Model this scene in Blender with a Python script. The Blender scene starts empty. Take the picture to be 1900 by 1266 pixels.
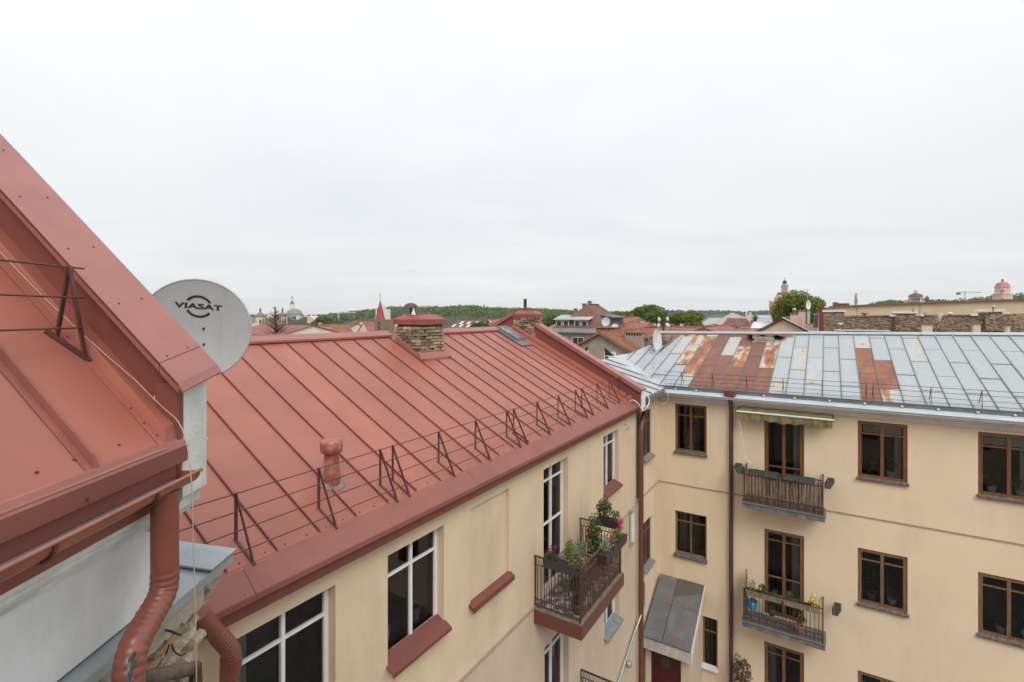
import bpy, math, random
from mathutils import Vector, Matrix, noise
R = math.radians
random.seed(7)
scene = bpy.context.scene
C = scene.collection
H = 14.2                      # camera height over the courtyard
FX = 934.0                    # focal length in photo pixels (photo 1900 px wide)

# ------------------------------------------------------------------ camera
cd = bpy.data.cameras.new('camera'); cam = bpy.data.objects.new('camera', cd); C.objects.link(cam)
cam.location = (0, 0, H); cam.rotation_euler = (R(90), 0, 0)
cd.sensor_width = 36; cd.lens = FX / 1900 * 36
cd.shift_y = -51 / 1900.0
cd.clip_start = 0.05; cd.clip_end = 9000
scene.camera = cam
# ------------------------------------------------------------------ world: overcast sky
SUN_EL, SUN_ROT = R(46), R(166)
w = bpy.data.worlds.new('World'); scene.world = w; w.use_nodes = True
nt = w.node_tree; nt.nodes.clear()
def N(nt, t, **k):
    n = nt.nodes.new(t)
    for a, b in k.items(): setattr(n, a, b)
    return n
sky = N(nt, 'ShaderNodeTexSky', sky_type='NISHITA', sun_disc=False)
sky.sun_elevation = SUN_EL; sky.sun_rotation = SUN_ROT
bg = N(nt, 'ShaderNodeBackground'); bg.inputs[1].default_value = 0.1
out = N(nt, 'ShaderNodeOutputWorld')
tc = N(nt, 'ShaderNodeTexCoord')
sep = N(nt, 'ShaderNodeSeparateXYZ'); nt.links.new(tc.outputs['Generated'], sep.inputs[0])
mx = N(nt, 'ShaderNodeMath', operation='MAXIMUM'); mx.inputs[1].default_value = 0.0; nt.links.new(sep.outputs[2], mx.inputs[0])
ad = N(nt, 'ShaderNodeMath', operation='ADD'); ad.inputs[1].default_value = 0.10; nt.links.new(mx.outputs[0], ad.inputs[0])
dx = N(nt, 'ShaderNodeMath', operation='DIVIDE'); nt.links.new(sep.outputs[0], dx.inputs[0]); nt.links.new(ad.outputs[0], dx.inputs[1])
dy = N(nt, 'ShaderNodeMath', operation='DIVIDE'); nt.links.new(sep.outputs[1], dy.inputs[0]); nt.links.new(ad.outputs[0], dy.inputs[1])
cx = N(nt, 'ShaderNodeCombineXYZ'); nt.links.new(dx.outputs[0], cx.inputs[0]); nt.links.new(dy.outputs[0], cx.inputs[1])
n1 = N(nt, 'ShaderNodeTexNoise'); n1.inputs['Scale'].default_value = 0.75; n1.inputs['Detail'].default_value = 7; n1.inputs['Roughness'].default_value = .55
n1.inputs['Distortion'].default_value = .5
mp = N(nt, 'ShaderNodeMapping'); mp.inputs['Rotation'].default_value = (0, 0, R(25)); mp.inputs['Scale'].default_value = (0.55, 0.8, 1)
nt.links.new(cx.outputs[0], mp.inputs[0]); nt.links.new(mp.outputs[0], n1.inputs[0])
rp = N(nt, 'ShaderNodeValToRGB'); nt.links.new(n1.outputs[0], rp.inputs[0])
rp.color_ramp.elements[0].position = .25; rp.color_ramp.elements[0].color = (.76, .79, .82, 1)
rp.color_ramp.elements[1].position = .75; rp.color_ramp.elements[1].color = (.93, .935, .94, 1)
# CIE-like overcast: gently brighter overhead
gr = N(nt, 'ShaderNodeMath', operation='MULTIPLY_ADD'); sq = N(nt, 'ShaderNodeMath', operation='POWER'); sq.inputs[1].default_value = 1.6
nt.links.new(mx.outputs[0], sq.inputs[0]); nt.links.new(sq.outputs[0], gr.inputs[0]); gr.inputs[1].default_value = 7.0; gr.inputs[2].default_value = 7.9
vm = N(nt, 'ShaderNodeVectorMath', operation='SCALE'); nt.links.new(rp.outputs[0], vm.inputs[0]); nt.links.new(gr.outputs[0], vm.inputs['Scale'])
mix = N(nt, 'ShaderNodeMix', data_type='RGBA'); mix.inputs[0].default_value = 0.93
nt.links.new(sky.outputs[0], mix.inputs[6]); nt.links.new(vm.outputs[0], mix.inputs[7])
nt.links.new(mix.outputs[2], bg.inputs[0]); nt.links.new(bg.outputs[0], out.inputs[0])
# sun: soft, overcast
sl = bpy.data.lights.new('sun', 'SUN'); sl.energy = 1.5; sl.angle = R(30); sl.color = (1, .965, .92)
so = bpy.data.objects.new('sun', sl); C.objects.link(so)
sd = Vector((math.sin(SUN_ROT) * math.cos(SUN_EL), math.cos(SUN_ROT) * math.cos(SUN_EL), math.sin(SUN_EL)))
so.rotation_euler = sd.to_track_quat('Z', 'Y').to_euler(); so.location = (0, -20, 60)
scene.render.engine = 'CYCLES'
scene.view_settings.view_transform = 'Standard'; scene.view_settings.look = 'None'
scene.view_settings.exposure = 0.35; scene.view_settings.gamma = 1
scene.view_settings.use_curve_mapping = False

# ------------------------------------------------------------------ materials
MATS = {}
def mat(name, c1, c2=None, scale=3.0, rough=.7, bump=0.0, bscale=40.0, metal=0.0, stretch=(1, 1, 1), lo=.35, hi=.65,
        dirt=None, dscale=.8, damt=.5, dstretch=(1, 1, 1), rnd=0.0, spec=.5, kind='noise', detail=6):
    if name in MATS: return MATS[name]
    m = bpy.data.materials.new(name); m.use_nodes = True; MATS[name] = m
    t = m.node_tree; b = t.nodes['Principled BSDF']
    b.inputs['Roughness'].default_value = rough; b.inputs['Metallic'].default_value = metal
    b.inputs['Specular IOR Level'].default_value = spec
    co = N(t, 'ShaderNodeTexCoord'); ma = N(t, 'ShaderNodeMapping'); ma.inputs['Scale'].default_value = stretch
    t.links.new(co.outputs['Object'], ma.inputs[0])
    if rnd:
        oi = N(t, 'ShaderNodeObjectInfo'); mm = N(t, 'ShaderNodeVectorMath', operation='SCALE'); mm.inputs[0].default_value = (7.3, 3.1, 5.7)
        t.links.new(oi.outputs['Random'], mm.inputs['Scale']); t.links.new(mm.outputs[0], ma.inputs['Location'])
    if kind == 'voronoi':
        nz = N(t, 'ShaderNodeTexVoronoi'); nz.inputs['Scale'].default_value = scale; o = nz.outputs['Color']
        sx = N(t, 'ShaderNodeSeparateXYZ'); t.links.new(o, sx.inputs[0]); fac = sx.outputs[0]
    else:
        nz = N(t, 'ShaderNodeTexNoise'); nz.inputs['Scale'].default_value = scale; nz.inputs['Detail'].default_value = detail; fac = nz.outputs[0]
    t.links.new(ma.outputs[0], nz.inputs['Vector'])
    rr = N(t, 'ShaderNodeValToRGB'); rr.color_ramp.elements[0].position = lo; rr.color_ramp.elements[1].position = hi
    c2 = c2 or tuple(x * .88 for x in c1)
    rr.color_ramp.elements[0].color = (*c2, 1); rr.color_ramp.elements[1].color = (*c1, 1)
    t.links.new(fac, rr.inputs[0]); col = rr.outputs[0]
    if dirt:
        m2 = N(t, 'ShaderNodeMapping'); m2.inputs['Scale'].default_value = dstretch; t.links.new(co.outputs['Object'], m2.inputs[0])
        if rnd: t.links.new(mm.outputs[0], m2.inputs['Location'])
        nd = N(t, 'ShaderNodeTexNoise'); nd.inputs['Scale'].default_value = dscale; nd.inputs['Detail'].default_value = 8; nd.inputs['Roughness'].default_value = .65
        t.links.new(m2.outputs[0], nd.inputs['Vector'])
        mr = N(t, 'ShaderNodeMapRange'); mr.inputs[1].default_value = .48; mr.inputs[2].default_value = .72; mr.inputs[3].default_value = 0; mr.inputs[4].default_value = damt
        t.links.new(nd.outputs[0], mr.inputs[0])
        mi = N(t, 'ShaderNodeMix', data_type='RGBA'); t.links.new(mr.outputs[0], mi.inputs[0]); t.links.new(col, mi.inputs[6]); mi.inputs[7].default_value = (*dirt, 1)
        col = mi.outputs[2]
    if rnd:
        hs = N(t, 'ShaderNodeHueSaturation'); mr2 = N(t, 'ShaderNodeMapRange'); mr2.inputs[3].default_value = 1 - rnd; mr2.inputs[4].default_value = 1 + rnd
        t.links.new(oi.outputs['Random'], mr2.inputs[0]); t.links.new(mr2.outputs[0], hs.inputs['Value']); t.links.new(col, hs.inputs['Color']); col = hs.outputs[0]
    t.links.new(col, b.inputs['Base Color'])
    if bump:
        bn = N(t, 'ShaderNodeTexNoise') if kind != 'voronoi' else N(t, 'ShaderNodeTexVoronoi')
        bn.inputs['Scale'].default_value = bscale
        t.links.new(ma.outputs[0], bn.inputs['Vector'])
        bp = N(t, 'ShaderNodeBump'); bp.inputs['Strength'].default_value = bump; bp.inputs['Distance'].default_value = .02
        t.links.new(bn.outputs[0], bp.inputs['Height']); t.links.new(bp.outputs[0], b.inputs['Normal'])
    return m

red = mat('red_painted_metal', (.335, .108, .072), (.29, .093, .063), 1.1, .47, .12, 2.2, dirt=(.23, .075, .055), dscale=1.2, damt=.38, dstretch=(1, 1, .6), rnd=.06, spec=.55)
red_a = mat('red_apron_sheet_shaded', (.245, .083, .064), (.215, .073, .056), 2, .5, .08, 4, dirt=(.17, .06, .048), dscale=2.5, damt=.5, spec=.45)  # darker than the roof red: steep eave faces' loss of skylight put into colour
seam_r = mat('red_seam_shaded', (.135, .038, .030), (.11, .032, .026), 4, .55)  # shadowed look of the standing seams put into the colour
pipe_d = mat('dark_brown_red_pipe', (.135, .042, .028), (.11, .036, .025), 6, .45)
red_d = mat('red_metal_trim', (.165, .050, .037), (.14, .043, .032), 4, .5, .05, 20, dirt=(.16, .05, .04), dscale=3, damt=.5, spec=.45)
red_c = mat('red_coping_metal', (.325, .113, .090), (.28, .098, .080), 2, .45, .1, 3, dirt=(.25, .085, .07), dscale=5, damt=.5, dstretch=(1, 1, .4), spec=.6)
pipe_red = mat('brown_red_pipe_paint', (.225, .066, .042), (.185, .053, .034), 6, .38, dirt=(.15, .05, .035), dscale=6, damt=.4, spec=.6)
guard_m = mat('dark_red_iron', (.105, .035, .028), (.075, .028, .022), 20, .5)
screw_m = mat('screw_head', (.06, .04, .035), None, 20, .5)
lead_d = mat('dark_joint_line', (.12, .035, .03), None, 20, .6)
terra = mat('terracotta_vent', (.33, .105, .065), (.23, .07, .045), 9, .35, .1, 20, dirt=(.5, .28, .2), dscale=9, damt=.5, spec=.6)
white_pl = mat('white_plaster', (.70, .71, .69), (.60, .61, .59), 5, .85, .25, 60, dirt=(.33, .33, .31), dscale=3, damt=.55, dstretch=(1, 1, .35))
white_wall = mat('white_grey_wall', (.74, .75, .74), (.67, .68, .67), 3, .85, .15, 50, dirt=(.38, .38, .36), dscale=2, damt=.45, dstretch=(1, 1, .4))
stuccoA = mat('cream_stucco', (.65, .51, .35), (.61, .475, .325), 1.5, .9, .3, 90, dirt=(.44, .33, .225), dscale=1.2, damt=.55, dstretch=(1, 1, .35))
stuccoA2 = mat('pale_cream_stucco', (.56, .455, .34), (.52, .425, .31), 1.2, .9, .3, 90, dirt=(.40, .31, .225), dscale=.8, damt=.6, dstretch=(1, 1, .35))
stuccoB = mat('warm_cream_stucco', (.735, .58, .405), (.70, .55, .38), 1.2, .9, .3, 70, dirt=(.50, .385, .265), dscale=.9, damt=.42, dstretch=(1, 1, .22))
groove = mat('stucco_groove', (.36, .275, .185), None, 8, .9)
zinc = mat('zinc_sheet', (.37, .40, .42), (.315, .345, .365), 2.5, .5, .1, 3, metal=.15, dirt=(.33, .33, .31), dscale=2.2, damt=.5, rnd=.09, spec=.5)
zinc_p = mat('pale_zinc_sheet', (.45, .46, .46), (.37, .38, .38), 2.5, .55, .1, 3, metal=.1, dirt=(.3, .29, .27), dscale=2.5, damt=.6, rnd=.08)
zinc_d = mat('dark_zinc_strip', (.17, .19, .20), (.13, .145, .155), 3, .5, metal=.2)
zinc_g = mat('grey_zinc_cap', (.34, .38, .40), (.28, .31, .33), 4, .4, .05, 8, metal=.25, dirt=(.22, .23, .23), dscale=5, damt=.5)
rust = mat('rusted_sheet', (.30, .088, .036), (.20, .055, .026), 3.2, .85, .3, 30, dirt=(.42, .155, .06), dscale=4, damt=.55, rnd=.12, dstretch=(1, 1, 1))
rust_b = mat('brown_rusted_sheet', (.175, .055, .036), (.12, .04, .028), 3, .85, .3, 30, dirt=(.25, .085, .045), dscale=3, damt=.5, rnd=.1)
rust_o = mat('orange_rusted_sheet', (.39, .125, .038), (.28, .08, .03), 4, .85, .3, 30, rnd=.08)
def rusty(name, amt, base=(.39, .40, .385), r1=(.40, .14, .045), r2=(.24, .07, .03), sc=2.6):
    m = bpy.data.materials.new(name); m.use_nodes = True; MATS[name] = m
    t = m.node_tree; b = t.nodes['Principled BSDF']; b.inputs['Roughness'].default_value = .7
    co = N(t, 'ShaderNodeTexCoord'); oi = N(t, 'ShaderNodeObjectInfo')
    vs = N(t, 'ShaderNodeVectorMath', operation='SCALE'); vs.inputs[0].default_value = (31, 17, 5); t.links.new(oi.outputs['Random'], vs.inputs['Scale'])
    va = N(t, 'ShaderNodeVectorMath', operation='ADD'); t.links.new(co.outputs['Object'], va.inputs[0]); t.links.new(vs.outputs[0], va.inputs[1])
    nz = N(t, 'ShaderNodeTexNoise'); nz.inputs['Scale'].default_value = sc; nz.inputs['Detail'].default_value = 9; nz.inputs['Roughness'].default_value = .62
    t.links.new(va.outputs[0], nz.inputs['Vector'])
    rr = N(t, 'ShaderNodeValToRGB'); e = rr.color_ramp.elements
    p = .60 - amt * .22
    e[0].position = p - .12; e[0].color = (*base, 1); e[1].position = p + .16; e[1].color = (*r2, 1)
    k = e.new(p); k.color = (.42, .33, .22, 1); k = e.new(p + .05); k.color = (*r1, 1)
    t.links.new(nz.outputs[0], rr.inputs[0]); t.links.new(rr.outputs[0], b.inputs['Base Color'])
    return m
rust1 = rusty('zinc_with_rust_stains', -.12); rust2 = rusty('zinc_half_rusted', .50); rust3 = rusty('zinc_mostly_rusted', .85)
rust_y = rusty('zinc_yellow_stained', .45, r1=(.52, .42, .2), r2=(.45, .3, .12))
corn = mat('grey_white_cornice', (.66, .63, .60), (.58, .55, .52), 4, .8, .1, 30, dirt=(.3, .27, .24), dscale=2, damt=.5)
sheet_l = mat('light_eave_sheet', (.50, .54, .56), (.43, .47, .49), 2, .45, metal=.2)
white_f = mat('white_window_frame', (.74, .73, .73), (.68, .67, .67), 6, .45)
brown_f = mat('brown_window_frame', (.20, .078, .030), (.14, .052, .02), 14, .42, dirt=(.10, .04, .018), dscale=8, damt=.5, stretch=(1, 1, .2))
brown_f2 = mat('faded_brown_window_frame', (.20, .105, .05), (.13, .065, .03), 14, .55, stretch=(1, 1, .2))
sill_w = mat('worn_sill', (.11, .085, .068), (.065, .05, .04), 10, .7, .2, 40, dirt=(.26, .24, .22), dscale=14, damt=.7)
sill_g = mat('grey_sill', (.20, .22, .23), (.15, .165, .17), 8, .5)
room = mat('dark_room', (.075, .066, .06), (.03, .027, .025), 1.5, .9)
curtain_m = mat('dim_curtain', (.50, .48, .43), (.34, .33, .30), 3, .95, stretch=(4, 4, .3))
blind = mat('pale_blind', (.55, .55, .47), None, 8, .8)
iron = mat('brown_iron_railing', (.085, .034, .024), (.055, .024, .018), 12, .5, dirt=(.16, .07, .04), dscale=14, damt=.5)
iron_k = mat('black_iron_railing', (.022, .02, .02), (.03, .027, .025), 12, .5)
slab_red = mat('red_brown_slab_face', (.145, .045, .033), (.12, .038, .028), 4, .6, dirt=(.13, .04, .03), dscale=3, damt=.5)
conc = mat('mossy_concrete', (.17, .155, .13), (.09, .085, .07), 9, .9, .4, 40, dirt=(.28, .27, .24), dscale=12, damt=.6)
tile_fl = mat('patterned_balcony_floor', (.42, .40, .39), (.10, .09, .09), 9, .6, kind='voronoi')
wood_w = mat('weathered_wood', (.26, .185, .12), (.11, .07, .045), 5, .85, .3, 30, stretch=(6, 6, .8), dirt=(.42, .36, .29), dscale=5, damt=.6, dstretch=(4, 4, .7), rnd=.25)
wood_g = mat('grey_wood', (.24, .23, .20), (.13, .125, .11), 7, .8, .2, 30, stretch=(4, 4, .8), rnd=.1)
plast_d = mat('dark_planter', (.045, .038, .04), (.035, .03, .032), 10, .5)
plast_g = mat('grey_green_planter', (.09, .10, .095), (.05, .055, .05), 10, .6)
brick_m = mat('old_yellow_brick', (.42, .33, .20), (.22, .16, .10), 8, .9, .5, 40, dirt=(.05, .04, .032), dscale=1.6, damt=1.0, rnd=.55)
mortar = mat('dark_mortar', (.10, .085, .065), (.05, .042, .035), 12, .95, .5, 50)
rubble = mat('rubble_masonry', (.50, .42, .33), (.28, .22, .16), 7, .95, .8, 16, dirt=(.10, .075, .055), dscale=3.2, damt=.8)
stone_m = mat('rubble_stone', (.50, .41, .31), (.30, .22, .15), 9, .95, .5, 30, dirt=(.12, .08, .055), dscale=6, damt=.6, rnd=.3)
ochre = mat('ochre_plaster_patch', (.42, .27, .14), (.33, .2, .1), 8, .95, .3, 30)
plaster_o = mat('old_lime_plaster', (.42, .36, .29), (.30, .25, .19), 5, .95, .4, 40, dirt=(.16, .13, .10), dscale=5, damt=.6)
plast_sheet = mat('dusty_plastic_sheet', (.17, .18, .20), (.07, .075, .085), 14, .4)
old_pipe = mat('old_brown_beam', (.075, .042, .03), (.045, .028, .022), 6, .6, dirt=(.3, .27, .24), dscale=6, damt=.4)
dish_m = mat('dish_grey', (.43, .44, .43), (.39, .40, .39), 3, .45, dirt=(.27, .27, .255), dscale=2.5, damt=.45, dstretch=(3, 3, .35), spec=.4)
dish_w = mat('dish_white', (.62, .63, .63), None, 3, .5)
black = mat('black_print', (.02, .02, .022), None, 3, .6)
steel = mat('galvanised_steel', (.42, .43, .43), None, 8, .4, metal=.6)
cable_w = mat('cream_cable', (.42, .32, .23), None, 8, .6)
cable_p = mat('white_cable', (.62, .60, .57), None, 8, .6)
olive = mat('olive_awning_fabric', (.20, .165, .055), (.14, .115, .04), 5, .9, .1, 30, dirt=(.12, .10, .04), dscale=4, damt=.6)
door_red = mat('dark_red_door', (.075, .008, .008), (.055, .006, .006), 6, .45)
asph = mat('courtyard_paving', (.20, .19, .18), (.14, .13, .12), 2, .9, .3, 12)
land = mat('far_ground', (.09, .10, .055), (.13, .10, .075), .02, .95)
forest_g = mat('forest_floor', (.018, .03, .016), (.025, .038, .018), .02, .95)
roof_t = mat('orange_tile_roof', (.30, .115, .068), (.19, .072, .046), 1.3, .85, .7, 4, dirt=(.36, .19, .12), dscale=.9, damt=.6, rnd=.12)
roof_b = mat('brown_tile_roof', (.15, .068, .048), (.105, .05, .038), 1.5, .85, .6, 4, dirt=(.22, .11, .07), dscale=1, damt=.5, rnd=.12)
roof_r = mat('red_metal_roof', (.27, .07, .05), (.22, .055, .042), 1, .6, rnd=.1)
roof_g = mat('grey_metal_roof', (.36, .37, .37), (.29, .30, .30), .8, .6, rnd=.1)
roof_s = mat('slate_roof', (.10, .11, .125), (.075, .082, .09), .8, .6)
roof_w = mat('white_roof', (.66, .68, .70), None, .8, .6)
wall_t = mat('tan_render', (.62, .48, .325), (.58, .445, .30), .5, .9, dirt=(.40, .29, .18), dscale=.3, damt=.4)
wall_c = mat('cream_render', (.68, .55, .41), (.63, .50, .37), .6, .9, rnd=.06)
wall_p = mat('pink_render', (.52, .29, .25), (.48, .25, .21), .4, .9)
wall_pp = mat('pale_pink_render', (.60, .45, .40), (.56, .41, .36), .4, .9)
wall_w = mat('offwhite_render', (.72, .68, .60), (.64, .59, .51), .4, .9, dirt=(.42, .34, .26), dscale=.4, damt=.5, rnd=.08)
wall_g = mat('grey_tan_roughcast', (.34, .29, .235), (.29, .245, .195), 2, .95, .3, 20)
brick_far = mat('far_brick', (.27, .15, .10), (.19, .105, .07), 2.5, .9, .4, 10, rnd=.1)
stone_far = mat('far_rubble_brick', (.30, .215, .145), (.13, .09, .06), 6.5, .95, .9, 6, kind='voronoi', stretch=(1, 1, 2.2), dirt=(.31, .22, .14), dscale=.8, damt=.6)
gilt = mat('aged_copper_dome', (.10, .06, .05), None, 2, .5)
pink_dome = mat('pink_red_dome', (.48, .16, .14), None, 1, .6)
green_dome = mat('green_grey_dome', (.21, .235, .21), (.165, .185, .17), 1, .6)
bark = mat('bark', (.07, .055, .04), (.045, .035, .028), 8, .95)
def leafmat(name, c, v=.35):
    m = bpy.data.materials.new(name); m.use_nodes = True; MATS[name] = m
    t = m.node_tree; b = t.nodes['Principled BSDF']; b.inputs['Roughness'].default_value = .6; b.inputs['Specular IOR Level'].default_value = .25
    co = N(t, 'ShaderNodeNewGeometry')
    hs = N(t, 'ShaderNodeHueSaturation'); hs.inputs['Color'].default_value = (*c, 1)
    mr = N(t, 'ShaderNodeMapRange'); mr.inputs[3].default_value = 1 - v; mr.inputs[4].default_value = 1 + v
    t.links.new(co.outputs['Random Per Island'], mr.inputs[0]); t.links.new(mr.outputs[0], hs.inputs['Value'])
    mr2 = N(t, 'ShaderNodeMapRange'); mr2.inputs[3].default_value = .475; mr2.inputs[4].default_value = .515
    t.links.new(co.outputs['Random Per Island'], mr2.inputs[0]); t.links.new(mr2.outputs[0], hs.inputs['Hue'])
    t.links.new(hs.outputs[0], b.inputs['Base Color'])
    tr = N(t, 'ShaderNodeBsdfTranslucent'); t.links.new(hs.outputs[0], tr.inputs[0])
    ms = N(t, 'ShaderNodeMixShader'); ms.inputs[0].default_value = .3
    t.links.new(b.outputs[0], ms.inputs[1]); t.links.new(tr.outputs[0], ms.inputs[2])
    t.links.new(ms.outputs[0], t.nodes['Material Output'].inputs[0])
    return m
leaf = leafmat('leaf_green', (.12, .155, .035)); leaf_y = leafmat('leaf_yellow_green', (.17, .20, .035)); leaf_d = leafmat('leaf_dark_green', (.075, .11, .032))
leaf_f = leafmat('forest_leaves', (.105, .15, .04), .45); leaf_far = leafmat('far_forest_leaves', (.03, .045, .045), .2)
leaf_br = leafmat('leaf_brown', (.13, .085, .05)); pet_p = leafmat('purple_petals', (.20, .02, .13)); pet_k = leafmat('pink_petals', (.65, .06, .18))
pet_s = leafmat('pale_pink_petals', (.55, .25, .22)); pet_y = leafmat('yellow_petals', (.68, .60, .10)); leaf_s = leafmat('silver_green_leaves', (.20, .25, .16))
pet_m = leafmat('magenta_petals', (.38, .12, .30))
blue_p = mat('blue_pot', (.02, .25, .50), None, 5, .4); white_p = mat('white_pot', (.62, .62, .60), None, 5, .5); clay_p = mat('clay_pot', (.36, .16, .09), None, 5, .7)
# window glass: lets the dark room show, reflects the court
gm = bpy.data.materials.new('window_glass'); gm.use_nodes = True; t = gm.node_tree
t.nodes.remove(t.nodes['Principled BSDF'])
trn = N(t, 'ShaderNodeBsdfTransparent'); trn.inputs[0].default_value = (.62, .64, .63, 1)
gl = N(t, 'ShaderNodeBsdfGlossy'); gl.inputs['Roughness'].default_value = .015
fr = N(t, 'ShaderNodeFresnel'); fr.inputs[0].default_value = 1.55
ms = N(t, 'ShaderNodeMixShader'); t.links.new(fr.outputs[0], ms.inputs[0]); t.links.new(trn.outputs[0], ms.inputs[1]); t.links.new(gl.outputs[0], ms.inputs[2])
t.links.new(ms.outputs[0], t.nodes['Material Output'].inputs[0]); glass = gm
glass_f = mat('far_window_glass', (.03, .035, .04), None, 2, .12)

# ------------------------------------------------------------------ geometry helpers
UX, UY = .531, .847           # u axis (along the red-roofed house), v axis to the right
def P(u, v, z): return Vector((UX * u + UY * v, UY * u - UX * v, z + H))
def at(px, py, Y): return Vector(((px - 950) / FX * Y, Y, H - (py - 582) / FX * Y))
def uv_at(px, t):
    a = (px - 950) / FX
    return (UX * a + UY) * t, (UY * a - UX) * t
def zr(py, t): return -(py - 582) / FX * t
def FA(s, d, z): return P(s, -5.2 + d, z)          # facade of the red-roofed house (s = u, d = outward)
def FB(s, d, z): return P(18.4 - d, s, z)          # facade of the zinc-roofed house (s = v, d = outward)

class MB:
    def __init__(s): s.v = []; s.f = []; s.sm = []
    def add(s, vs, fs, smooth=False):
        o = len(s.v); s.v += [tuple(p) for p in vs]; s.f += [tuple(i + o for i in f) for f in fs]; s.sm += [smooth] * len(fs); return s
    def quad(s, a, b, c, d): return s.add([a, b, c, d], [(0, 1, 2, 3)])
    def poly(s, pts): return s.add(pts, [tuple(range(len(pts)))])
    def hexa(s, p):           # p: 4 bottom + 4 top
        return s.add(p, [(3, 2, 1, 0), (4, 5, 6, 7), (0, 1, 5, 4), (1, 2, 6, 5), (2, 3, 7, 6), (3, 0, 4, 7)])
    def fbox(s, F, a0, a1, b0, b1, z0, z1):
        return s.hexa([F(a0, b0, z0), F(a1, b0, z0), F(a1, b1, z0), F(a0, b1, z0), F(a0, b0, z1), F(a1, b0, z1), F(a1, b1, z1), F(a0, b1, z1)])
    def prism(s, pts, off):   # extrude polygon by vector
        n = len(pts); off = Vector(off); q = [Vector(p) + off for p in pts]
        return s.add(list(pts) + q, [tuple(range(n))[::-1], tuple(range(n, 2 * n))] + [(i, (i + 1) % n, n + (i + 1) % n, n + i) for i in range(n)])
    def tube(s, pts, r, n=8, cap=True):
        pts = [Vector(p) for p in pts]; rs = r if isinstance(r, (list, tuple)) else [r] * len(pts)
        T = []
        for i in range(len(pts)):
            a = pts[max(i - 1, 0)]; b = pts[min(i + 1, len(pts) - 1)]; T.append((b - a).normalized())
        up = Vector((0, 0, 1)) if abs(T[0].z) < .9 else Vector((1, 0, 0))
        X = T[0].cross(up).normalized(); vs = []
        for i, p in enumerate(pts):
            X = (X - T[i] * X.dot(T[i])).normalized(); Yv = T[i].cross(X)
            for k in range(n):
                a = 2 * math.pi * k / n; vs.append(p + (X * math.cos(a) + Yv * math.sin(a)) * rs[i])
        fs = [(i * n + k, i * n + (k + 1) % n, (i + 1) * n + (k + 1) % n, (i + 1) * n + k) for i in range(len(pts) - 1) for k in range(n)]
        s.add(vs, fs, n > 5)
        if cap: s.add([vs[k] for k in range(n)], [tuple(range(n))[::-1]]); s.add(vs[-n:], [tuple(range(n))])
        return s
    def bar(s, a, b, w, h=None, up=(0, 0, 1)):
        a = Vector(a); b = Vector(b); h = h or w; d = (b - a).normalized(); up = Vector(up)
        if abs(d.dot(up)) > .98: up = Vector((UX, UY, 0))
        x = d.cross(up).normalized() * w / 2; y = x.cross(d).normalized() * h / 2
        return s.hexa([a - x - y, a + x - y, b + x - y, b - x - y, a - x + y, a + x + y, b + x + y, b - x + y])
    def lathe(s, c, prof, n=12, axis=None):   # prof: (r, z)
        c = Vector(c); vs = []
        for r, z in prof:
            for k in range(n):
                a = 2 * math.pi * k / n; vs.append(c + Vector((r * math.cos(a), r * math.sin(a), z)))
        m = len(prof)
        fs = [(i * n + k, i * n + (k + 1) % n, (i + 1) * n + (k + 1) % n, (i + 1) * n + k) for i in range(m - 1) for k in range(n)]
        s.add(vs, fs, n > 8)
        if prof[0][0] > .001: s.add(vs[:n], [tuple(range(n))[::-1]])
        if prof[-1][0] > .001: s.add(vs[-n:], [tuple(range(n))])
        return s
    def ring(s, c, r, w, X, Y, n=12):
        pts = [Vector(c) + Vector(X) * r * math.cos(2 * math.pi * k / n) + Vector(Y) * r * math.sin(2 * math.pi * k / n) for k in range(n)]
        return s.tube(pts + [pts[0]], w, 5, False)
    def leaves(s, c, rad, n, size, flat=0.0, shell=.35):
        c = Vector(c); rad = Vector(rad) if not isinstance(rad, (int, float)) else Vector((rad, rad, rad))
        for _ in range(n):
            d = Vector((random.gauss(0, 1), random.gauss(0, 1), random.gauss(0, 1))).normalized() * (shell + (1 - shell) * random.random() ** .5)
            p = c + Vector((d.x * rad.x, d.y * rad.y, d.z * rad.z)); s.leafq(p, size)
        return s
    def leafq(s, p, size):
        a = Vector((random.gauss(0, 1), random.gauss(0, 1), random.gauss(0, 1))).normalized()
        b = a.cross(Vector((random.gauss(0, 1), random.gauss(0, 1), random.gauss(0, 1)))).normalized()
        k = size * random.uniform(.6, 1.3) / 2
        s.add([p - a * k, p - b * k * .6, p + a * k, p + b * k * .6], [(0, 1, 2, 3)])
    def mesh(s, name, m, base=Vector((0, 0, 0))):
        me = bpy.data.meshes.new(name)
        me.from_pydata([(x - base[0], y - base[1], z - base[2]) for x, y, z in s.v], [], s.f)
        me.polygons.foreach_set('use_smooth', s.sm)
        if m: me.materials.append(m)
        me.update(); return me

def obj(name, mb, m, parent=None, label=None, smooth=None, kind=None):
    base = Vector((0, 0, 0)); p = parent
    if parent is not None:
        while p.parent is not None: p = p.parent
        base = Vector(p['_b'])
        base = base if p is parent or True else base
    o = bpy.data.objects.new(name, mb.mesh(name, m, base)); C.objects.link(o)
    if parent is not None: o.parent = parent
    if label: o['label'] = label
    if kind: o['kind'] = kind
    return o
def piece(name, me, parent, M, label=None):        # alike piece sharing mesh data; M world matrix
    p = parent
    while p.parent is not None: p = p.parent
    o = bpy.data.objects.new(name, me); C.objects.link(o); o.parent = parent
    o.matrix_local = Matrix.Translation(-Vector(p['_b'])) @ M
    if label: o['label'] = label
    return o
def thing(name, label, cat, base, group=None):
    o = bpy.data.objects.new(name, None); C.objects.link(o); o.location = base; o['_b'] = tuple(base)
    o.empty_display_size = .2
    o['label'] = label; o['category'] = cat
    if group: o['group'] = group
    return o
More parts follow.
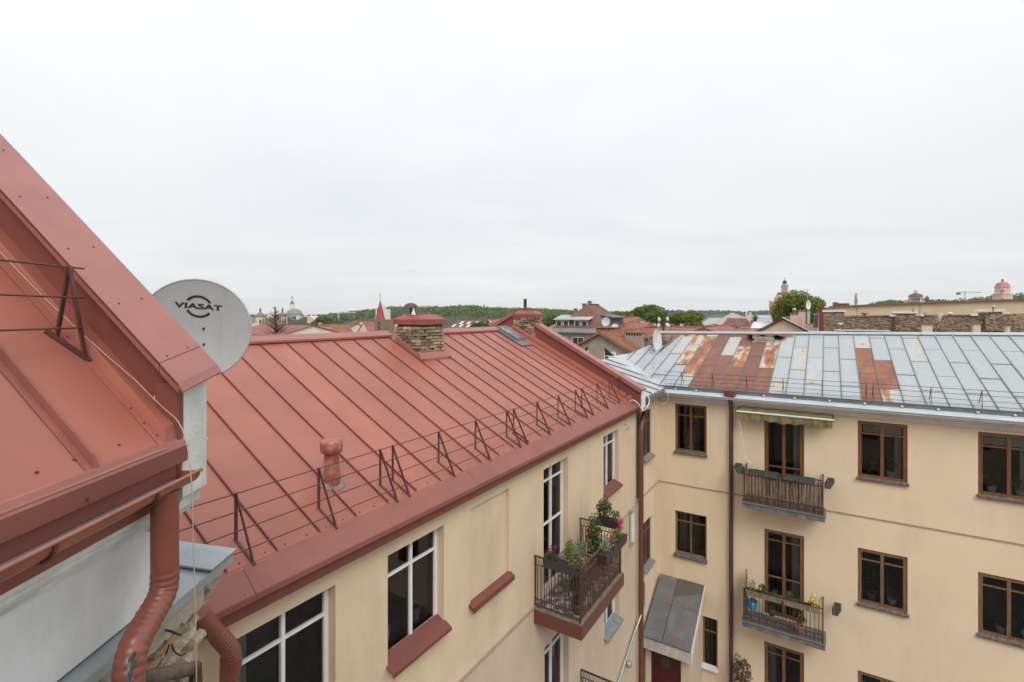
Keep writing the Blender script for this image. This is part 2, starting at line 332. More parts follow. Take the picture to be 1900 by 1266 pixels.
def single(name, mb, m, label, cat, base, group=None, kind=None):
    base = Vector(base)
    o = bpy.data.objects.new(name, mb.mesh(name, m, base)); C.objects.link(o); o.location = base
    if kind: o['kind'] = kind
    if label: o['label'] = label
    if cat: o['category'] = cat
    if group: o['group'] = group
    return o
def struct(name, mb, m): return single(name, mb, m, None, None, (0, 0, 0), kind='structure')

def wall_holes(mb, F, s0, s1, z0, z1, holes, d=0.0, depth=.14):
    ss = sorted({s0, s1, *[h[0] for h in holes], *[h[1] for h in holes]}); zs = sorted({z0, z1, *[h[2] for h in holes], *[h[3] for h in holes]})
    ss = [x for x in ss if s0 <= x <= s1]; zs = [x for x in zs if z0 <= x <= z1]
    for a, b in zip(ss, ss[1:]):
        for c, e in zip(zs, zs[1:]):
            m_, n_ = (a + b) / 2, (c + e) / 2
            if any(h[0] < m_ < h[1] and h[2] < n_ < h[3] for h in holes): continue
            mb.quad(F(a, d, c), F(b, d, c), F(b, d, e), F(a, d, e))
    for h in holes:
        dp = h[4] if len(h) > 4 else depth
        a, b, c, e = h[:4]; c = max(c, z0)
        mb.quad(F(a, d, c), F(a, d - dp, c), F(a, d - dp, e), F(a, d, e)); mb.quad(F(b, d, c), F(b, d - dp, c), F(b, d - dp, e), F(b, d, e))
        mb.quad(F(a, d, e), F(b, d, e), F(b, d - dp, e), F(a, d - dp, e)); mb.quad(F(a, d, c), F(b, d, c), F(b, d - dp, c), F(a, d - dp, c))

def window(root, F, a, b, c, e, fm, dep=.14, cols=2, fw=.06, tr=(.25,), sill=None, sill_out=.09, label=None, drop=.09, blinds=False, inner=True, name='window'):
    """outer frame mesh, sub-parts: mullion, glazing_bar, pane, sill"""
    m = MB(); d0, d1 = -dep - .06, -dep + .005
    m.fbox(F, a + .001, a + fw, d0, d1, c + .001, e - .001); m.fbox(F, b - fw, b - .001, d0, d1, c + .001, e - .001)
    m.fbox(F, a + fw, b - fw, d0, d1, e - fw, e - .001); m.fbox(F, a + fw, b - fw, d0, d1, c + .001, c + fw)
    wn = obj(name, m, fm, root, label)
    ww = (b - a - 2 * fw)
    for k in range(1, cols):
        x = a + fw + ww * k / cols
        obj('mullion', MB().fbox(F, x - fw * .4, x + fw * .4, d0 + .008, d1 + .006, c + fw, e - fw), fm, wn)
    zs = [c + fw] + [e - (e - c) * f for f in sorted(tr, reverse=True)] + [e - fw]
    bw = .016 if fm is white_f else .02
    for zz in zs[1:-1]:
        g = MB()
        for k in range(cols):
            x0 = a + fw + ww * k / cols + (fw * .4 if k else 0); x1 = a + fw + ww * (k + 1) / cols - (fw * .4 if k < cols - 1 else 0)
            g.fbox(F, x0, x1, d0 + .015, d1 + .002, zz - bw, zz + bw)
        obj('glazing_bar', g, fm, wn)
    for k in range(cols):
        x0 = a + fw + ww * k / cols; x1 = a + fw + ww * (k + 1) / cols
        for z0, z1 in zip(zs, zs[1:]):
            ti = random.uniform(-.004, .004)
            obj('pane', MB().quad(F(x0, d0 + .03, z0), F(x1, d0 + .03 + ti, z0), F(x1, d0 + .03, z1), F(x0, d0 + .03 - ti, z1)), glass, wn)
        if blinds:
            bl = MB(); zt = e - fw
            for q in range(5):
                bl.fbox(F, x0 + .03, x1 - .03, d0 - .05, d0 - .035, zt - .05 * (q + 1) + .004, zt - .05 * q)
            obj('blind', bl, blind, wn)
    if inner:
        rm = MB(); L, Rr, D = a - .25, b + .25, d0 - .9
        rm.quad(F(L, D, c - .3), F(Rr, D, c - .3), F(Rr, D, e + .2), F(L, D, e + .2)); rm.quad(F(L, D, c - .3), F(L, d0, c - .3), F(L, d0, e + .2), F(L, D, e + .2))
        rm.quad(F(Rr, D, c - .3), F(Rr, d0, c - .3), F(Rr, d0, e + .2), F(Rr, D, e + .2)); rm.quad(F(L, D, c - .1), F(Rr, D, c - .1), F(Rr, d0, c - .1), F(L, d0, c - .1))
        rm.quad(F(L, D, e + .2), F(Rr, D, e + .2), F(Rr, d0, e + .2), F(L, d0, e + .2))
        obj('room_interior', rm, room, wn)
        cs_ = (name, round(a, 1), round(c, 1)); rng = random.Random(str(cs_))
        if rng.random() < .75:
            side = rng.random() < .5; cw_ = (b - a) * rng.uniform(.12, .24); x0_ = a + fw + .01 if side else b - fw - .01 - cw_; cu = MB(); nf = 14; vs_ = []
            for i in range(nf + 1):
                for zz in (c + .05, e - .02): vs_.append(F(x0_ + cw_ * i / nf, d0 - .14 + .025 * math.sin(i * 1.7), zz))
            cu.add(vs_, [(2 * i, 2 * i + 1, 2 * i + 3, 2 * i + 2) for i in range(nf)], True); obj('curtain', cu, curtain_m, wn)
    if sill:
        s_ = MB(); o = .03
        sp_ = .5; z_i = c + .014 + sp_ * dep; z_o = c + .014 - sp_ * sill_out
        s_.hexa([F(a + .003, -dep, z_i - .012), F(b - .003, -dep, z_i - .012), F(b - .003, .0, c + .002), F(a + .003, .0, c + .002), F(a + .003, -dep, z_i), F(b - .003, -dep, z_i), F(b - .003, .0, c + .014), F(a + .003, .0, c + .014)])
        s_.hexa([F(a - o, .001, c - .002), F(b + o, .001, c - .002), F(b + o, sill_out, z_o - .016), F(a - o, sill_out, z_o - .016), F(a - o, .001, c + .014), F(b + o, .001, c + .014), F(b + o, sill_out, z_o), F(a - o, sill_out, z_o)])
        s_.fbox(F, a - o, b + o, sill_out - .012, sill_out + .003, z_o - .05, z_o - .001)
        obj('sill', s_, sill, wn)
    return wn

def tree(name, label, base, h, crown, n, leafm, size, group=None, cat='tree', clumps=9, trunk=True, seed=1):
    random.seed(seed)
    base = Vector(base); r = thing(name, label, cat, base, group)
    rx, rz = crown; cc = base + Vector((0, 0, h - rz))
    tr = MB(); tr.tube([base, base + Vector((.1, 0, h * .35)), cc], [h * .028, h * .02, h * .008], 7)
    lm = MB()
    for k in range(clumps):
        a = random.uniform(0, 6.28); q = random.uniform(.25, .72); zz = random.uniform(-.6, .62)
        c = cc + Vector((math.cos(a) * rx * q, math.sin(a) * rx * q, rz * zz)); k_ = random.uniform(.34, .52)
        tr.tube([cc - Vector((0, 0, rz * .7)), (cc + c) / 2 - Vector((0, 0, rz * .15)), c], [h * .012, h * .007, h * .003], 5)
        lm.leaves(c, (rx * k_, rx * k_, rz * k_), n // clumps, size, shell=.55)
    lm.leaves(cc, (rx * .8, rx * .8, rz * .85), n // 5, size, shell=.6)
    obj('trunk', tr, bark, r); obj('crown', lm, leafm, r)
    return r

# =================================================================== SETTING
g = MB(); g.quad((-4500, -1500, 0), (4500, -1500, 0), (4500, 4500, 0), (-4500, 4500, 0)); struct('ground', g, land)
g = MB(); g.fbox(P, -4, 18.4, -5.2, 14, -H + .004, -H + .05); struct('courtyard', g, asph)

# =================================================================== RED-ROOFED HOUSE (A)
U0, U1 = 1.2, 15.8
TA = .5095                                       # roof slope
def ZA(v): return -2.692 + TA * (-5.236 - v)      # roof surface
VR = -9.50
A = thing('courtyard_house', 'long cream rendered house with red standing seam roof and white windows, left of the court', 'house', P(8.5, -9.5, -H))
wA = [(2.9, 4.15, -4.92, -3.38), (5.03, 6.24, -4.92, -3.38), (9.58, 10.77, -6.13, -3.38), (13.02, 14.18, -4.95, -3.38)]
wA2 = [(9.58, 10.77, -9.95, -7.22), (13.02, 14.18, -8.88, -7.22)]
m = MB(); wall_holes(m, FA, U0, U1, -6.1, -2.95, wA + [(6.95, 8.18, -4.98, -3.36, .06)], depth=.15)
m.quad(FA(6.95, -.06, -4.98), FA(8.18, -.06, -4.98), FA(8.18, -.06, -3.36), FA(6.95, -.06, -3.36))
m.poly([P(U0, -5.2, -6.1), P(U0, -13.8, -6.1), P(U0, -13.8, -2.9), P(U0, VR, ZA(VR) - .05), P(U0, -5.2, -2.9)])
m.quad(P(U1, -5.2, -6.1), P(U1, -13.8, -6.1), P(U1, -13.8, -2.7), P(U1, -5.2, -2.7)); m.quad(P(U0, -13.8, -6.1), P(U1, -13.8, -6.1), P(U1, -13.8, -2.8), P(U0, -13.8, -2.8))
obj('upper_wall', m, stuccoA, A)
m = MB(); wall_holes(m, FA, U0, U1, -H, -6.105, wA2, d=.025, depth=.17)
m.quad(P(U0, -5.2, -H), P(U0, -13.8, -H), P(U0, -13.8, -6.1), P(U0, -5.2, -6.1)); m.quad(P(U0, -13.8, -H), P(U1, -13.8, -H), P(U1, -13.8, -6.1), P(U0, -13.8, -6.1))
obj('lower_wall', m, stuccoA2, A)
m = MB(); m.fbox(FA, U0, U1, .0, .036, -6.145, -6.10); obj('string_course', m, groove, A)
# windows
window(A, FA, *wA[0], white_f, tr=(.25,), sill=red_d, sill_out=.14, drop=.12)
window(A, FA, *wA[1], white_f, tr=(.25,), sill=red_d, sill_out=.14, drop=.12)
window(A, FA, *wA[2], white_f, tr=(.13, .48), name='balcony_door')
window(A, FA, *wA[3], white_f, tr=(.22,), sill=red_d, sill_out=.12, drop=.1)
window(A, FA, *wA2[0], white_f, tr=(.13,), name='balcony_door')
window(A, FA, *wA2[1], white_f, tr=(.25,), sill=sill_g, sill_out=.14, drop=.12, label='window with a grey metal sill')
m = MB(); m.hexa([FA(6.9, -.055, -5.0), FA(8.23, -.055, -5.0), FA(8.23, .10, -5.07), FA(6.9, .10, -5.07), FA(6.9, -.03, -4.96), FA(8.23, -.03, -4.96), FA(8.23, .10, -5.02), FA(6.9, .10, -5.02)])
m.fbox(FA, 6.9, 8.23, .09, .105, -5.11, -5.02)
obj('sill', m, red_d, A, 'red metal sill under the blind niche')
# --- roof
rf = MB()   # deck under the sheets
rf.hexa([P(U0, -5.25, ZA(-5.25) - .16), P(15.4, -5.25, ZA(-5.25) - .16), P(15.4, VR, ZA(VR) - .16), P(U0, VR, ZA(VR) - .16), P(U0, -5.25, ZA(-5.25) - .02), P(15.4, -5.25, ZA(-5.25) - .02), P(15.4, VR, ZA(VR) - .02), P(U0, VR, ZA(VR) - .02)])
rf.hexa([P(U0, VR, ZA(VR) - .16), P(15.4, VR, ZA(VR) - .16), P(15.4, -13.9, ZA(-5.1) - .16), P(U0, -13.9, ZA(-5.1) - .16), P(U0, VR, ZA(VR) + .0), P(15.4, VR, ZA(VR) + .0), P(15.4, -13.9, ZA(-5.1)), P(U0, -13.9, ZA(-5.1))])
roofA = obj('roof', rf, red, A)
seams = [3.406 + .565 * k for k in range(-4, 22)]
seams = [u for u in seams if U0 < u < 15.05]
edges = [U0] + seams + [15.12]
ns = Vector((0, 0, 1))
for a, b in zip(edges, edges[1:]):
    m = MB(); nseg = 8
    # slightly oil-canned pan
    vs = []; fs = []
    for j in range(nseg + 1):
        v = -5.22 + (VR + 5.22) * j / nseg
        for i in range(4):
            u = a + (b - a) * i / 3; bow = 0.004 * math.sin(j * 1.7 + a * 5) * (1 if 0 < i < 3 else 0)
            vs.append(P(u, v, ZA(v) + bow))
    for j in range(nseg):
        for i in range(3): fs.append((j * 4 + i, j * 4 + i + 1, (j + 1) * 4 + i + 1, (j + 1) * 4 + i))
    m.add(vs, fs, True)
    obj('roof_panel', m, red, roofA)
seam_me = None
for u in seams:
    if seam_me is None:
        m = MB(); h = .028; wd = .0065
        m.hexa([P(-wd * 1.6, -5.24, ZA(-5.24)), P(wd * 1.6, -5.24, ZA(-5.24)), P(wd * 1.6, VR, ZA(VR)), P(-wd * 1.6, VR, ZA(VR)), P(-wd, -5.27, ZA(-5.27) + h), P(wd, -5.27, ZA(-5.27) + h), P(wd, VR, ZA(VR) + h), P(-wd, VR, ZA(VR) + h)])
        seam_me = m.mesh('seam', seam_r)
    piece('seam', seam_me, roofA, Matrix.Translation(Vector((UX * u, UY * u, 0))))
# ridge cap in lengths
for k, (a, b) in enumerate([(1.2, 4.1), (4.1, 7.2), (7.2, 9.18), (10.1, 12.9), (12.9, 14.95)]):
    m = MB(); zz = ZA(VR); zz2 = .006 * (k % 2)
    m.hexa([P(a, VR + .19, zz - .065 + zz2), P(b, VR + .19, zz - .065), P(b, VR, zz + .035), P(a, VR, zz + .035 + zz2), P(a, VR + .19, zz - .02 + zz2), P(b, VR + .19, zz - .02), P(b, VR, zz + .085), P(a, VR, zz + .085 + zz2)])
    m.hexa([P(a, VR, zz + .035), P(b, VR, zz + .035), P(b, VR - .19, zz - .065), P(a, VR - .19, zz - .065), P(a, VR, zz + .085 + zz2), P(b, VR, zz + .085), P(b, VR - .19, zz - .02), P(a, VR - .19, zz - .02)])
    obj('ridge_cap', m, red_c, roofA)
# eave apron (steeper flashing), lip and fascia
joints = [1.2, 3.0, 4.95, 6.9, 8.9, 10.9, 12.9, 15.85]
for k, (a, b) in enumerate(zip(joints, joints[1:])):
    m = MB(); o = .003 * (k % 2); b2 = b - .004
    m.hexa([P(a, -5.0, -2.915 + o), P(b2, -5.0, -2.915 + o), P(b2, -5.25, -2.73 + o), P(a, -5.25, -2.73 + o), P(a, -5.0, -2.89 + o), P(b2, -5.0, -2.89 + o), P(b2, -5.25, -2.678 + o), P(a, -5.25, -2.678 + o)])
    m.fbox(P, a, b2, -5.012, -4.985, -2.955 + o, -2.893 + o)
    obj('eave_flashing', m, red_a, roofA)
m = MB(); m.fbox(P, U0, 15.82, -5.19, -5.035, -3.10, -2.93); obj('fascia', m, red_d, roofA)
# screws along the flashing
m = MB()
for k in range(46):
    u = 3.0 + k * .27 + random.uniform(-.02, .02); m.lathe(P(u, -5.30, ZA(-5.30)), [(.010, 0), (.010, .008), (.004, .012)], 6)
for k in range(22): m.lathe(P(2.9 + k * .58, -5.03, -2.868), [(.008, 0), (.006, .008)], 6)
obj('screws', m, screw_m, roofA, kind='stuff')
# low box and gable parapet at the far end
m = MB(); m.hexa([P(15.1, -5.2, ZA(-5.2)), P(15.42, -5.2, ZA(-5.2)), P(15.42, VR, ZA(VR)), P(15.1, VR, ZA(VR)), P(15.1, -5.2, ZA(-5.2) + .1), P(15.42, -5.2, ZA(-5.2) + .1), P(15.42, VR, ZA(VR) + .1), P(15.1, VR, ZA(VR) + .1)])
obj('step_flashing', m, red, roofA)
def gable_prof(u, dz0, dz1, v0=-4.93, v1=-13.95, dn=0):
    return [P(u, v0, ZA(v0) + dz0 + dn), P(u, VR, ZA(VR) + dz1 + dn), P(u, v1, ZA(-9.5 - (v1 + 9.5)) + dz0 + dn if False else ZA(-19.0 - v1) + dz0 + dn)]
m = MB(); D36 = P(.36, 0, 0) - P(0, 0, 0)
m.prism([P(15.42, -4.93, ZA(-4.93) + .48), P(15.42, -8.72, ZA(-8.72) + .58), P(15.42, -8.72, ZA(-8.72) - .4), P(15.42, -4.93, -3.1)], D36)
m.prism([P(15.42, -9.58, ZA(-9.42) + .60), P(15.42, -13.95, ZA(-5.05) + .48), P(15.42, -13.95, -3.4), P(15.42, -9.58, ZA(-9.42) - .4)], D36)
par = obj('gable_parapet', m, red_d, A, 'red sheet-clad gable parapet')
MATS['parapet_red_shaded'] = mat('parapet_red_shaded', (.205, .058, .045), (.18, .052, .04), 3, .5, .08, 5, dirt=(.2, .06, .045), dscale=3, damt=.4); par.data.materials[0] = MATS['parapet_red_shaded']  # ambient shade on the upright parapet face is part of this darker red
for (v0, v1) in ((-4.88, -8.70), (-9.6, -13.95)):
    f0 = (v0 + 9.5) / 4.57 if v0 > -9.4 else 0; m = MB(); 
    def zc(v): return ZA(v) + .60 - .12 * (v + 9.5) / 4.57 if v >= VR else ZA(-19 - v) + .60 - .12 * (-9.5 - v) / 4.5
    lst = [v0 + (v1 - v0) * k / 4 for k in range(5)]
    for p, q in zip(lst, lst[1:]):
        q2 = q + .004
        m.hexa([P(15.36, p, zc(p) + .0), P(15.86, p, zc(p) - .03), P(15.86, q2, zc(q2) - .03), P(15.36, q2, zc(q2)), P(15.36, p, zc(p) + .045), P(15.86, p, zc(p) + .012), P(15.86, q2, zc(q2) + .012), P(15.36, q2, zc(q2) + .045)])
        m.hexa([P(15.35, p, zc(p) - .09), P(15.362, p, zc(p) - .09), P(15.362, q2, zc(q2) - .09), P(15.35, q2, zc(q2) - .09), P(15.35, p, zc(p) + .046), P(15.362, p, zc(p) + .046), P(15.362, q2, zc(q2) + .046), P(15.35, q2, zc(q2) + .046)])
    obj('coping', m, red_c, par)
m = MB(); m.fbox(P, 15.44, 15.80, -4.99, -4.90, -3.06, -2.42); obj('parapet_end', m, white_pl, par, 'white plastered parapet end')
# chimneys
def brick_set(parent, u0, u1, v0, v1, z0, z1, bl=.235, bh=.066, gap=.012, faces=('u0', 'v1', 'u1', 'v0'), skip=None, rough=2.4):
    key = 'brick_unit'
    global BR
    try: BR
    except NameError:
        mb = MB(); mb.hexa([(-.5, -.5, -.5), (.5, -.5, -.5), (.5, .5, -.5), (-.5, .5, -.5), (-.47, -.46, .5), (.47, -.47, .5), (.48, .47, .5), (-.46, .46, .5)]); BR = mb.mesh('brick', brick_m)
    n = int((z1 - z0) / (bh + gap)); ang = math.atan2(UY, UX)
    for r in range(n):
        z = z0 + (r + .5) * (bh + gap); off = (r % 2) * .5
        for f in faces:
            along_u = f in ('v0', 'v1'); L = (u1 - u0) if along_u else (v1 - v0); cnt = max(1, int(L / (bl + gap)))
            st = L / cnt
            for k in range(cnt + (1 if off else 0)):
                c0 = max(0, (k - off) * st); c1 = min(L, (k + 1 - off) * st)
                if c1 - c0 < .05: continue
                mid = (c0 + c1) / 2; ln = c1 - c0 - gap; j = random.uniform(-.008, .010) * rough
                if along_u: u, v = u0 + mid, (v1 + j - .03 if f == 'v1' else v0 - j + .03)
                else: v, u = v0 + mid, (u0 - j + .03 if f == 'u0' else u1 + j - .03)
                if skip and skip(u, v, z): continue
                M = Matrix.Translation(P(u, v, z)) @ Matrix.Rotation(ang + (0 if along_u else math.pi / 2) + random.uniform(-.02, .02), 4, 'Z') @ Matrix.Rotation(random.uniform(-.02, .02), 4, 'X') @ Matrix.Diagonal((ln * random.uniform(.86, 1.0), .095, bh * random.uniform(.78, 1.08), 1))
                piece('brick', BR, parent, M)
slab_red_k = mat('dark_red_cowl', (.085, .03, .026), None, 5, .5)
red_k = mat('red_chimney_sheet', (.27, .062, .048), (.23, .053, .042), 3, .45, dirt=(.15, .045, .035), dscale=4, damt=.5)
def red_cap(parent, u0, u1, v0, v1, z, mt=red_k):
    m = MB(); o = .04
    m.fbox(P, u0 - o, u1 + o, v0 - o, v1 + o, z, z + .13)
    i = .17
    m.hexa([P(u0 - o, v0 - o, z + .13), P(u1 + o, v0 - o, z + .13), P(u1 + o, v1 + o, z + .13), P(u0 - o, v1 + o, z + .13),
            P(u0 + .12, v0 + i, z + .25), P(u1 - .12, v0 + i, z + .25), P(u1 - .12, v1 - i, z + .25), P(u0 + .12, v1 - i, z + .25)])
    obj('cap', m, mt, parent)
def skip_roof(u, v, z): return z < (ZA(v) if v > VR else ZA(-19 - v)) + .02
m = MB(); m.fbox(P, 9.23, 10.04, -9.2, -8.42, -1.4, -.27); ch = obj('chimney', m, mortar, A, 'weathered yellow brick chimney with a red sheet cap')
brick_set(ch, 9.2, 10.07, -9.23, -8.39, -1.18, -.27, skip=skip_roof)
red_cap(ch, 9.2, 10.07, -9.23, -8.39, -.275)
m = MB()
for (uu0, uu1, vv0, vv1) in ((9.1, 10.2, -8.39, -8.25), (9.08, 9.2, -9.1, -8.25), (10.07, 10.2, -9.1, -8.25)):
    m.hexa([P(uu0, vv0, ZA(vv0) + .0), P(uu1, vv0, ZA(vv0)), P(uu1, vv1, ZA(vv1)), P(uu0, vv1, ZA(vv1)), P(uu0, vv0, ZA(vv0) + .16), P(uu1, vv0, ZA(vv0) + .16), P(uu1, vv1, ZA(vv1) + .055), P(uu0, vv1, ZA(vv1) + .055)])
m.fbox(P, 9.19, 10.1, -8.41, -8.365, ZA(-8.39), ZA(-8.39) + .17)
obj('flashing', m, red_c, ch)
m = MB(); c = P(9.45, -8.95, -.02); m.lathe(c, [(.03, 0), (.03, .2)], 8); m.lathe(c + Vector((0, 0, .17)), [(.19, 0), (.18, .02), (.15, .07), (.09, .105), (.02, .12), (.0, .122)], 14); obj('cowl', m, slab_red_k, ch, 'dark red mushroom cowl')
m = MB(); m.lathe(P(9.33, -8.75, -.03), [(.06, 0), (.045, .05), (.022, .1), (.02, .16)], 8); obj('flue_pipe', m, white_p, ch)
m = MB(); m.fbox(P, 9.5, 9.95, -8.95, -8.75, -.03, .045); obj('flue_slab', m, conc, ch)
m = MB(); m.fbox(P, 15.43, 15.90, -9.57, -8.73, -2.2, -.14); c2 = obj('chimney', m, mortar, A, 'smaller yellow brick chimney built into the gable parapet')
brick_set(c2, 15.40, 15.93, -9.6, -8.7, -1.0, -.14, faces=('u0', 'v1'), skip=skip_roof)
red_cap(c2, 15.4, 15.93, -9.6, -8.7, -.145)
m = MB(); m.lathe(P(15.65, -9.25, .08), [(.10, 0), (.09, .05), (.06, .1), (.055, .42), (.065, .44), (.0, .45)], 10); obj('flue_pipe', m, iron_k, c2, 'thin black flue pipe')
# skylight
def roofbox(m, u0, u1, v0, v1, h0, h1):
    return m.hexa([P(u0, v0, ZA(v0) + h0), P(u1, v0, ZA(v0) + h0), P(u1, v1, ZA(v1) + h0), P(u0, v1, ZA(v1) + h0), P(u0, v0, ZA(v0) + h1), P(u1, v0, ZA(v0) + h1), P(u1, v1, ZA(v1) + h1), P(u0, v1, ZA(v1) + h1)])
m = MB(); roofbox(m, 14.0, 14.72, -8.66, -8.40, .03, .045); roofbox(m, 13.98, 14.1, -9.42, -8.5, .03, .05); sk = obj('skylight', m, zinc_d, A, 'roof window with grey flashing')
m = MB()
for q in ((14.1, 14.16, -9.42, -8.66), (14.58, 14.64, -9.42, -8.66), (14.16, 14.58, -9.42, -9.35), (14.16, 14.58, -8.73, -8.66)): roofbox(m, *q, .0, .14)
obj('frame', m, zinc_d, sk); m = MB(); roofbox(m, 14.16, 14.58, -9.35, -8.73, .115, .13); gw = mat('skylight_glass_reflection', (.30, .32, .34), (.10, .12, .13), 3, .12, spec=1.0); obj('pane', m, gw, sk)  # whitish reflection on the pane put into its base colour
# snow guard
sg = MB(); br_u = [1.6, 3.11, 4.185, 5.24, 5.49, 6.55, 7.6, 8.68, 8.95, 9.95, 11.0, 12.0, 12.4, 13.45, 14.4, 15.25]
va, vb = -5.57, -5.24; za, zb = ZA(va) + .03, ZA(vb) + .03; ap = za + .49
def strut_pt(f): return (va + (vb - va) * f, ap + (zb - ap) * f)
m = MB(); v_, z_ = strut_pt(0); m.tube([P(1.2, v_, z_), P(15.38, v_, z_)], .007, 6)
snow = obj('snow_guard', m, guard_m, roofA, 'triangular iron brackets with four thin rails')
for f in (.26, .53, .82):
    m = MB(); v_, z_ = strut_pt(f); m.tube([P(1.2, v_, z_), P(8, v_, z_ + .004), P(15.38, v_, z_)], .007, 6); obj('rail', m, guard_m, snow)
m = MB()
m.bar(P(0, va, za - .02), P(0, va, ap + .01), .012, .035); m.bar(P(0, va, ap), P(0, vb, zb), .012, .035); m.bar(P(0, va - .02, za - .015), P(0, vb + .03, zb - .03), .03, .02)
bme = m.mesh('bracket', guard_m)
for u in br_u: piece('bracket', bme, snow, Matrix.Translation(Vector((UX * u, UY * u, 0))))
# vent pipe
c = P(4.63, -5.885, ZA(-5.885)); m = MB()
m.lathe(c, [(.115, -.08), (.115, .06), (.12, .12), (.105, .17), (.10, .19), (.10, .36), (.095, .40)], 18); vp = obj('roof_vent', m, terra, A, 'terracotta coloured ribbed vent pipe with collar')
m = MB(); m.lathe(c + Vector((0, 0, .40)), [(.10, 0), (.145, .03), (.155, .08), (.15, .15), (.138, .20), (.125, .205), (.11, .19), (.0, .19)], 20)
obj('vent_head', m, terra, vp)
m = MB(); q = c + Vector((0, 0, 0)); nrm = Vector((0, 0, 1))
for k in range(24):
    a0, a1 = 2 * math.pi * k / 24, 2 * math.pi * (k + 1) / 24
    def rp_(r, a, h): du, dv = r * math.cos(a), r * math.sin(a) * .9; return P(4.63 + du, -5.885 + dv, ZA(-5.885 + dv) + h)
    m.hexa([rp_(.10, a0, 0), rp_(.19, a0, 0), rp_(.19, a1, 0), rp_(.10, a1, 0), rp_(.10, a0, .03), rp_(.19, a0, .018), rp_(.19, a1, .018), rp_(.10, a1, .03)])
for k in range(10): m.lathe(rp_(.165, k * .628, .02), [(.01, 0), (.006, .012)], 6)
obj('collar', m, mat('dusty_pink_collar', (.28, .19, .17), (.2, .13, .115), 9, .8), vp)
# downpipes
m = MB(); m.tube([P(15.55, -4.99, -3.0), P(15.75, -4.92, -3.03), P(15.95, -4.95, -3.12), P(16.05, -5.02, -3.3), P(15.95, -5.06, -3.5), P(15.82, -5.05, -3.65), P(15.78, -5.04, -3.85), P(15.78, -5.04, -H)], .083, 12)
dp = obj('downpipe', m, pipe_d, A, 'brown red downpipe at the far corner')
for z in (-4.4, -6.4, -8.4, -10.4): obj('clamp', MB().lathe(P(15.78, -5.04, z), [(.09, 0), (.09, .04)], 12), pipe_d, dp)
def spline(pts, n=6):
    pts = [Vector(p) for p in pts]; o = []
    for i in range(len(pts) - 1):
        p0 = pts[max(i - 1, 0)]; p1 = pts[i]; p2 = pts[i + 1]; p3 = pts[min(i + 2, len(pts) - 1)]
        for k in range(n):
            t = k / n; o.append(.5 * ((2 * p1) + (-p0 + p2) * t + (2 * p0 - 5 * p1 + 4 * p2 - p3) * t * t + (-p0 + 3 * p1 - 3 * p2 + p3) * t ** 3))
    return o + [pts[-1]]
def elbowed(path, r, ribs, m_, n=20):
    pts = spline(path, 8); ln = [0]
    for a, b in zip(pts, pts[1:]): ln.append(ln[-1] + (b - a).length)
    dense = []; rs = []
    tot = ln[-1]; cnt = int(tot / .006); j = 0
    for k in range(cnt + 1):
        d = tot * k / cnt
        while j < len(ln) - 2 and ln[j + 1] < d: j += 1
        p = pts[j].lerp(pts[j + 1], (d - ln[j]) / max(1e-6, ln[j + 1] - ln[j])); dense.append(p); rr_ = r
        for (a, b) in ribs:
            if a < d < b: rr_ = r * (1 + .075 * abs(math.sin((d - a) * math.pi / .035)) - .02)
        rs.append(rr_)
    return m_.tube(dense, rs, n)
pn = [at(372, 1140, 4.72), at(392, 1165, 4.78), at(412, 1187, 4.85), at(427, 1206, 4.9), at(432, 1228, 4.92), at(428, 1255, 4.92), at(425, 1300, 4.92), at(425, 2200, 4.92)]
m = MB(); elbowed(pn, .083, [(.28, .62)], m); obj('downpipe', m, pipe_red, A, 'brown red downpipe with ribbed elbow at the near corner')
# tube light and conduits on wall
m = MB(); m.tube([FA(15.1, .1, -6.15), FA(15.1, .1, -7.0)], .07, 10); lt = obj('wall_light', m, white_p, A, 'white tube light on the cream wall')
m = MB(); m.fbox(FA, 15.03, 15.17, 0, .14, -7.12, -7.0); m.fbox(FA, 15.03, 15.17, 0, .14, -6.12, -6.03); obj('bracket', m, cable_w, lt)
m = MB(); m.tube([FA(15.85, .2, -8.5), FA(15.95, .22, -8.7), FA(15.95, .22, -9.4), FA(15.3, .12, -9.9), FA(13.8, .08, -10.7), FA(12.6, .06, -11.3)], .03, 7); m.tube([FA(15.7, .1, -9.8), FA(13.6, .06, -11.0), FA(12.4, .05, -11.6)], .022, 7)
cd_ = obj('conduit', m, steel, A, 'grey conduits running down the wall')
m = MB(); m.lathe(FA(14.6, .16, -10.55), [(.02, 0), (.09, .02), (.09, .1), (.05, .16)], 10); obj('lamp_bracket', m, steel, cd_)
m = MB(); m.tube([FA(14.72, 0, -3.35), FA(14.72, .12, -3.35), FA(14.72, .15, -3.45), FA(14.72, .06, -3.5)], .014, 6); obj('hook', m, steel, A)
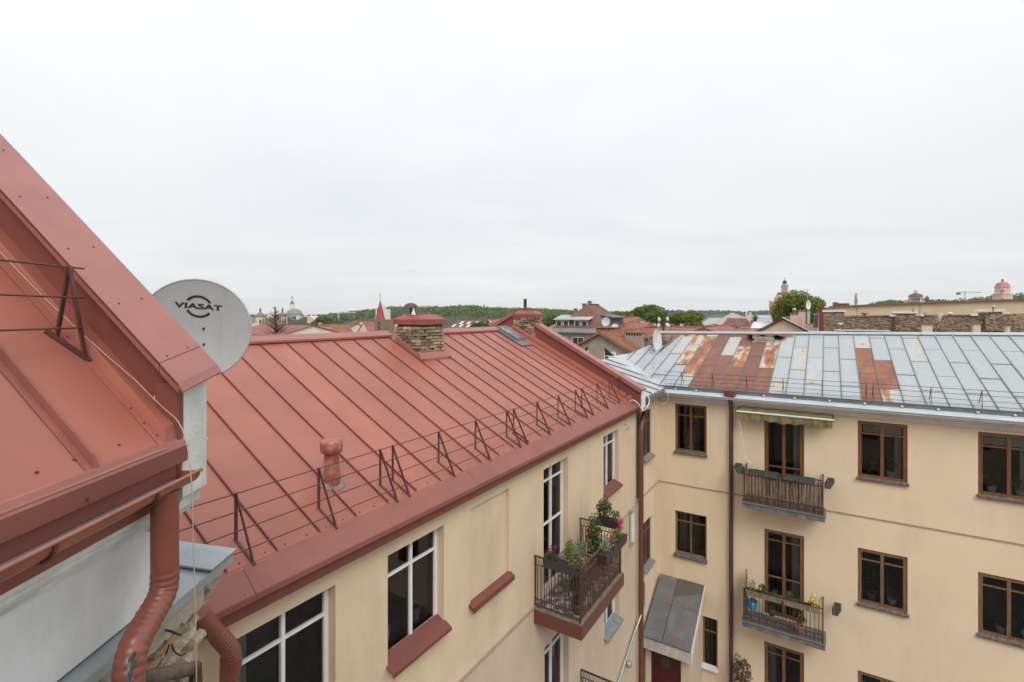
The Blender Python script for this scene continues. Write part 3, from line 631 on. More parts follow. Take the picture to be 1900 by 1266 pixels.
# iron balcony
def iron_balcony(root, F, s0, s1, dpt, zt, mt, slab_m, top_m, base_lbl, zs=None, n_long=32, n_side=13, near_only=False):
    zs = zs or zt - 1.08
    m = MB(); m.fbox(F, s0 - .07, s1 + .07, .03, dpt + .06, zs - .29, zs - .012); b = obj('balcony', m, slab_m, root, base_lbl)
    m = MB(); m.fbox(F, s0 - .06, s1 + .06, .03, dpt + .05, zs - .012, zs); obj('slab_top', m, top_m, b)
    m = MB(); m.fbox(F, s0 + .1, s1 - .1, .05, dpt - .09, zs, zs + .008); obj('floor_tiles', m, tile_fl, b)
    m = MB(); e = .02
    hr = [(F(s0, 0, zt), F(s0, dpt, zt)), (F(s0, dpt, zt), F(s1, dpt, zt)), (F(s1, dpt, zt), F(s1, 0, zt))]
    for k, (a, c) in enumerate(hr):
        obj('handrail', MB().bar(a, c, .045, .022), mt, b)
        for zz, t_ in ((zt - .17, .014), (zs + .20, .012), (zs + .07, .014)):
            dz = Vector((0, 0, zz - zt)); obj('rail', MB().bar(a + dz, c + dz, t_, .018), mt, b)
    for s_ in (s0, s1):
        obj('post', MB().bar(F(s_, dpt, zs), F(s_, dpt, zt), .03, .03), mt, b); obj('post', MB().bar(F(s_, .03, zs), F(s_, .03, zt), .025, .025), mt, b)
    bm = MB(); bm.bar((0, 0, .07), (0, 0, zt - zs - .17), .015, .015)
    # ornament ring in the top band
    me = bm.mesh('baluster', mt)
    om = MB(); om.ring((0, 0, 0), 1, .10, (.35, 0, 0), (0, 0, 1), 10); ome = om.mesh('scroll', mt)
    cm = MB(); cm.ring((0, 0, 0), 1, .13, (1, 0, 0), (0, 0, 1), 10); cme = cm.mesh('circle', mt)
    vm_ = MB(); vm_.bar((-.045, 0, .2), (0, 0, zt - zs - .18), .011, .011); vm_.bar((.045, 0, .2), (0, 0, zt - zs - .18), .011, .011); vme = vm_.mesh('splayed_baluster', mt)
    sides = [(F(s0, 0, zs), F(s0, dpt, zs), n_side), (F(s0, dpt, zs), F(s1, dpt, zs), n_long), (F(s1, dpt, zs), F(s1, 0, zs), n_side)]
    for a, c, n in sides:
        d = c - a; ang = math.atan2(d.y, d.x)
        for k in range(1, n):
            p = a + d * (k / n); Mx = Matrix.Translation(p) @ Matrix.Rotation(ang, 4, 'Z')
            piece('baluster', me if k % 4 else vme, b, Mx)
            q = a + d * ((k - .5) / n)
            piece('scroll', ome, b, Matrix.Translation(q + Vector((0, 0, zt - zs - .085))) @ Matrix.Rotation(ang, 4, 'Z') @ Matrix.Scale(.06, 4))
            if k % 2: piece('circle', cme, b, Matrix.Translation(p + Vector((0, 0, .135))) @ Matrix.Rotation(ang, 4, 'Z') @ Matrix.Scale(.055, 4))
    return b
iron_balcony(A, FA, 9.17, 11.45, 1.05, -5.06, iron, slab_red, conc, 'iron railed balcony with red brown slab edge')
iron_balcony(A, FA, 9.17, 11.45, 1.05, -8.8, iron_k, slab_red, conc, 'lower iron railed balcony')

# ------------------------------------------------------------------ plants and planters on the iron balcony
def foliage_thing(name, label, cat, base, parts, group=None):
    r = thing(name, label, cat, base, group)
    for nm, mb, mt in parts: obj(nm, mb, mt, r)
    return r
def planter(F, s0, s1, d0, d1, z, h, label, plants, mt=plast_d, group=None, tilt=0.0, name='planter_box', cat='planter'):
    c = F((s0 + s1) / 2, (d0 + d1) / 2, z)
    r = thing(name, label, cat, c, group)
    m = MB(); i = .012
    def T(s, d, zz):            # optional outward tilt
        return F(s, d + tilt * (zz - z), zz)
    m.hexa([T(s0 + i, d0 + i, z), T(s1 - i, d0 + i, z), T(s1 - i, d1 - i, z), T(s0 + i, d1 - i, z), T(s0, d0, z + h), T(s1, d0, z + h), T(s1, d1, z + h), T(s0, d1, z + h)])
    m.fbox(T, s0 - .008, s1 + .008, d0 - .008, d0 + .006, z + h - .02, z + h + .005); m.fbox(T, s0 - .008, s1 + .008, d1 - .006, d1 + .008, z + h - .02, z + h + .005)
    obj('box', m, mt, r)
    m = MB(); m.fbox(T, s0 + .02, s1 - .02, d0 + .02, d1 - .02, z + h - .01, z + h + .006); obj('soil', m, mat('potting_soil', (.035, .025, .018), None, 20, .95), r)
    for (nm, s, rad, hh, n, sz, mt2) in plants:
        q = MB(); q.leaves(T(s, (d0 + d1) / 2, z + h + hh * .45), (rad, rad, hh * .55), n, sz, shell=.1); obj(nm, q, mt2, r)
    return r
planter(lambda s, d, z: P(9.12 + d, -5.2 + s, z), .28, .98, -.10, .09, -5.17, .17, 'dark grey planter with purple flowers on the near balcony rail', [('flowers', .45, .07, .16, 60, .04, leaf), ('petals', .47, .10, .30, 70, .055, pet_p), ('flowers', .62, .06, .12, 30, .035, leaf_br), ('small_conifer', .84, .09, .55, 520, .045, leaf_y), ('flowers', .36, .09, .16, 110, .04, leaf), ('flowers', .5, .1, .12, 110, .04, leaf_d)])
planter(FA, 10.02, 11.3, 1.07, 1.27, -5.30, .19, 'long dark grey planter with pink flowers outside the balcony rail', [('flowers', 10.2, .12, .26, 180, .05, leaf_s), ('leaves', 10.45, .13, .2, 160, .05, leaf_d), ('leaves', 10.85, .13, .22, 160, .05, leaf), ('petals', 10.45, .14, .34, 90, .055, pet_s), ('flowers', 10.65, .1, .16, 70, .05, leaf), ('dark_leaves', 10.55, .1, .2, 40, .05, leaf_br), ('flowers', 11.0, .1, .24, 70, .05, leaf_s), ('petals', 11.1, .08, .52, 60, .06, pet_k)])
planter(lambda s, d, z: P(11.5 + d, -5.2 + s, z), .45, 1.05, -.09, .1, -5.12, .18, 'dark planter with a leafy bush on the far balcony rail', [('bush', .62, .2, .48, 620, .06, leaf_d), ('bush', .9, .13, .26, 120, .06, leaf)])
def potted(F, s, d, z, rp0, hp, label, plants, mt=white_p, group=None, name='potted_plant', cat='potted plant'):
    c = F(s, d, z); r = thing(name, label, cat, c, group)
    m = MB(); m.lathe(c, [(rp0 * .7, 0), (rp0, hp), (rp0 * .9, hp), (rp0 * .8, hp * .85), (0, hp * .85)], 14); obj('pot', m, mt, r)
    for (nm, rad, hh, n, sz, mt2) in plants:
        q = MB(); q.leaves(c + Vector((0, 0, hp + hh * .45)), (rad, rad, hh * .55), n, sz, shell=.05); obj(nm, q, mt2, r)
    return r
zf = -6.13
potted(FA, 10.9, .62, zf, .15, .3, 'tall dark conifer in a pot behind the iron balcony rail', [('conifer', .2, 1.25, 1500, .055, leaf_d), ('light_tips', .2, 1.3, 260, .05, leaf)], clay_p)
potted(FA, 10.1, .45, zf + .45, .13, .24, 'silvery lavender in a white pot on the iron balcony', [('lavender', .2, .38, 420, .05, leaf_s)], white_p)
potted(FA, 10.5, .45, zf + .45, .12, .2, 'pale green herb in a small pot on the iron balcony', [('leaves', .19, .34, 360, .05, leaf_s)], clay_p)
potted(FA, 9.45, .86, zf, .13, .22, 'dark climbing plant at the near corner of the iron balcony', [('leaves', .17, 1.0, 900, .06, leaf_d)], plast_d)
m = MB(); c = FA(9.95, .42, zf)
ch_ = thing('folding_chair', 'grey slatted wooden chair on the iron balcony', 'chair', c)
def CH(s, d, z): return FA(9.95 + s, .42 + d, zf + z)
for k in range(5): obj('back_slat', MB().bar(CH(-.19, -.17 - .012 * k, .52 + .075 * k), CH(.19, -.17 - .012 * k, .52 + .075 * k), .012, .05), wood_g, ch_)
for k in range(5): obj('seat_slat', MB().bar(CH(-.2, -.14 + .075 * k, .44), CH(.2, -.14 + .075 * k, .44), .055, .014), wood_g, ch_)
for sx in (-.2, .2):
    obj('leg', MB().bar(CH(sx, -.22, .86), CH(sx, .16, 0), .022, .035), wood_g, ch_); obj('leg', MB().bar(CH(sx, .18, .44), CH(sx, -.18, 0), .022, .035), wood_g, ch_)
m = MB(); m.lathe(FA(10.3, .45, zf), [(.2, 0), (.03, .02), (.03, .42), (.26, .43), (.26, .45), (0, .45)], 16); single('plant_stand', m, wood_g, 'round grey stand holding pots on the iron balcony', 'stand', FA(10.3, .45, zf))

# =================================================================== NEAR LEFT HOUSE (C)
def W(x, y, z): return Vector((x, y, z + H))
def ZC(x): return -.686 + .92 * (-1.785 - x)
SK = .2
def SC(k, y0, dz=0.0, x0=-1.785): return W(x0 - k, y0 + SK * k, ZC(x0 - k) + dz)
red_bd = mat('red_eave_board', (.26, .078, .055), (.22, .066, .047), 4, .5)
seam_r2 = mat('red_seam_near', (.25, .078, .058), (.21, .066, .05), 4, .5)
Cb = thing('near_house', 'near house at left with steep red sheet roof, clad gable parapet and white wall', 'house', (-3.4, 0, 0))
Y_0, KR = -3.0, 3.3
m = MB(); m.prism([W(-1.98, Y_0, -1.60), W(-1.98, Y_0, -1.10), W(-1.80, Y_0, -.74), W(-1.785 - KR, Y_0, ZC(-1.785 - KR) - .04), W(-8, Y_0, -.7), W(-8, Y_0, -1.6)], (0, 3.0 - Y_0 - .02, 0)); 
obj('wall', m, white_wall, Cb)
# moulded cornice under the gutter
def extr(mb, prof, y0, y1):
    n = len(prof)
    for (a, b) in zip(prof, prof[1:]): mb.quad(W(a[0], y0, a[1]), W(a[0], y1, a[1]), W(b[0], y1, b[1]), W(b[0], y0, b[1]))
    mb.poly([W(p[0], y1, p[1]) for p in prof])
m = MB(); extr(m, [(-1.99, -1.0), (-1.866, -1.0), (-1.866, -1.05), (-1.902, -1.053), (-1.902, -1.066), (-1.890, -1.085), (-1.905, -1.112), (-1.935, -1.125), (-1.958, -1.128), (-1.952, -1.145), (-1.956, -1.16), (-1.99, -1.165)], Y_0, 2.80)
obj('cornice', m, white_pl, Cb)
m = MB(); extr(m, [(-1.9, -.36), (-1.79, -.36), (-1.79, -1.0), (-1.80, -1.015), (-1.83, -1.03), (-1.83, -1.08), (-1.845, -1.09), (-1.88, -1.11), (-1.885, -1.14), (-1.93, -1.165), (-1.985, -1.19), (-2.3, -1.19)], 2.735, 2.95)
m.poly([W(-1.9, 2.735, -.36), W(-1.79, 2.735, -.36), W(-1.79, 2.735, -1.0), W(-1.83, 2.735, -1.08), W(-1.98, 2.735, -1.19), W(-2.3, 2.735, -1.19)])
obj('parapet_end', m, white_pl, Cb, 'white plastered end of the gable parapet with moulded foot')
# roof
m = MB(); a = [SC(-.0, Y_0, -.03), SC(KR, Y_0 - SK * KR, -.03)]; 
m.quad(W(-1.785, Y_0, -.72), W(-1.785, 2.70, -.72), SC(KR, 2.70, -.03), W(-1.785 - KR, Y_0, ZC(-1.785 - KR) - .03))
roofC = obj('roof', m, red, Cb)
es = [Y_0, -2.36, -1.91, -1.46, -1.0, -.545, -.09, .36, .815, 1.27, 1.722, 2.174, 2.60]
for a, b in zip(es, es[1:]):
    m = MB(); vs = []; fs = []; ns_ = 10
    for j in range(ns_ + 1):
        k = -.012 + (KR + .012) * j / ns_
        for i in range(5):
            bow = .0035 * math.sin(j * 1.3 + a * 9) * (1 if 0 < i < 4 else 0); vs.append(SC(k, a + (b - a) * i / 4, bow))
    for j in range(ns_):
        for i in range(4): fs.append((j * 5 + i, j * 5 + i + 1, (j + 1) * 5 + i + 1, (j + 1) * 5 + i))
    m.add(vs, fs, True); obj('roof_panel', m, red, roofC)
for y in es[1:-1]:
    m = MB(); h = .05
    m.hexa([SC(.0, y - .012), SC(.0, y + .016), SC(KR, y + .016), SC(KR, y - .012), SC(.03, y - .006, h), SC(.03, y + .008, h), SC(KR, y + .008, h), SC(KR, y - .006, h)])
    m.hexa([SC(.0, y - .05, .002), SC(.0, y - .012, .002), SC(KR, y - .012, .002), SC(KR, y - .05, .002), SC(.0, y - .05, .007), SC(.0, y - .012, .009), SC(KR, y - .012, .009), SC(KR, y - .05, .007)])
    obj('seam', m, seam_r2, roofC)
m = MB(); m.hexa([SC(.005, 2.60), SC(.005, 2.715), SC(KR, 2.715), SC(KR, 2.60), SC(.02, 2.615, .075), SC(.02, 2.715, .075), SC(KR, 2.715, .085), SC(KR, 2.625, .085)])
m.hexa([SC(.0, 2.56, .003), SC(.0, 2.60, .003), SC(KR, 2.60, .003), SC(KR, 2.56, .003), SC(.0, 2.56, .008), SC(.0, 2.60, .01), SC(KR, 2.60, .01), SC(KR, 2.56, .008)])
obj('step_flashing', m, red, roofC, 'raised sheet box along the foot of the parapet')
m = MB()     # eave strip + fascia sheet
m.hexa([W(-1.81, Y_0, -.70), W(-1.81, 2.73, -.70), W(-1.83, 2.73, -.66), W(-1.83, Y_0, -.66), W(-1.770, Y_0, -.715), W(-1.770, 2.75, -.715), W(-1.79, 2.73, -.668), W(-1.79, Y_0, -.668)])
obj('eave_strip', m, red_c, roofC); m = MB(); m.hexa([W(-1.80, Y_0, -.80), W(-1.775, Y_0, -.80), W(-1.775, 2.755, -.80), W(-1.80, 2.755, -.80), W(-1.80, Y_0, -.712), W(-1.771, Y_0, -.712), W(-1.771, 2.755, -.712), W(-1.80, 2.755, -.712)])
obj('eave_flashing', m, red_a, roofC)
m = MB(); m.hexa([W(-1.90, Y_0, -1.02), W(-1.85, Y_0, -1.02), W(-1.85, 2.71, -1.02), W(-1.90, 2.71, -1.02), W(-1.90, Y_0, -.76), W(-1.85, Y_0, -.76), W(-1.85, 2.71, -.76), W(-1.90, 2.71, -.76)]); obj('fascia', m, red_bd, roofC)
m = MB(); m.hexa([W(-1.806, Y_0, -.878), W(-1.80, Y_0, -.878), W(-1.80, 2.72, -.878), W(-1.806, 2.72, -.878), W(-1.806, Y_0, -.79), W(-1.80, Y_0, -.79), W(-1.80, 2.72, -.79), W(-1.806, 2.72, -.79)]); obj('drip_flashing', m, red_bd, roofC)
# gutter
gut = mat('copper_red_gutter', (.33, .115, .065), (.27, .085, .05), 5, .35, dirt=(.13, .06, .045), dscale=6, damt=.5, spec=.6)
m = MB(); n = 10; sec = [(-1.755 - .066 * math.cos(math.pi * i / n), -.850 - .066 * math.sin(math.pi * i / n)) for i in range(n + 1)]; sec2 = [(-1.755 - .061 * math.cos(math.pi * i / n), -.850 - .061 * math.sin(math.pi * i / n)) for i in range(n + 1)]
vs = [W(x, Y_0, z) for x, z in sec] + [W(x, 2.73, z) for x, z in sec]; m.add(vs, [(i, i + 1, n + 2 + i, n + 1 + i) for i in range(n)], True)
gt = obj('gutter', m, gut, Cb, 'half round copper red gutter')
m = MB(); vs = [W(x, Y_0, z) for x, z in sec2] + [W(x, 2.725, z) for x, z in sec2]; m.add(vs, [(i, i + 1, n + 2 + i, n + 1 + i) for i in range(n)], True); obj('gutter_lining', m, zinc_d, gt)
m = MB(); m.tube([W(-1.687, Y_0, -.846), W(-1.687, 2.735, -.846)], .010, 8); m.poly([W(x, 2.728, z) for x, z in sec]); obj('rim', m, gut, gt)
for y in (.2, .75, 1.3, 1.86, 2.40):
    m = MB(); m.tube([W(-1.755 - .072 * math.cos(math.pi * i / n), y, -.852 - .072 * math.sin(math.pi * i / n)) for i in range(n + 1)], .008, 5); obj('bracket', m, guard_m, gt)
# parapet
def YI(x): return 2.705 + SK * (-1.79 - x)
def YO(x): return 2.955 + SK * (-1.79 - x)
XE = -1.785 - KR
m = MB(); zi = lambda x: -.375 + .92 * (-1.74 - x); zo = lambda x: -.310 + .92 * (-1.74 - x)
m.fbox(W, -1.9, -1.786, 2.69, 2.736, -.80, -.372)
m.hexa([W(-1.795, YI(-1.795), -.95), W(XE, YI(XE), ZC(XE) - .3), W(XE, YO(XE), ZC(XE) - .3), W(-1.795, YO(-1.795), -.95),
        W(-1.795, YI(-1.795), zi(-1.795)), W(XE, YI(XE), zi(XE)), W(XE, YO(XE), zo(XE)), W(-1.795, YO(-1.795), zo(-1.795))])
parC = obj('gable_parapet', m, MATS['parapet_red_shaded'], Cb, 'red sheet face of the gable parapet')
def CI(k, dz=0, o=0.0): return W(-1.74 - k, 2.625 + SK * k - o, -.366 + .92 * k + dz)
def CO(k, dz=0): return W(-1.74 - k, 2.972 + SK * k, -.301 + .92 * k + dz)
for i, (a, b) in enumerate([(-.0, .112), (.115, 1.484), (1.487, 3.2)]):
    m = MB(); o = .0025 * (i % 2)
    m.hexa([CI(a, -.02 + o), CI(b, -.02 + o), CO(b, -.02 + o), CO(a, -.02 + o), CI(a, o), CI(b, o), CO(b, o), CO(a, o)])
    m.hexa([CI(a, -.05 + o), CI(b, -.05 + o), CI(b, -.05 + o, -.012), CI(a, -.05 + o, -.012), CI(a, o), CI(b, o), CI(b, o - .004, -.012), CI(a, o - .004, -.012)])
    if i == 0:
        m.hexa([CI(0, -.048) + Vector((.022, 0, 0)), CO(0, -.048) + Vector((.022, 0, 0)), CO(0, -.02), CI(0, -.02), CI(0, -.04) + Vector((.026, 0, 0)), CO(0, -.04) + Vector((.026, 0, 0)), CO(0, .001), CI(0, .001)])
    obj('coping', m, red_c, parC)
m = MB()
for k in (.13, .44, .78, 1.12, 1.46, 1.8):
    for f in (.22, .72): m.lathe(CI(k).lerp(CO(k), f) + Vector((0, 0, -.001)), [(.0065, 0), (.0065, .004), (.003, .009)], 7)
for k in (.05, .12, .2, .6, 1.1): m.lathe(SC(k, 2.58 if k > .1 else 2.59, .008), [(.007, 0), (.005, .006)], 6)
for y in (.9, 1.35, 1.95, 2.12, 2.36): m.lathe(SC(.07, y, .0), [(.008, 0), (.007, .006)], 6)
for y in (1.1, 1.6, 2.1): m.lathe(W(-1.770, y, -.775), [(.006, -.006), (.006, .006)], 6)
obj('screws', m, screw_m, roofC, kind='stuff')
# snow guard of C
m = MB(); m.tube([W(-2.33, Y_0, .244), W(-2.33, 2.74, .244)], .0055, 6); sg2 = obj('snow_guard', m, guard_m, roofC, 'iron bracket with three thin rails on the steep roof')
for x, z, y in ((-2.302, .085, 2.715), (-2.273, -.075, 2.66)): obj('rail', MB().tube([W(x, Y_0, z), W(x, y, z)], .0055, 6), guard_m, sg2)
m = MB(); m.bar(W(-2.385, 2.635, ZC(-2.385)), W(-2.33, 2.65, .25), .022, .010, (1, 0, 0)); m.bar(W(-2.33, 2.65, .25), W(-2.255, 2.665, ZC(-2.255)), .022, .010, (1, 0, 0)); m.bar(W(-2.42, 2.615, ZC(-2.42) + .012), W(-2.245, 2.675, ZC(-2.245) + .012), .028, .014, (1, 0, .9))
bo = obj('bracket', m, guard_m, sg2)
bc = bo.copy(); C.objects.link(bc); bc.location = (0, -1.4, 0)
# downpipe of C
m = MB(); elbowed([W(-1.757, 2.547, -.90), W(-1.757, 2.547, -1.15), W(-1.757, 2.547, -1.35), W(-1.755, 2.515, -1.42), W(-1.747, 2.41, -1.475), W(-1.722, 2.295, -1.515), W(-1.708, 2.245, -1.60), W(-1.706, 2.235, -1.72), W(-1.706, 2.235, -1.90)], .0615, [(.40, .98)], m, 22); m.tube([W(-1.706, 2.235, -1.88), W(-1.706, 2.235, -H)], .0615, 22)
obj('downpipe', m, pipe_red, Cb, 'wide brown red downpipe with a ribbed elbow')
# zinc ledge and stub wall
m = MB(); m.hexa([W(-2.0, Y_0, -1.60), W(-1.76, Y_0, -1.66), W(-1.76, 2.1, -1.66), W(-2.0, 2.1, -1.60), W(-2.0, Y_0, -1.565), W(-1.76, Y_0, -1.645), W(-1.76, 2.1, -1.645), W(-2.0, 2.1, -1.565)])
m.hexa([W(-2.3, 2.1, -1.60), W(-1.90, 2.1, -1.66), W(-1.90, 3.42, -1.66), W(-2.3, 3.42, -1.60), W(-2.3, 2.1, -1.562), W(-1.90, 2.1, -1.635), W(-1.90, 3.42, -1.635), W(-2.3, 3.42, -1.565)])
m.hexa([W(-1.90, 2.1, -1.685), W(-1.895, 2.1, -1.685), W(-1.895, 3.42, -1.685), W(-1.90, 3.42, -1.685), W(-1.905, 2.1, -1.63), W(-1.897, 2.1, -1.63), W(-1.897, 3.42, -1.63), W(-1.905, 3.42, -1.63)])
m.hexa([W(-2.3, 3.16, -1.562), W(-1.885, 3.16, -1.618), W(-1.885, 3.44, -1.618), W(-2.3, 3.44, -1.562), W(-2.3, 3.16, -1.55), W(-1.882, 3.16, -1.606), W(-1.882, 3.44, -1.606), W(-2.3, 3.44, -1.55)])
obj('ledge', m, zinc_g, Cb, 'grey zinc capped ledge below the white wall')
m = MB(); ny, nz = 90, 80; vs = []; ids = {}
def ymax(z):
    if z > -1.80: return 3.40 + .02 * noise.noise(Vector((0, 5, z * 30)))
    if z > -1.90: return 3.40 - (-(z + 1.80)) / .10 * .27 + .02 * noise.noise(Vector((0, 5, z * 30)))
    return 3.13 + .03 * noise.noise(Vector((3, 5, z * 14)))
for j in range(nz + 1):
    z = -1.65 - 1.5 * (j / nz) ** 1.2
    for i in range(ny + 1):
        y = 1.0 + (ymax(z) - 1.0) * i / ny
        xf = -1.90
        sm_ = z > -1.73 - .05 * noise.noise(Vector((y * 4, 0, 1))) and y < 3.12
        p = Vector((0, y, z)); q = noise.noise(p * 11) * .022 + noise.noise(p * 27) * .014 + abs(noise.noise(p * 5)) * .03
        if sm_: q *= .12
        else: q -= .028
        vs.append(W(xf - .03 + q - (.02 if y > 3.1 else 0), y, z))
    for i in (1, 2, 3): vs.append(W(-1.9 - .2 * i, ymax(z) + .015 * noise.noise(Vector((i, 2, z * 20))), z))
rw = ny + 4; m.add(vs, [(j * rw + i, j * rw + i + 1, (j + 1) * rw + i + 1, (j + 1) * rw + i) for j in range(nz) for i in range(rw - 1)], False)
m.fbox(W, -2.6, -1.95, 1.0, 3.05, -H, -3.10)
stub = obj('rubble_wall', m, rubble, Cb, 'broken rubble masonry wall under the zinc ledge')
m = MB(); ny, nz = 14, 6; vs = []
for j in range(nz + 1):
    for i in range(ny + 1):
        y = 2.62 + .50 * i / ny; z = -1.66 - .14 * j / nz - .03 * noise.noise(Vector((i * .7, j, 3))) * (j == nz); vs.append(W(-1.908 + .002 * noise.noise(Vector((i, j, 0))), y, z))
m.add(vs, [(j * (ny + 1) + i, j * (ny + 1) + i + 1, (j + 1) * (ny + 1) + i + 1, (j + 1) * (ny + 1) + i) for j in range(nz) for i in range(ny)], True); obj('plaster_patch', m, plaster_o, stub)
m = MB(); m.hexa([W(-1.96, 2.62, -1.95), W(-1.925, 2.62, -1.95), W(-1.925, 2.95, -1.86), W(-1.96, 2.95, -1.86), W(-1.96, 2.60, -1.89), W(-1.925, 2.60, -1.89), W(-1.925, 2.97, -1.80), W(-1.96, 2.97, -1.80)]); obj('plaster_patch', m, ochre, stub, 'ochre patch')
st = MB(); st.add([(-.5, -.5, -.4), (.5, -.45, -.5), (.45, .5, -.45), (-.5, .45, -.5), (-.42, -.5, .45), (.5, -.4, .5), (.4, .45, .4), (-.45, .5, .5), (0, 0, .58), (.6, 0, 0)], [(3, 2, 1, 0), (4, 5, 8), (5, 6, 8), (6, 7, 8), (7, 4, 8), (0, 1, 5, 4), (1, 2, 9), (2, 6, 9), (6, 5, 9), (5, 1, 9), (2, 3, 7, 6), (3, 0, 4, 7)]); ST = st.mesh('stone', stone_m)
for k in range(95):
    z = random.uniform(-2.75, -1.76); y = random.uniform(2.35, min(ymax(z), 3.3) - .02)
    if y < 3.1 and z > -1.84: z -= .12
    piece('stone', ST, stub, Matrix.Translation(W(-1.945, y, z)) @ Matrix.Rotation(random.uniform(-.5, .5), 4, 'X') @ Matrix.Rotation(random.uniform(-.2, .2), 4, 'Z') @ Matrix.Diagonal((.05, random.uniform(.05, .13), random.uniform(.025, .055), 1)))
m = MB(); m.tube(spline([at(255, 1262, 2.47), at(300, 1252, 2.65), at(362, 1240, 2.9)], 5), [.036] * 11, 12); m.bar(at(362, 1232, 2.9), at(365, 1300, 2.9), .05); obj('old_pipe', m, old_pipe, Cb, 'cracked dark brown horizontal pipe')
m = MB(); m.tube([at(302, 1168, 2.80), at(318, 1172, 2.72), at(336, 1179, 2.66)], .006, 6); m.tube(spline([at(318, 1196, 2.80), at(325, 1210, 2.78), at(336, 1216, 2.80), at(344, 1212, 2.84)]), .005, 6); m.tube(spline([at(314, 1196, 2.80), at(308, 1215, 2.8)]), .004, 5); m.tube(spline([at(302, 1222, 2.7), at(290, 1240, 2.65), at(280, 1250, 2.6)]), .004, 5)
obj('iron_hooks', m, iron_k, stub)
m = MB(); vs = []
for j in range(9):
    for i in range(9): vs.append(at(238 + i * 3.9 - j * .5 + 1.2 * math.sin(j * 2 + i), 1212 + j * 9 + abs(i - 3) * 3 * (j == 0) - i * 1.2, 2.15 + .02 * i + .012 * math.sin(i * 1.9 + j) + .006 * math.cos(j * 2.1 + i)))
m.add(vs, [(j * 9 + i, j * 9 + i + 1, (j + 1) * 9 + i + 1, (j + 1) * 9 + i) for j in range(8) for i in range(8)]); single('plastic_sheet', m, plast_sheet, 'crumpled dark plastic sheet wrapped at the foot of the near ribbed downpipe', 'plastic sheet', at(255, 1250, 2.24))
m = MB(); m.tube(spline([at(-40, 425, 2.80), at(0, 467, 2.79), at(50, 520, 2.77), at(100, 570, 2.745), at(150, 617, 2.73), at(200, 662, 2.71), at(250, 705, 2.69), at(280, 735, 2.675), at(310, 763, 2.66), at(326, 777, 2.655), at(338, 797, 2.63), at(348, 830, 2.60), at(353, 870, 2.57), at(357, 930, 2.56), at(359, 1010, 2.56), at(362, 1120, 2.56), at(364, 1200, 2.56), at(365, 1320, 2.56)], 4), .0029, 6)
single('cable', m, cable_w, 'cream cable running down the near red roof and hanging over its gutter', 'cable', at(326, 777, 2.655))
# ------------------------------------------------------------------ satellite dish
def dish(name, label, c, nrm, r, m_front, depth=.12, printed=False, mast=None, squash=1.0):
    c = Vector(c); n = Vector(nrm).normalized(); X = Vector((0, 0, 1)).cross(n).normalized(); Y = n.cross(X)
    t_ = thing(name, label, 'satellite dish', c)
    def D(x, y, o=0): return c + X * x * squash + Y * y + n * (depth * ((x * x + y * y) / r / r - 1) + o)
    m = MB(); nr, na = 10, 48; vs = [D(0, 0)]
    for i in range(1, nr + 1):
        for k in range(na): a = 2 * math.pi * k / na; q = r * i / nr; vs.append(D(q * math.cos(a), q * math.sin(a)))
    fs = [(0, 1 + k, 1 + (k + 1) % na) for k in range(na)] + [(1 + (i - 1) * na + k, 1 + i * na + k, 1 + i * na + (k + 1) % na, 1 + (i - 1) * na + (k + 1) % na) for i in range(1, nr) for k in range(na)]
    m.add(vs, fs, True); m.add([v - n * .012 for v in vs], [f[::-1] for f in fs], True)
    rf_ = obj('reflector', m, m_front, t_)
    m = MB(); m.tube([D(r * math.cos(2 * math.pi * k / na), r * math.sin(2 * math.pi * k / na), -.005) for k in range(na + 1)], r * .022, 6, False); obj('rim', m, m_front, t_)
    m = MB(); m.hexa([D(-.06, -.12, -.02), D(.06, -.12, -.02), D(.06, .12, -.02), D(-.06, .12, -.02), D(-.06, -.12, -.14), D(.06, -.12, -.14), D(.06, .12, -.14), D(-.06, .12, -.14)]); obj('mount', m, steel, t_)
    if mast:
        m = MB(); m.tube([D(0, 0, -.1)] + [Vector(p) for p in mast], .022, 8); obj('mast', m, steel, t_)
    return t_, D
dc = at(363, 611, 4.1)
vd, D = dish('satellite_dish', 'large grey satellite dish with black lettering behind the near red parapet', dc, (.30, -1, -.05), .405, dish_m, .05, mast=[dc + Vector((-.1, .25, -.3)), dc + Vector((-.55, -.15, -.55))])
m = MB()
for (x, y) in ((.045, 0.0), (.045, -.13)): m.lathe(D(x, y, .0) - Vector((0, 0, 0)), [(.0, -.012), (.011, -.006), (.011, .006), (0, .012)], 8)
obj('bolts', m, screw_m, vd)
# lettering: text mesh laid on the reflector
fc = bpy.data.curves.new('lettering', 'FONT'); fc.body = 'VIASAT'; fc.align_x = 'CENTER'; fc.align_y = 'CENTER'; fc.size = 1.0; fc.offset = .035; fc.space_character = 1.05
fo = bpy.data.objects.new('lettering', fc); C.objects.link(fo)
bpy.context.view_layer.update()
tm = bpy.data.meshes.new_from_object(fo.evaluated_get(bpy.context.evaluated_depsgraph_get())); C.objects.unlink(fo); bpy.data.objects.remove(fo)
xs = [v.co.x for v in tm.vertices]; ys = [v.co.y for v in tm.vertices]; wx = max(xs) - min(xs); wy = max(ys) - min(ys); mxx = (max(xs) + min(xs)) / 2; myy = (max(ys) + min(ys)) / 2
tx, ty = .015, .185
m = MB(); vs = []
for v in tm.vertices:
    x = (v.co.x - mxx) / wx * .345; y = (v.co.y - myy) / wy * .046; x += .0; 
    big = 1 + .25 * (abs(x) / .17) * 0
    vs.append(D(tx + x + y * .12, ty + y - x * .09, .003))
m.add(vs, [tuple(p.vertices) for p in tm.polygons]); obj('lettering', m, black, vd, 'black logo lettering')
m = MB()
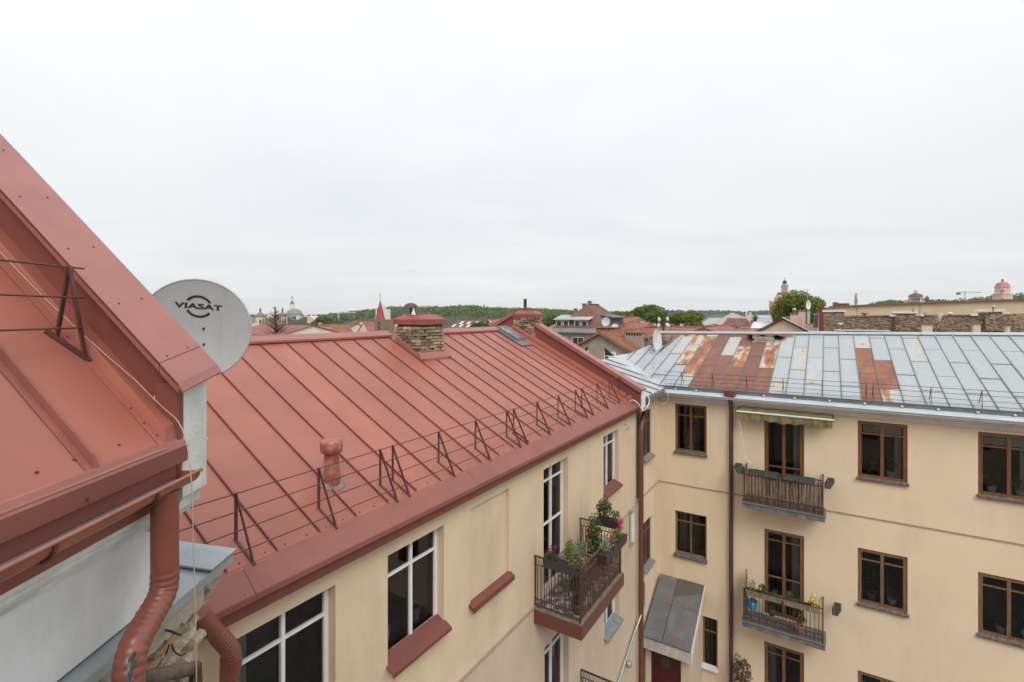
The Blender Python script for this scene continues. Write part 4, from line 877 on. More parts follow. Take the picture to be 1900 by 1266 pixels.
for s0, s1 in ((25, 148), (206, 326)):
    n_ = 22; vs = []
    for k in range(n_ + 1):
        a = R(s0 + (s1 - s0) * k / n_); 
        for rr_ in (.078, .097): vs.append(D(tx + rr_ * math.cos(a) * 1.05, ty - .002 + rr_ * math.sin(a) * .95 - rr_ * math.cos(a) * .09, .003))
    m.add(vs, [(2 * k, 2 * k + 1, 2 * k + 3, 2 * k + 2) for k in range(n_)])
obj('ring_logo', m, black, vd)

# =================================================================== ZINC-ROOFED HOUSE (B)
UE = 18.15
def ZB(u, v): return -2.68 + .27 * (u - 18.05) + .016 * (max(v, -5.5) + 5.5) * (u - 18.05) / 6.25
B = thing('corner_house', 'cream corner house with rusty zinc roof, brown windows and wooden balconies at right', 'house', P(22, 0, -H))
rows = [(-4.92, -3.22), (-8.70, -7.05), (-12.45, -10.75)]
holes = []
W1 = (-4.64, -3.56); W2 = (-1.76, -.63); W3 = (.77, 1.96); W4 = (3.48, 4.72); W5 = (6.2, 7.4)
for r, (c, e) in enumerate(rows):
    if r == 0: holes += [(*W1, c, e, .10), (*W2, -6.0, e, .05)]
    if r == 1: holes += [(*W1, c + .12, e, .12), (*W2, -9.82, e, .05)]
    if r == 2: holes += [(*W2, -13.4, e, .05)]
    holes += [(*W3, c, e, .05), (*W4, c - .02, e, .05), (*W5, c, e, .05)]
holes += [(-3.70, -3.20, -12.25, -10.53, .1)]
m = MB(); wall_holes(m, FB, -5.245, 10, -6.09, -2.9, [h for h in holes if h[3] > -6.09 and h[2] > -6.09])
m.fbox(P, 18.6, 30.4, 9.8, 10, -6.09, -2.7); m.fbox(P, 30.2, 30.4, -9, 10, -6.09, -2.7)
obj('upper_wall', m, stuccoB, B)
m = MB(); wall_holes(m, FB, -5.245, 10, -H, -6.095, [h for h in holes if h[2] < -6.09])
m.fbox(P, 18.6, 30.4, 9.8, 10, -H, -6.09); m.fbox(P, 30.2, 30.4, -9, 10, -H, -6.09)
obj('lower_wall', m, stuccoB, B)
m = MB(); m.fbox(FB, -5.2, -2.25, -.0, .022, -6.115, -6.075); m.fbox(FB, -.0, 10, -.0, .022, -6.115, -6.075); obj('string_course', m, groove, B)
# return wall between the two houses
wr = [(16.62, 17.55, -4.9, -3.3, .12), (16.62, 17.55, -8.6, -7.05, .12)]
m = MB(); wall_holes(m, FA, 15.83, 18.4, -H, -2.9, wr, d=-.03); obj('return_wall', m, stuccoB, B, 'narrow return wall in the corner of the court')
m = MB(); m.fbox(FA, 15.83, 18.4, -.03, -.005, -6.12, -6.08); obj('string_course', m, groove, B)
m = MB(); m.fbox(FA, 15.84, 16.45, -.028, -.012, -6.0, -2.95); obj('bare_strip', m, mortar, B, 'dark weathered strip of wall beside the gutter')
dusty = mat('matte_dark_pane', (.045, .04, .036), (.03, .027, .025), 4, .7, spec=.1)  # window darkness put into a matte pane colour, replacing grazing reflections
for q in wr:
    wn_ = window(B, FA, q[0], q[1], q[2], q[3], brown_f2, dep=.08, sill=sill_g, sill_out=.1, drop=.12)
    for c_ in wn_.children:
        if c_.name.startswith('pane'): c_.data.materials[0] = dusty
sk_ = dict(sill=sill_w, sill_out=.07, drop=.10)
wl = []
wl.append(window(B, FB, *W1, *rows[0], brown_f, dep=.09, fw=.085, tr=(.24,), **sk_))
wl.append(window(B, FB, *W2, -6.0, rows[0][1], brown_f, dep=.03, fw=.12, tr=(.63,), name='balcony_door'))
wl.append(window(B, FB, *W3, *rows[0], brown_f, dep=.03, fw=.10, tr=(.22,), blinds=True, **sk_))
wl.append(window(B, FB, *W4, rows[0][0] - .02, rows[0][1], brown_f, dep=.03, fw=.10, tr=(.22,), blinds=True, **sk_))
wl.append(window(B, FB, *W5, *rows[0], brown_f, dep=.03, fw=.10, tr=(.22,), **sk_))
wl.append(window(B, FB, *W1, rows[1][0] + .12, rows[1][1], brown_f2, dep=.11, fw=.07, tr=(.24,), sill=sill_w, sill_out=.09, drop=.14))
wl.append(window(B, FB, *W2, -9.82, rows[1][1], brown_f2, dep=.03, fw=.11, tr=(.12, .55), name='balcony_door'))
wl.append(window(B, FB, *W3, *rows[1], brown_f2, dep=.03, fw=.10, tr=(.20,), **sk_))
wl.append(window(B, FB, *W4, rows[1][0] - .02, rows[1][1], brown_f2, dep=.03, fw=.10, tr=(.20,), **sk_))
wl.append(window(B, FB, *W5, *rows[1], brown_f2, dep=.03, fw=.10, tr=(.20,), **sk_))
wl.append(window(B, FB, *W2, -13.4, rows[2][1], brown_f2, dep=.03, fw=.11, tr=(.12, .5), name='balcony_door'))
wl.append(window(B, FB, *W3, *rows[2], brown_f2, dep=.03, fw=.10, tr=(.20,), **sk_))
wl.append(window(B, FB, *W4, rows[2][0] - .02, rows[2][1], brown_f2, dep=.03, fw=.10, tr=(.20,), **sk_))
window(B, FB, -3.70, -3.20, -12.25, -10.53, brown_f2, dep=.09, cols=1, fw=.06, tr=(.3,), sill=white_p, sill_out=.08, drop=.06, label='narrow window with a white sill')
# cornice
m = MB()
for (d0, d1, z0, z1) in ((0, .10, -3.10, -3.03), (0, .16, -3.03, -2.965), (0, .27, -2.95, -2.88), (0, .40, -2.87, -2.80)): m.fbox(FB, -5.15, 10, d0 - .02, d1, z0, z1)
obj('cornice', m, corn, B)
m = MB(); m.hexa([FB(-5.1, .30, -2.78), FB(10, .30, -2.78), FB(10, .45, -2.80), FB(-5.1, .45, -2.80), FB(-5.1, .24, -2.685), FB(10, .24, -2.685), FB(10, .45, -2.785), FB(-5.1, .45, -2.785)]); obj('eave_sheet', m, sheet_l, B)
m = MB(); m.fbox(FB, -5.15, 10, .235, .26, -2.70, -2.575); m.fbox(FB, -5.15, 10, .215, .275, -2.578, -2.56); eg = obj('eave_gutter', m, zinc_d, B, 'dark standing eave gutter')
cl = MB(); cl.lathe((0, 0, 0), [(.0, -.03), (.028, -.02), (.034, 0), (.026, .025), (0, .035)], 8); cme_ = cl.mesh('clip', white_p)
for v in (-4.55, -3.85, -2.78, -1.75, -.88, .05, .93, 1.8, 2.6, 3.42, 4.15, 5.0, 5.9): piece('clip', cme_, eg, Matrix.Translation(FB(v, .285, -2.66)))
# left end: rusty copper gutter of the return wing
m = MB(); m.hexa([FA(15.95, .05, -3.0), FA(18.3, .05, -2.82), FA(18.3, .24, -2.80), FA(15.95, .24, -2.98), FA(15.95, .02, -2.80), FA(18.3, .02, -2.70), FA(18.3, .30, -2.66), FA(15.95, .30, -2.80)]); obj('wing_gutter', m, rust, B, 'rusty sheet gutter in the corner')
m = MB(); m.fbox(FA, 15.95, 18.25, .28, .32, -2.85, -2.70); obj('wing_gutter_edge', m, zinc_d, B)
# roof sheets
def clip(poly, hp):          # half planes (a,b,c): a*u+b*v+c >= 0
    for a, b, c in hp:
        o = []
        for i in range(len(poly)):
            p, q = poly[i], poly[(i + 1) % len(poly)]; fp = a * p[0] + b * p[1] + c; fq = a * q[0] + b * q[1] + c
            if fp >= 0: o.append(p)
            if (fp >= 0) != (fq >= 0): t_ = fp / (fp - fq); o.append((p[0] + (q[0] - p[0]) * t_, p[1] + (q[1] - p[1]) * t_))
        poly = o
        if len(poly) < 3: return []
    return poly
m = MB(); m.add([P(UE, -5.05, ZB(UE, -5) - .06), P(UE, 10, ZB(UE, 10) - .06), P(24.4, 10, ZB(24.4, 10) - .16), P(24.4, -5.7, ZB(24.4, -5.7) - .06), P(21.0, -7.9, ZB(21, -5.5) - .06), P(30.6, 10, -2.7), P(30.6, -9, -2.7), P(24.4, 10, ZB(24.4, 10)), P(24.4, -5.7, ZB(24.4, -5.7))], [(0, 3, 4), (0, 1, 2), (0, 2, 3), (8, 7, 5, 6)])
roofB = obj('roof', m, zinc_d, B, 'zinc sheet roof with rusty panels')
LV = {'z': 0, 'rust1': .22, 'rust2': .50, 'rust3': .72, 'rust': .98, 'rust_b': 1.25, 'rust_o': .92, 'rusty': .3}
rz = bpy.data.materials.new('weathered_zinc_sheet'); rz.use_nodes = True; t = rz.node_tree; b_ = t.nodes['Principled BSDF']; b_.inputs['Roughness'].default_value = .65
at_ = N(t, 'ShaderNodeAttribute', attribute_name='rust'); co_ = N(t, 'ShaderNodeTexCoord'); nz_ = N(t, 'ShaderNodeTexNoise'); nz_.inputs['Scale'].default_value = 5; nz_.inputs['Detail'].default_value = 9; nz_.inputs['Roughness'].default_value = .7
t.links.new(co_.outputs['Object'], nz_.inputs['Vector']); mr_ = N(t, 'ShaderNodeMapRange'); mr_.inputs[3].default_value = -.42; mr_.inputs[4].default_value = .42; t.links.new(nz_.outputs[0], mr_.inputs[0])
ad_ = N(t, 'ShaderNodeMath', operation='ADD'); t.links.new(at_.outputs['Fac'], ad_.inputs[0]); t.links.new(mr_.outputs[0], ad_.inputs[1])
cr_ = N(t, 'ShaderNodeValToRGB'); t.links.new(ad_.outputs[0], cr_.inputs[0]); e_ = cr_.color_ramp.elements
e_[0].position = .0; e_[0].color = (.335, .355, .368, 1); e_[1].position = 1.0; e_[1].color = (.17, .065, .042, 1)
for p_, c_ in ((.24, (.385, .395, .385, 1)), (.38, (.42, .385, .31, 1)), (.47, (.42, .25, .13, 1)), (.58, (.34, .135, .052, 1)), (.80, (.265, .095, .046, 1))): k_ = e_.new(p_); k_.color = c_
t.links.new(cr_.outputs[0], b_.inputs['Base Color'])
bn_ = N(t, 'ShaderNodeBump'); bn_.inputs['Strength'].default_value = .15; bn_.inputs['Distance'].default_value = .02; t.links.new(nz_.outputs[0], bn_.inputs['Height']); t.links.new(bn_.outputs[0], b_.inputs['Normal'])
def jsk(k): return [24.36, 24.0, 21.65, 19.3, UE] if k % 2 else [24.36, 22.8, 20.45, UE]
def lev(u, k):
    js = jsk(k); r = 0
    while r < len(js) - 2 and u < js[r + 1]: r += 1
    L = RM.get(k)
    return LV[L[min(r, len(L) - 1)]] if L else 0.0
def rustv(u, v, k):
    own = lev(u, k); up = lev(min(24.3, u + .5), k); sm = (own * 2 + lev(u, k - 1) + lev(u, k + 1) + up) / 5
    f = (v - (.87 + .503 * k)) / .503
    edge = max(0, .12 - min(f, 1 - f)) / .12; nn = noise.noise(Vector((v * 3.0, u * .8, 3))) + .6 * noise.noise(Vector((v * 8, u * 2.0, 7)))
    mid = 1 - abs(min(own, 1) - .5) * 2
    val = own * .84 + sm * .16 + nn * (.10 + .62 * mid + (.12 if own > 1 else 0))
    if .1 < own < .9: val -= edge * .25
    if own >= .9: val -= edge * .10
    return max(0.0, val)
RM = {-13: ['rust2', 'rust1', 'z', 'z'], -12: ['rust2', 'rust2', 'z'], -11: ['rust1', 'rust3', 'rust3', 'z'], -10: ['rust_b', 'rust', 'rust'], -9: ['rust_b', 'rust1', 'rust', 'rust'],
      -8: ['rust_b', 'rust2', 'rust'], -7: ['rust_b', 'rust_b', 'rust_b', 'rust'], -6: ['rust2', 'rust2', 'rust'], -5: ['rust2', 'rust1', 'z', 'rust1'], -4: ['z', 'rust1', 'z'], -3: ['z', 'z', 'rust1', 'z'],
      0: ['rust1', 'rust_o', 'rust'], 1: ['z', 'z', 'rust_o', 'rusty'], 3: ['z', 'rust1', 'z', 'z'], -1: ['rust1', 'z', 'z', 'z']}
mm_ = {'z': zinc, 'rust': rust, 'rust_b': rust_b, 'rust_o': rust_o, 'rust1': rust1, 'rust2': rust2, 'rust3': rust3, 'rusty': rust_y}
valley = (1, 1, -(UE - 5.05)); 
for k in range(-18, 19):
    a, b = .88 + .503 * (k - 0) - .01, .88 + .503 * (k + 1) - .01
    if b > 10: continue
    js = [24.36, 24.0, 21.65, 19.3, UE] if k % 2 else [24.36, 22.8, 20.45, UE]
    hp = [valley]
    if b < -5.6: hp += [(-(6.02 - 5.83), (24.05 - 22.56), 22.56 * .19 + 6.02 * 1.49)] if a > -6.2 else [(-1, 2.67, 22.7 + 2.67 * 6.85), (-1, 0, 22.65)]
    for r, (u1, u0) in enumerate(zip(js, js[1:])):
        pl = clip([(u0, a), (u1, a), (u1, b), (u0, b)], hp)
        if len(pl) < 3: continue
        lift = .004 + .003 * (len(js) - r); mt = mm_[RM.get(k, ['z'] * 5)[min(r, len(RM.get(k, ['z'] * 5)) - 1)]]
        t1, t2 = random.uniform(-.004, .004), random.uniform(-.004, .004)
        top = [P(u - (.0 if u < u1 - .01 else -.02), v, ZB(u, v) + lift + (t1 * (u - u0) + t2 * (v - a))) for u, v in pl]
        if len(pl) == 4 and len(hp) == 1 and abs(u1 - u0) > .2:
            u_lo, u_hi = min(p[0] for p in pl), max(p[0] for p in pl); nu = max(3, int((u_hi - u_lo) / .09)); nv = 9; vs = []; rv = []
            if u_lo <= u0 + 1e-6 and u_hi >= u1 - 1e-6:
                for i in range(nu + 1):
                    for j in range(nv + 1):
                        u = u0 + (u1 + (.02 if u1 < 24.3 else 0) - u0) * i / nu; v = a + (b - a) * j / nv; vs.append(P(u, v, ZB(u, v) + lift + t1 * (u - u0) + t2 * (v - a))); rv.append(rustv(u, v, k))
                mb = MB(); mb.add(vs, [(i * (nv + 1) + j, i * (nv + 1) + j + 1, (i + 1) * (nv + 1) + j + 1, (i + 1) * (nv + 1) + j) for i in range(nu) for j in range(nv)]); mb.add([vs[0] - Vector((0, 0, .01)), vs[nv] - Vector((0, 0, .01)), vs[nv], vs[0]], [(0, 1, 2, 3)])
                o = obj('roof_panel', mb, rz, roofB); at2 = o.data.attributes.new('rust', 'FLOAT', 'POINT'); at2.data.foreach_set('value', rv + [rv[0], rv[nv], rv[nv], rv[0]])
            else:
                mb = MB(); mb.prism([p - Vector((0, 0, .008)) for p in top], (0, 0, .008)); obj('roof_panel', mb, mt, roofB)
        else:
            mb = MB(); mb.prism([p - Vector((0, 0, .008)) for p in top], (0, 0, .008)); obj('roof_panel', mb, mt, roofB)
        if r and not hp[1:]:
            mb = MB(); mb.hexa([P(u1 - .012, a, ZB(u1, a) + .008), P(u1 + .012, a, ZB(u1, a) + .008), P(u1 + .012, b, ZB(u1, b) + .008), P(u1 - .012, b, ZB(u1, b) + .008), P(u1 - .008, a, ZB(u1, a) + .026), P(u1 + .008, a, ZB(u1, a) + .03), P(u1 + .008, b, ZB(u1, b) + .03), P(u1 - .008, b, ZB(u1, b) + .026)]) if u1 < 24.3 else None
            if mb.v and u1 < 24.3: obj('cross_joint', mb, zinc_d, roofB)
    # standing seam at v = a
    lo_u = max(UE, UE - 5.05 - a + .0); hi_u = 24.36 if a > -5.75 else min(22.6, 22.7 + 2.67 * (a + 6.85))
    if hi_u > lo_u + .1:
        mb = MB(); mb.hexa([P(lo_u, a - .016, ZB(lo_u, a)), P(hi_u, a - .016, ZB(hi_u, a)), P(hi_u, a + .016, ZB(hi_u, a)), P(lo_u, a + .016, ZB(lo_u, a)), P(lo_u, a - .006, ZB(lo_u, a) + .045), P(hi_u, a - .006, ZB(hi_u, a) + .045), P(hi_u, a + .006, ZB(hi_u, a) + .045), P(lo_u, a + .006, ZB(lo_u, a) + .045)])
        obj('seam', mb, zinc_d, roofB)
# wing roof (return) behind the gable parapet
def ZW(v): return -2.68 + .27 * (-4.95 - v)
m = MB(); m.add([P(15.85, -4.95, ZW(-4.95) - .03), P(18.1, -4.95, ZW(-4.95) - .03), P(20.95, -7.85, ZW(-7.85) - .03), P(15.85, -7.85, ZW(-7.85) - .03), P(15.85, -11, -2.7), P(21, -11, -2.7)], [(0, 1, 2, 3), (3, 2, 5, 4)])
m.add([P(20.95, -7.85, -1.92), P(22.65, -6.95, -1.5), P(22.65, -6.0, -1.5), P(24.4, -5.75, -1.05), P(24.4, -5.75, -4), P(22.6, -7, -4), P(20.95, -7.9, -4)], [(0, 1, 2, 3, 4, 5, 6)])
wing = obj('wing_roof', m, zinc_p, B, 'pale zinc roof of the return wing')
uu = [15.86 + .78 * k for k in range(7)] + [21.0]
for a, b in zip(uu, uu[1:]):
    pl = clip([(a, -4.95), (b, -4.95), (b, -7.85), (a, -7.85)], [(-1, -1, UE - 5.05)])
    if len(pl) < 3: continue
    mb = MB(); mb.prism([P(u, v, ZW(v) + .003) for u, v in pl], (0, 0, .008)); obj('roof_panel', mb, zinc_p, wing)
    v0 = min(-4.95, -(a - (UE - 5.05)))
    if v0 > -7.7: obj('seam', MB().hexa([P(a - .02, v0, ZW(v0)), P(a + .02, v0, ZW(v0)), P(a + .02, -7.85, ZW(-7.85)), P(a - .02, -7.85, ZW(-7.85)), P(a - .008, v0, ZW(v0) + .06), P(a + .008, v0, ZW(v0) + .06), P(a + .008, -7.85, ZW(-7.85) + .06), P(a - .008, -7.85, ZW(-7.85) + .06)]), zinc_d, wing)
m = MB(); m.hexa([P(18.05, -5.02, ZB(18.1, -5) + .02), P(18.25, -4.85, ZB(18.1, -5) + .03), P(21.5, -7.55, ZB(21.1, -5.5) + .06), P(20.9, -8.0, ZB(20.9, -5.5) + .04), P(18.0, -5.02, ZB(18.1, -5) + .03), P(18.4, -4.85, ZB(18.1, -5) + .06), P(21.6, -7.5, ZB(21.1, -5.5) + .075), P(20.5, -8.0, ZB(20.9, -5.5) + .06)])
obj('valley_sheet', m, zinc_p, wing)
m = MB(); m.fbox(P, 15.85, 18.3, -11, -6.5, -H, -2.75); m.fbox(P, 18.6, 22.4, -8, -5.3, -H, -2.75); obj('wing_wall', m, stuccoB, B)
# ridge
m = MB()
for (a, b) in ((-7.0, -3), (-3, 0), (0, 3), (3, 6), (6, 10)):
    za_, zb_ = ZB(24.4, a), ZB(24.4, b - .01)
    m.hexa([P(24.30, a, za_ + .03), P(24.52, a, za_ + .03), P(24.52, b - .01, zb_ + .03), P(24.30, b - .01, zb_ + .03), P(24.33, a, za_ + .12), P(24.49, a, za_ + .12), P(24.49, b - .01, zb_ + .12), P(24.33, b - .01, zb_ + .12)])
obj('ridge_cap', m, sheet_l, roofB)
m = MB(); m.hexa([P(24.27, -7.0, ZB(24.3, -7) - .01), P(24.32, -7, ZB(24.3, -7) - .01), P(24.32, 10, ZB(24.3, 10) - .01), P(24.27, 10, ZB(24.3, 10) - .01), P(24.27, -7, ZB(24.3, -7) + .06), P(24.32, -7, ZB(24.3, -7) + .06), P(24.32, 10, ZB(24.3, 10) + .06), P(24.27, 10, ZB(24.3, 10) + .06)])
obj('ridge_upstand', m, zinc_d, roofB)
for v in (3.4, 3.9, 4.4, 4.9): obj('ridge_strap', MB().bar(P(24.26, v, ZB(24.3, v) - .02), P(24.26, v, ZB(24.3, v) + .11), .03, .01), sheet_l, roofB)
m = MB(); m.fbox(P, 22.75, 23.6, -6.95, -6.08, -1.9, -1.02); bp_ = obj('brick_upstand', m, stone_far, B, 'bare masonry upstand at the hip end of the zinc roof')
m = MB(); m.fbox(P, 23.36, 24.28, -2.66, -1.86, -1.4, -.96); cs = obj('chimney', m, mortar, B, 'low pale brick chimney stub at the zinc ridge')
pale_b = mat('pale_old_brick', (.42, .39, .33), (.30, .27, .22), 6, .9, .4, 30, rnd=.15, dirt=(.16, .14, .11), dscale=5, damt=.6)
for r in range(3):
    for k in range(4):
        mb = MB(); v0 = -2.68 + .2 * k + (.08 if r % 2 else 0); mb.fbox(P, 23.31, 23.38, v0, min(v0 + .19, -1.84), -1.215 + .085 * r, -1.14 + .085 * r); obj('brick', mb, pale_b, cs)
m = MB(); vs = []
for i in range(15):
    v = -2.95 + 1.45 * i / 14
    for u_, dz in ((23.5, .0), (24.35, .06)): vs.append(P(u_, v, -.925 + .035 * math.sin(i * 1.25) + dz * .5 - .0))
m.add(vs, [(2 * i, 2 * i + 1, 2 * i + 3, 2 * i + 2) for i in range(14)]); m.add([v - Vector((0, 0, .03)) for v in vs], [(2 * i, 2 * i + 1, 2 * i + 3, 2 * i + 2) for i in range(14)]); obj('cap', m, rust_b, cs, 'curled rusty sheet cap')
# snow guard of B
vu, vl = 18.62, 18.32
mk = MB(); mk.bar(P(vu, 0, 0) , P(vu, 0, 0), .01) if False else None
m = MB(); h_ = .52
m.bar(P(vl, 0, ZB(vl, 0)), P(vl + .02, 0, ZB(vl, 0) + h_), .014, .03); m.bar(P(vl + .02, 0, ZB(vl, 0) + h_), P(vu + .1, 0, ZB(vu, 0)), .014, .03)
bme = m.mesh('bracket', guard_m)
m = MB(); m.tube([P(vl + .02, -5.0, ZB(vl, 0) + h_), P(vl + .02, 10, ZB(vl, 0) + h_)], .0075, 5); sb = obj('snow_guard', m, iron_k, roofB, 'thin iron guard rails along the zinc eave')
for f in (.72, .44, .17): obj('rail', MB().tube([P(vl + .015, -5.0, ZB(vl, 0) + h_ * f), P(vl + .015, 10, ZB(vl, 0) + h_ * f + .01)], .0065, 5), iron_k, sb)
for v in (-4.40, -3.37, -2.30, -1.22, -.14, .98, 1.15, 2.48, 3.55, 4.63, 5.7): piece('bracket', bme, sb, Matrix.Translation(P(0, v, 0) - P(0, 0, 0)))
# downpipe of B
dpm = mat('dark_brown_downpipe', (.075, .048, .033), (.055, .036, .026), 5, .45)
m = MB(); m.tube([FB(-2.75, .30, -2.62), FB(-2.75, .28, -2.8), FB(-2.75, .24, -3.0), FB(-2.75, .12, -3.25), FB(-2.75, .11, -3.4), FB(-2.75, .11, -H)], [.1, .08, .07, .066, .066, .066], 10); d_ = obj('downpipe', m, dpm, B, 'dark brown downpipe down the cream front')
m = MB(); m.fbox(FB, -2.92, -2.58, .24, .46, -2.74, -2.56); obj('hopper', m, rust_b, d_)
for z in (-4.5, -6.5, -8.5, -10.5): obj('clamp', MB().lathe(FB(-2.75, .11, z), [(.074, 0), (.074, .05)], 10), dpm, d_)
# weathered wooden balcony
def wood_balcony(s0, s1, zs, dpt, label, wood=True):
    m = MB(); m.fbox(FB, s0 - .06, s1 + .06, .0, dpt + .05, zs - .18, zs - .02); b = obj('balcony', m, mat('grey_brown_slab_edge', (.17, .155, .14), (.10, .085, .075), 5, .8, .2, 20, dirt=(.28, .28, .28), dscale=4, damt=.6), B, label)
    obj('floor_sheet', MB().fbox(FB, s0 - .08, s1 + .08, .0, dpt + .08, zs - .02, zs), zinc_d, b)
    zt = zs + 1.04
    for a, c in ((FB(s0, 0, zt), FB(s0, dpt, zt)), (FB(s0, dpt, zt), FB(s1, dpt, zt)), (FB(s1, dpt, zt), FB(s1, 0, zt))):
        obj('handrail', MB().bar(a, c, .04, .03), iron, b)
        for dz in (-.16, -.80, -.94): obj('rail', MB().bar(a + Vector((0, 0, dz)), c + Vector((0, 0, dz)), .014, .018), iron, b)
    for s_ in (s0, s1): obj('post', MB().bar(FB(s_, dpt, zs), FB(s_, dpt, zt + .02), .035, .035), iron, b)
    bm = MB(); bm.bar((0, 0, .02), (0, 0, 1.0), .013, .013); me = bm.mesh('baluster', iron)
    cm = MB(); cm.ring((0, 0, 0), 1, .12, (1, 0, 0), (0, 0, 1), 10); cme = cm.mesh('circle', iron)
    ang = math.atan2(-UX, UY)
    n = 20
    for k in range(1, n): piece('baluster', me, b, Matrix.Translation(FB(s0 + (s1 - s0) * k / n, dpt, zs)) @ Matrix.Rotation(ang, 4, 'Z'))
    for k in range(n // 2): piece('circle', cme, b, Matrix.Translation(FB(s0 + (s1 - s0) * (k + .5) / (n // 2), dpt + .005, zs + .17)) @ Matrix.Rotation(ang, 4, 'Z') @ Matrix.Diagonal((.10, .05, .065, 1)))
    for sd_ in (s0, s1):
        for k in range(1, 6): piece('baluster', me, b, Matrix.Translation(FB(sd_, dpt * k / 6, zs)) @ Matrix.Rotation(ang + math.pi / 2, 4, 'Z'))
    if wood:
        n = 24; w_ = (s1 - s0) / n
        for k in range(n):
            a = s0 + w_ * k + random.uniform(.004, .014); z1 = zs + .97 + random.uniform(-.04, .03)
            obj('slat', MB().fbox(FB, a, a + w_ - .018, dpt - .045, dpt - .03, zs + .03, z1), wood_w, b)
        for sd_ in (s0, s1):
            for k in range(7): obj('slat', MB().fbox(FB, sd_ - .008, sd_ + .008, .05 + .09 * k, .125 + .09 * k, zs + .03, zs + .97), wood_w, b)
    return b
wood_balcony(-2.27, -.12, -6.04, .72, 'balcony with weathered wooden slats behind iron bars')
wood_balcony(-2.27, -.12, -9.86, .72, 'iron railed balcony with plants', wood=False)
# planters on the B balconies
planter(FB, -2.15, -1.3, .60, .80, -5.13, .14, 'empty grey planter, left one on the wooden slatted balcony rail', [('dry_stems', -1.9, .05, .05, 18, .04, leaf_br)], plast_g)
planter(FB, -1.18, -.32, .60, .80, -5.13, .14, 'empty grey planter, right one on the wooden slatted balcony rail', [('dry_stems', -.5, .05, .12, 14, .03, leaf_br)], plast_g)
planter(lambda s, d, z: FB(-2.27 - d, s, z), .18, .72, .03, .22, -5.18, .20, 'tilted grey planter hung outside the left end of the wooden balcony', [('dry_stems', .4, .06, .06, 20, .03, leaf_br)], plast_g, tilt=.5)
planter(lambda s, d, z: FB(-.12 + d, s, z), .18, .72, .03, .20, -5.22, .20, 'grey planter hung outside the right end of the wooden balcony', [('dry_stems', .4, .06, .05, 14, .03, leaf_br)], plast_g, tilt=.45)
planter(FB, -2.2, -1.2, .62, .84, -8.97, .16, 'long planter of green plants, left one on the lower iron balcony', [('grass', -2.05, .14, .3, 90, .06, leaf_s), ('leaves', -1.75, .15, .26, 140, .06, leaf_d), ('leaves', -1.4, .12, .2, 80, .05, leaf)], wood_w)
planter(FB, -1.15, -.2, .62, .84, -8.97, .16, 'long planter with yellow flowers, right one on the lower iron balcony', [('leaves', -1.0, .12, .28, 90, .05, leaf), ('leaves', -.7, .1, .18, 60, .05, leaf_d), ('flowers', -.35, .13, .36, 90, .08, pet_y), ('leaves', -.4, .12, .2, 60, .05, leaf)], wood_w)
planter(lambda s, d, z: FB(-.12 + d, s, z), .15, .6, .22, .38, -9.0, .2, 'dark planter hung outside the right end of the lower iron balcony', [('dry_stems', .4, .05, .05, 10, .03, leaf_br)], plast_g, tilt=.4)
potted(FB, -2.05, .55, -9.5, .15, .26, 'bright blue pot inside the lower iron balcony railing', [('dry_stems', .08, .3, 24, .05, leaf_br)], blue_p)
potted(FB, -1.5, .5, -9.55, .13, .22, 'leafy potted plant beside the blue pot on the lower iron balcony', [('leaves', .2, .4, 160, .07, leaf_d)], plast_d)
potted(FB, -.75, .5, -9.86, .14, .24, 'potted plant with tiny pale flowers at the right of the lower iron balcony', [('leaves', .22, .5, 140, .07, leaf_d), ('petals', .18, .5, 12, .06, pet_s)], clay_p)
m = MB(); c = FB(-2.27, .36, -8.7)
m.hexa([FB(-2.30, .05, -9.8), FB(-2.25, .05, -9.8), FB(-2.25, .72, -9.8), FB(-2.30, .72, -9.8), FB(-2.30, .15, -8.45), FB(-2.25, .15, -8.45), FB(-2.25, .72, -8.82), FB(-2.30, .72, -8.82)]); single('trellis_panel', m, wood_w, 'dark peaked wooden panel at the left end of the lower iron balcony', 'panel', c)
sh = thing('dry_shrub', 'dry brown climbing shrub beside the dark downpipe at the bottom of the photo', 'shrub', FB(-2.35, .5, -H))
m = MB(); m.tube([FB(-2.35, .5, -H), FB(-2.4, .45, -12.2), FB(-2.3, .5, -11.4)], [.04, .03, .01], 6); obj('stem', m, bark, sh)
m = MB(); m.leaves(FB(-2.35, .5, -11.75), (.3, .3, .5), 500, .09); m.leaves(FB(-2.5, .5, -11.4), (.12, .12, .3), 60, .08); obj('foliage', m, leaf_br, sh)
# awning
aw = thing('awning', 'olive awning with wavy valance above the wooden balcony door', 'awning', FB(-1.18, .2, -3.1))
m = MB(); n = 40; vs = []
for i in range(n + 1):
    s = -2.48 + 2.60 * i / n; vs += [FB(s, .02, -3.07), FB(s, .22, -3.10 + .01 * math.sin(i * .9)), FB(s, .40, -3.225)]
m.add(vs, [(3 * i + j, 3 * i + j + 1, 3 * i + j + 4, 3 * i + j + 3) for i in range(n) for j in range(2)], True); obj('canopy', m, olive, aw)
m = MB(); vs = []; n = 72
for i in range(n + 1):
    s = -2.48 + 2.60 * i / n; w_ = .015 * math.sin(i * .55) + .01 * math.sin(i * 1.3)
    dp_ = .20 + .05 * abs(math.sin(math.pi * i / 10)) + .02 * math.sin(i * .21)
    vs += [FB(s, .415, -3.235), FB(s, .425 + w_, -3.33), FB(s, .42 + w_ * 1.6, -3.235 - dp_)]
m.add(vs, [(3 * i + j, 3 * i + j + 1, 3 * i + j + 4, 3 * i + j + 3) for i in range(n) for j in range(2)], True); obj('valance', m, olive, aw)
m = MB(); m.tube([FB(-2.54, .42, -3.215), FB(.17, .42, -3.215)], .032, 10); obj('front_rail', m, white_p, aw)
for s in (-2.5, .13): obj('arm', MB().bar(FB(s, 0, -3.12), FB(s, .42, -3.24), .05, .07), iron_k, aw)
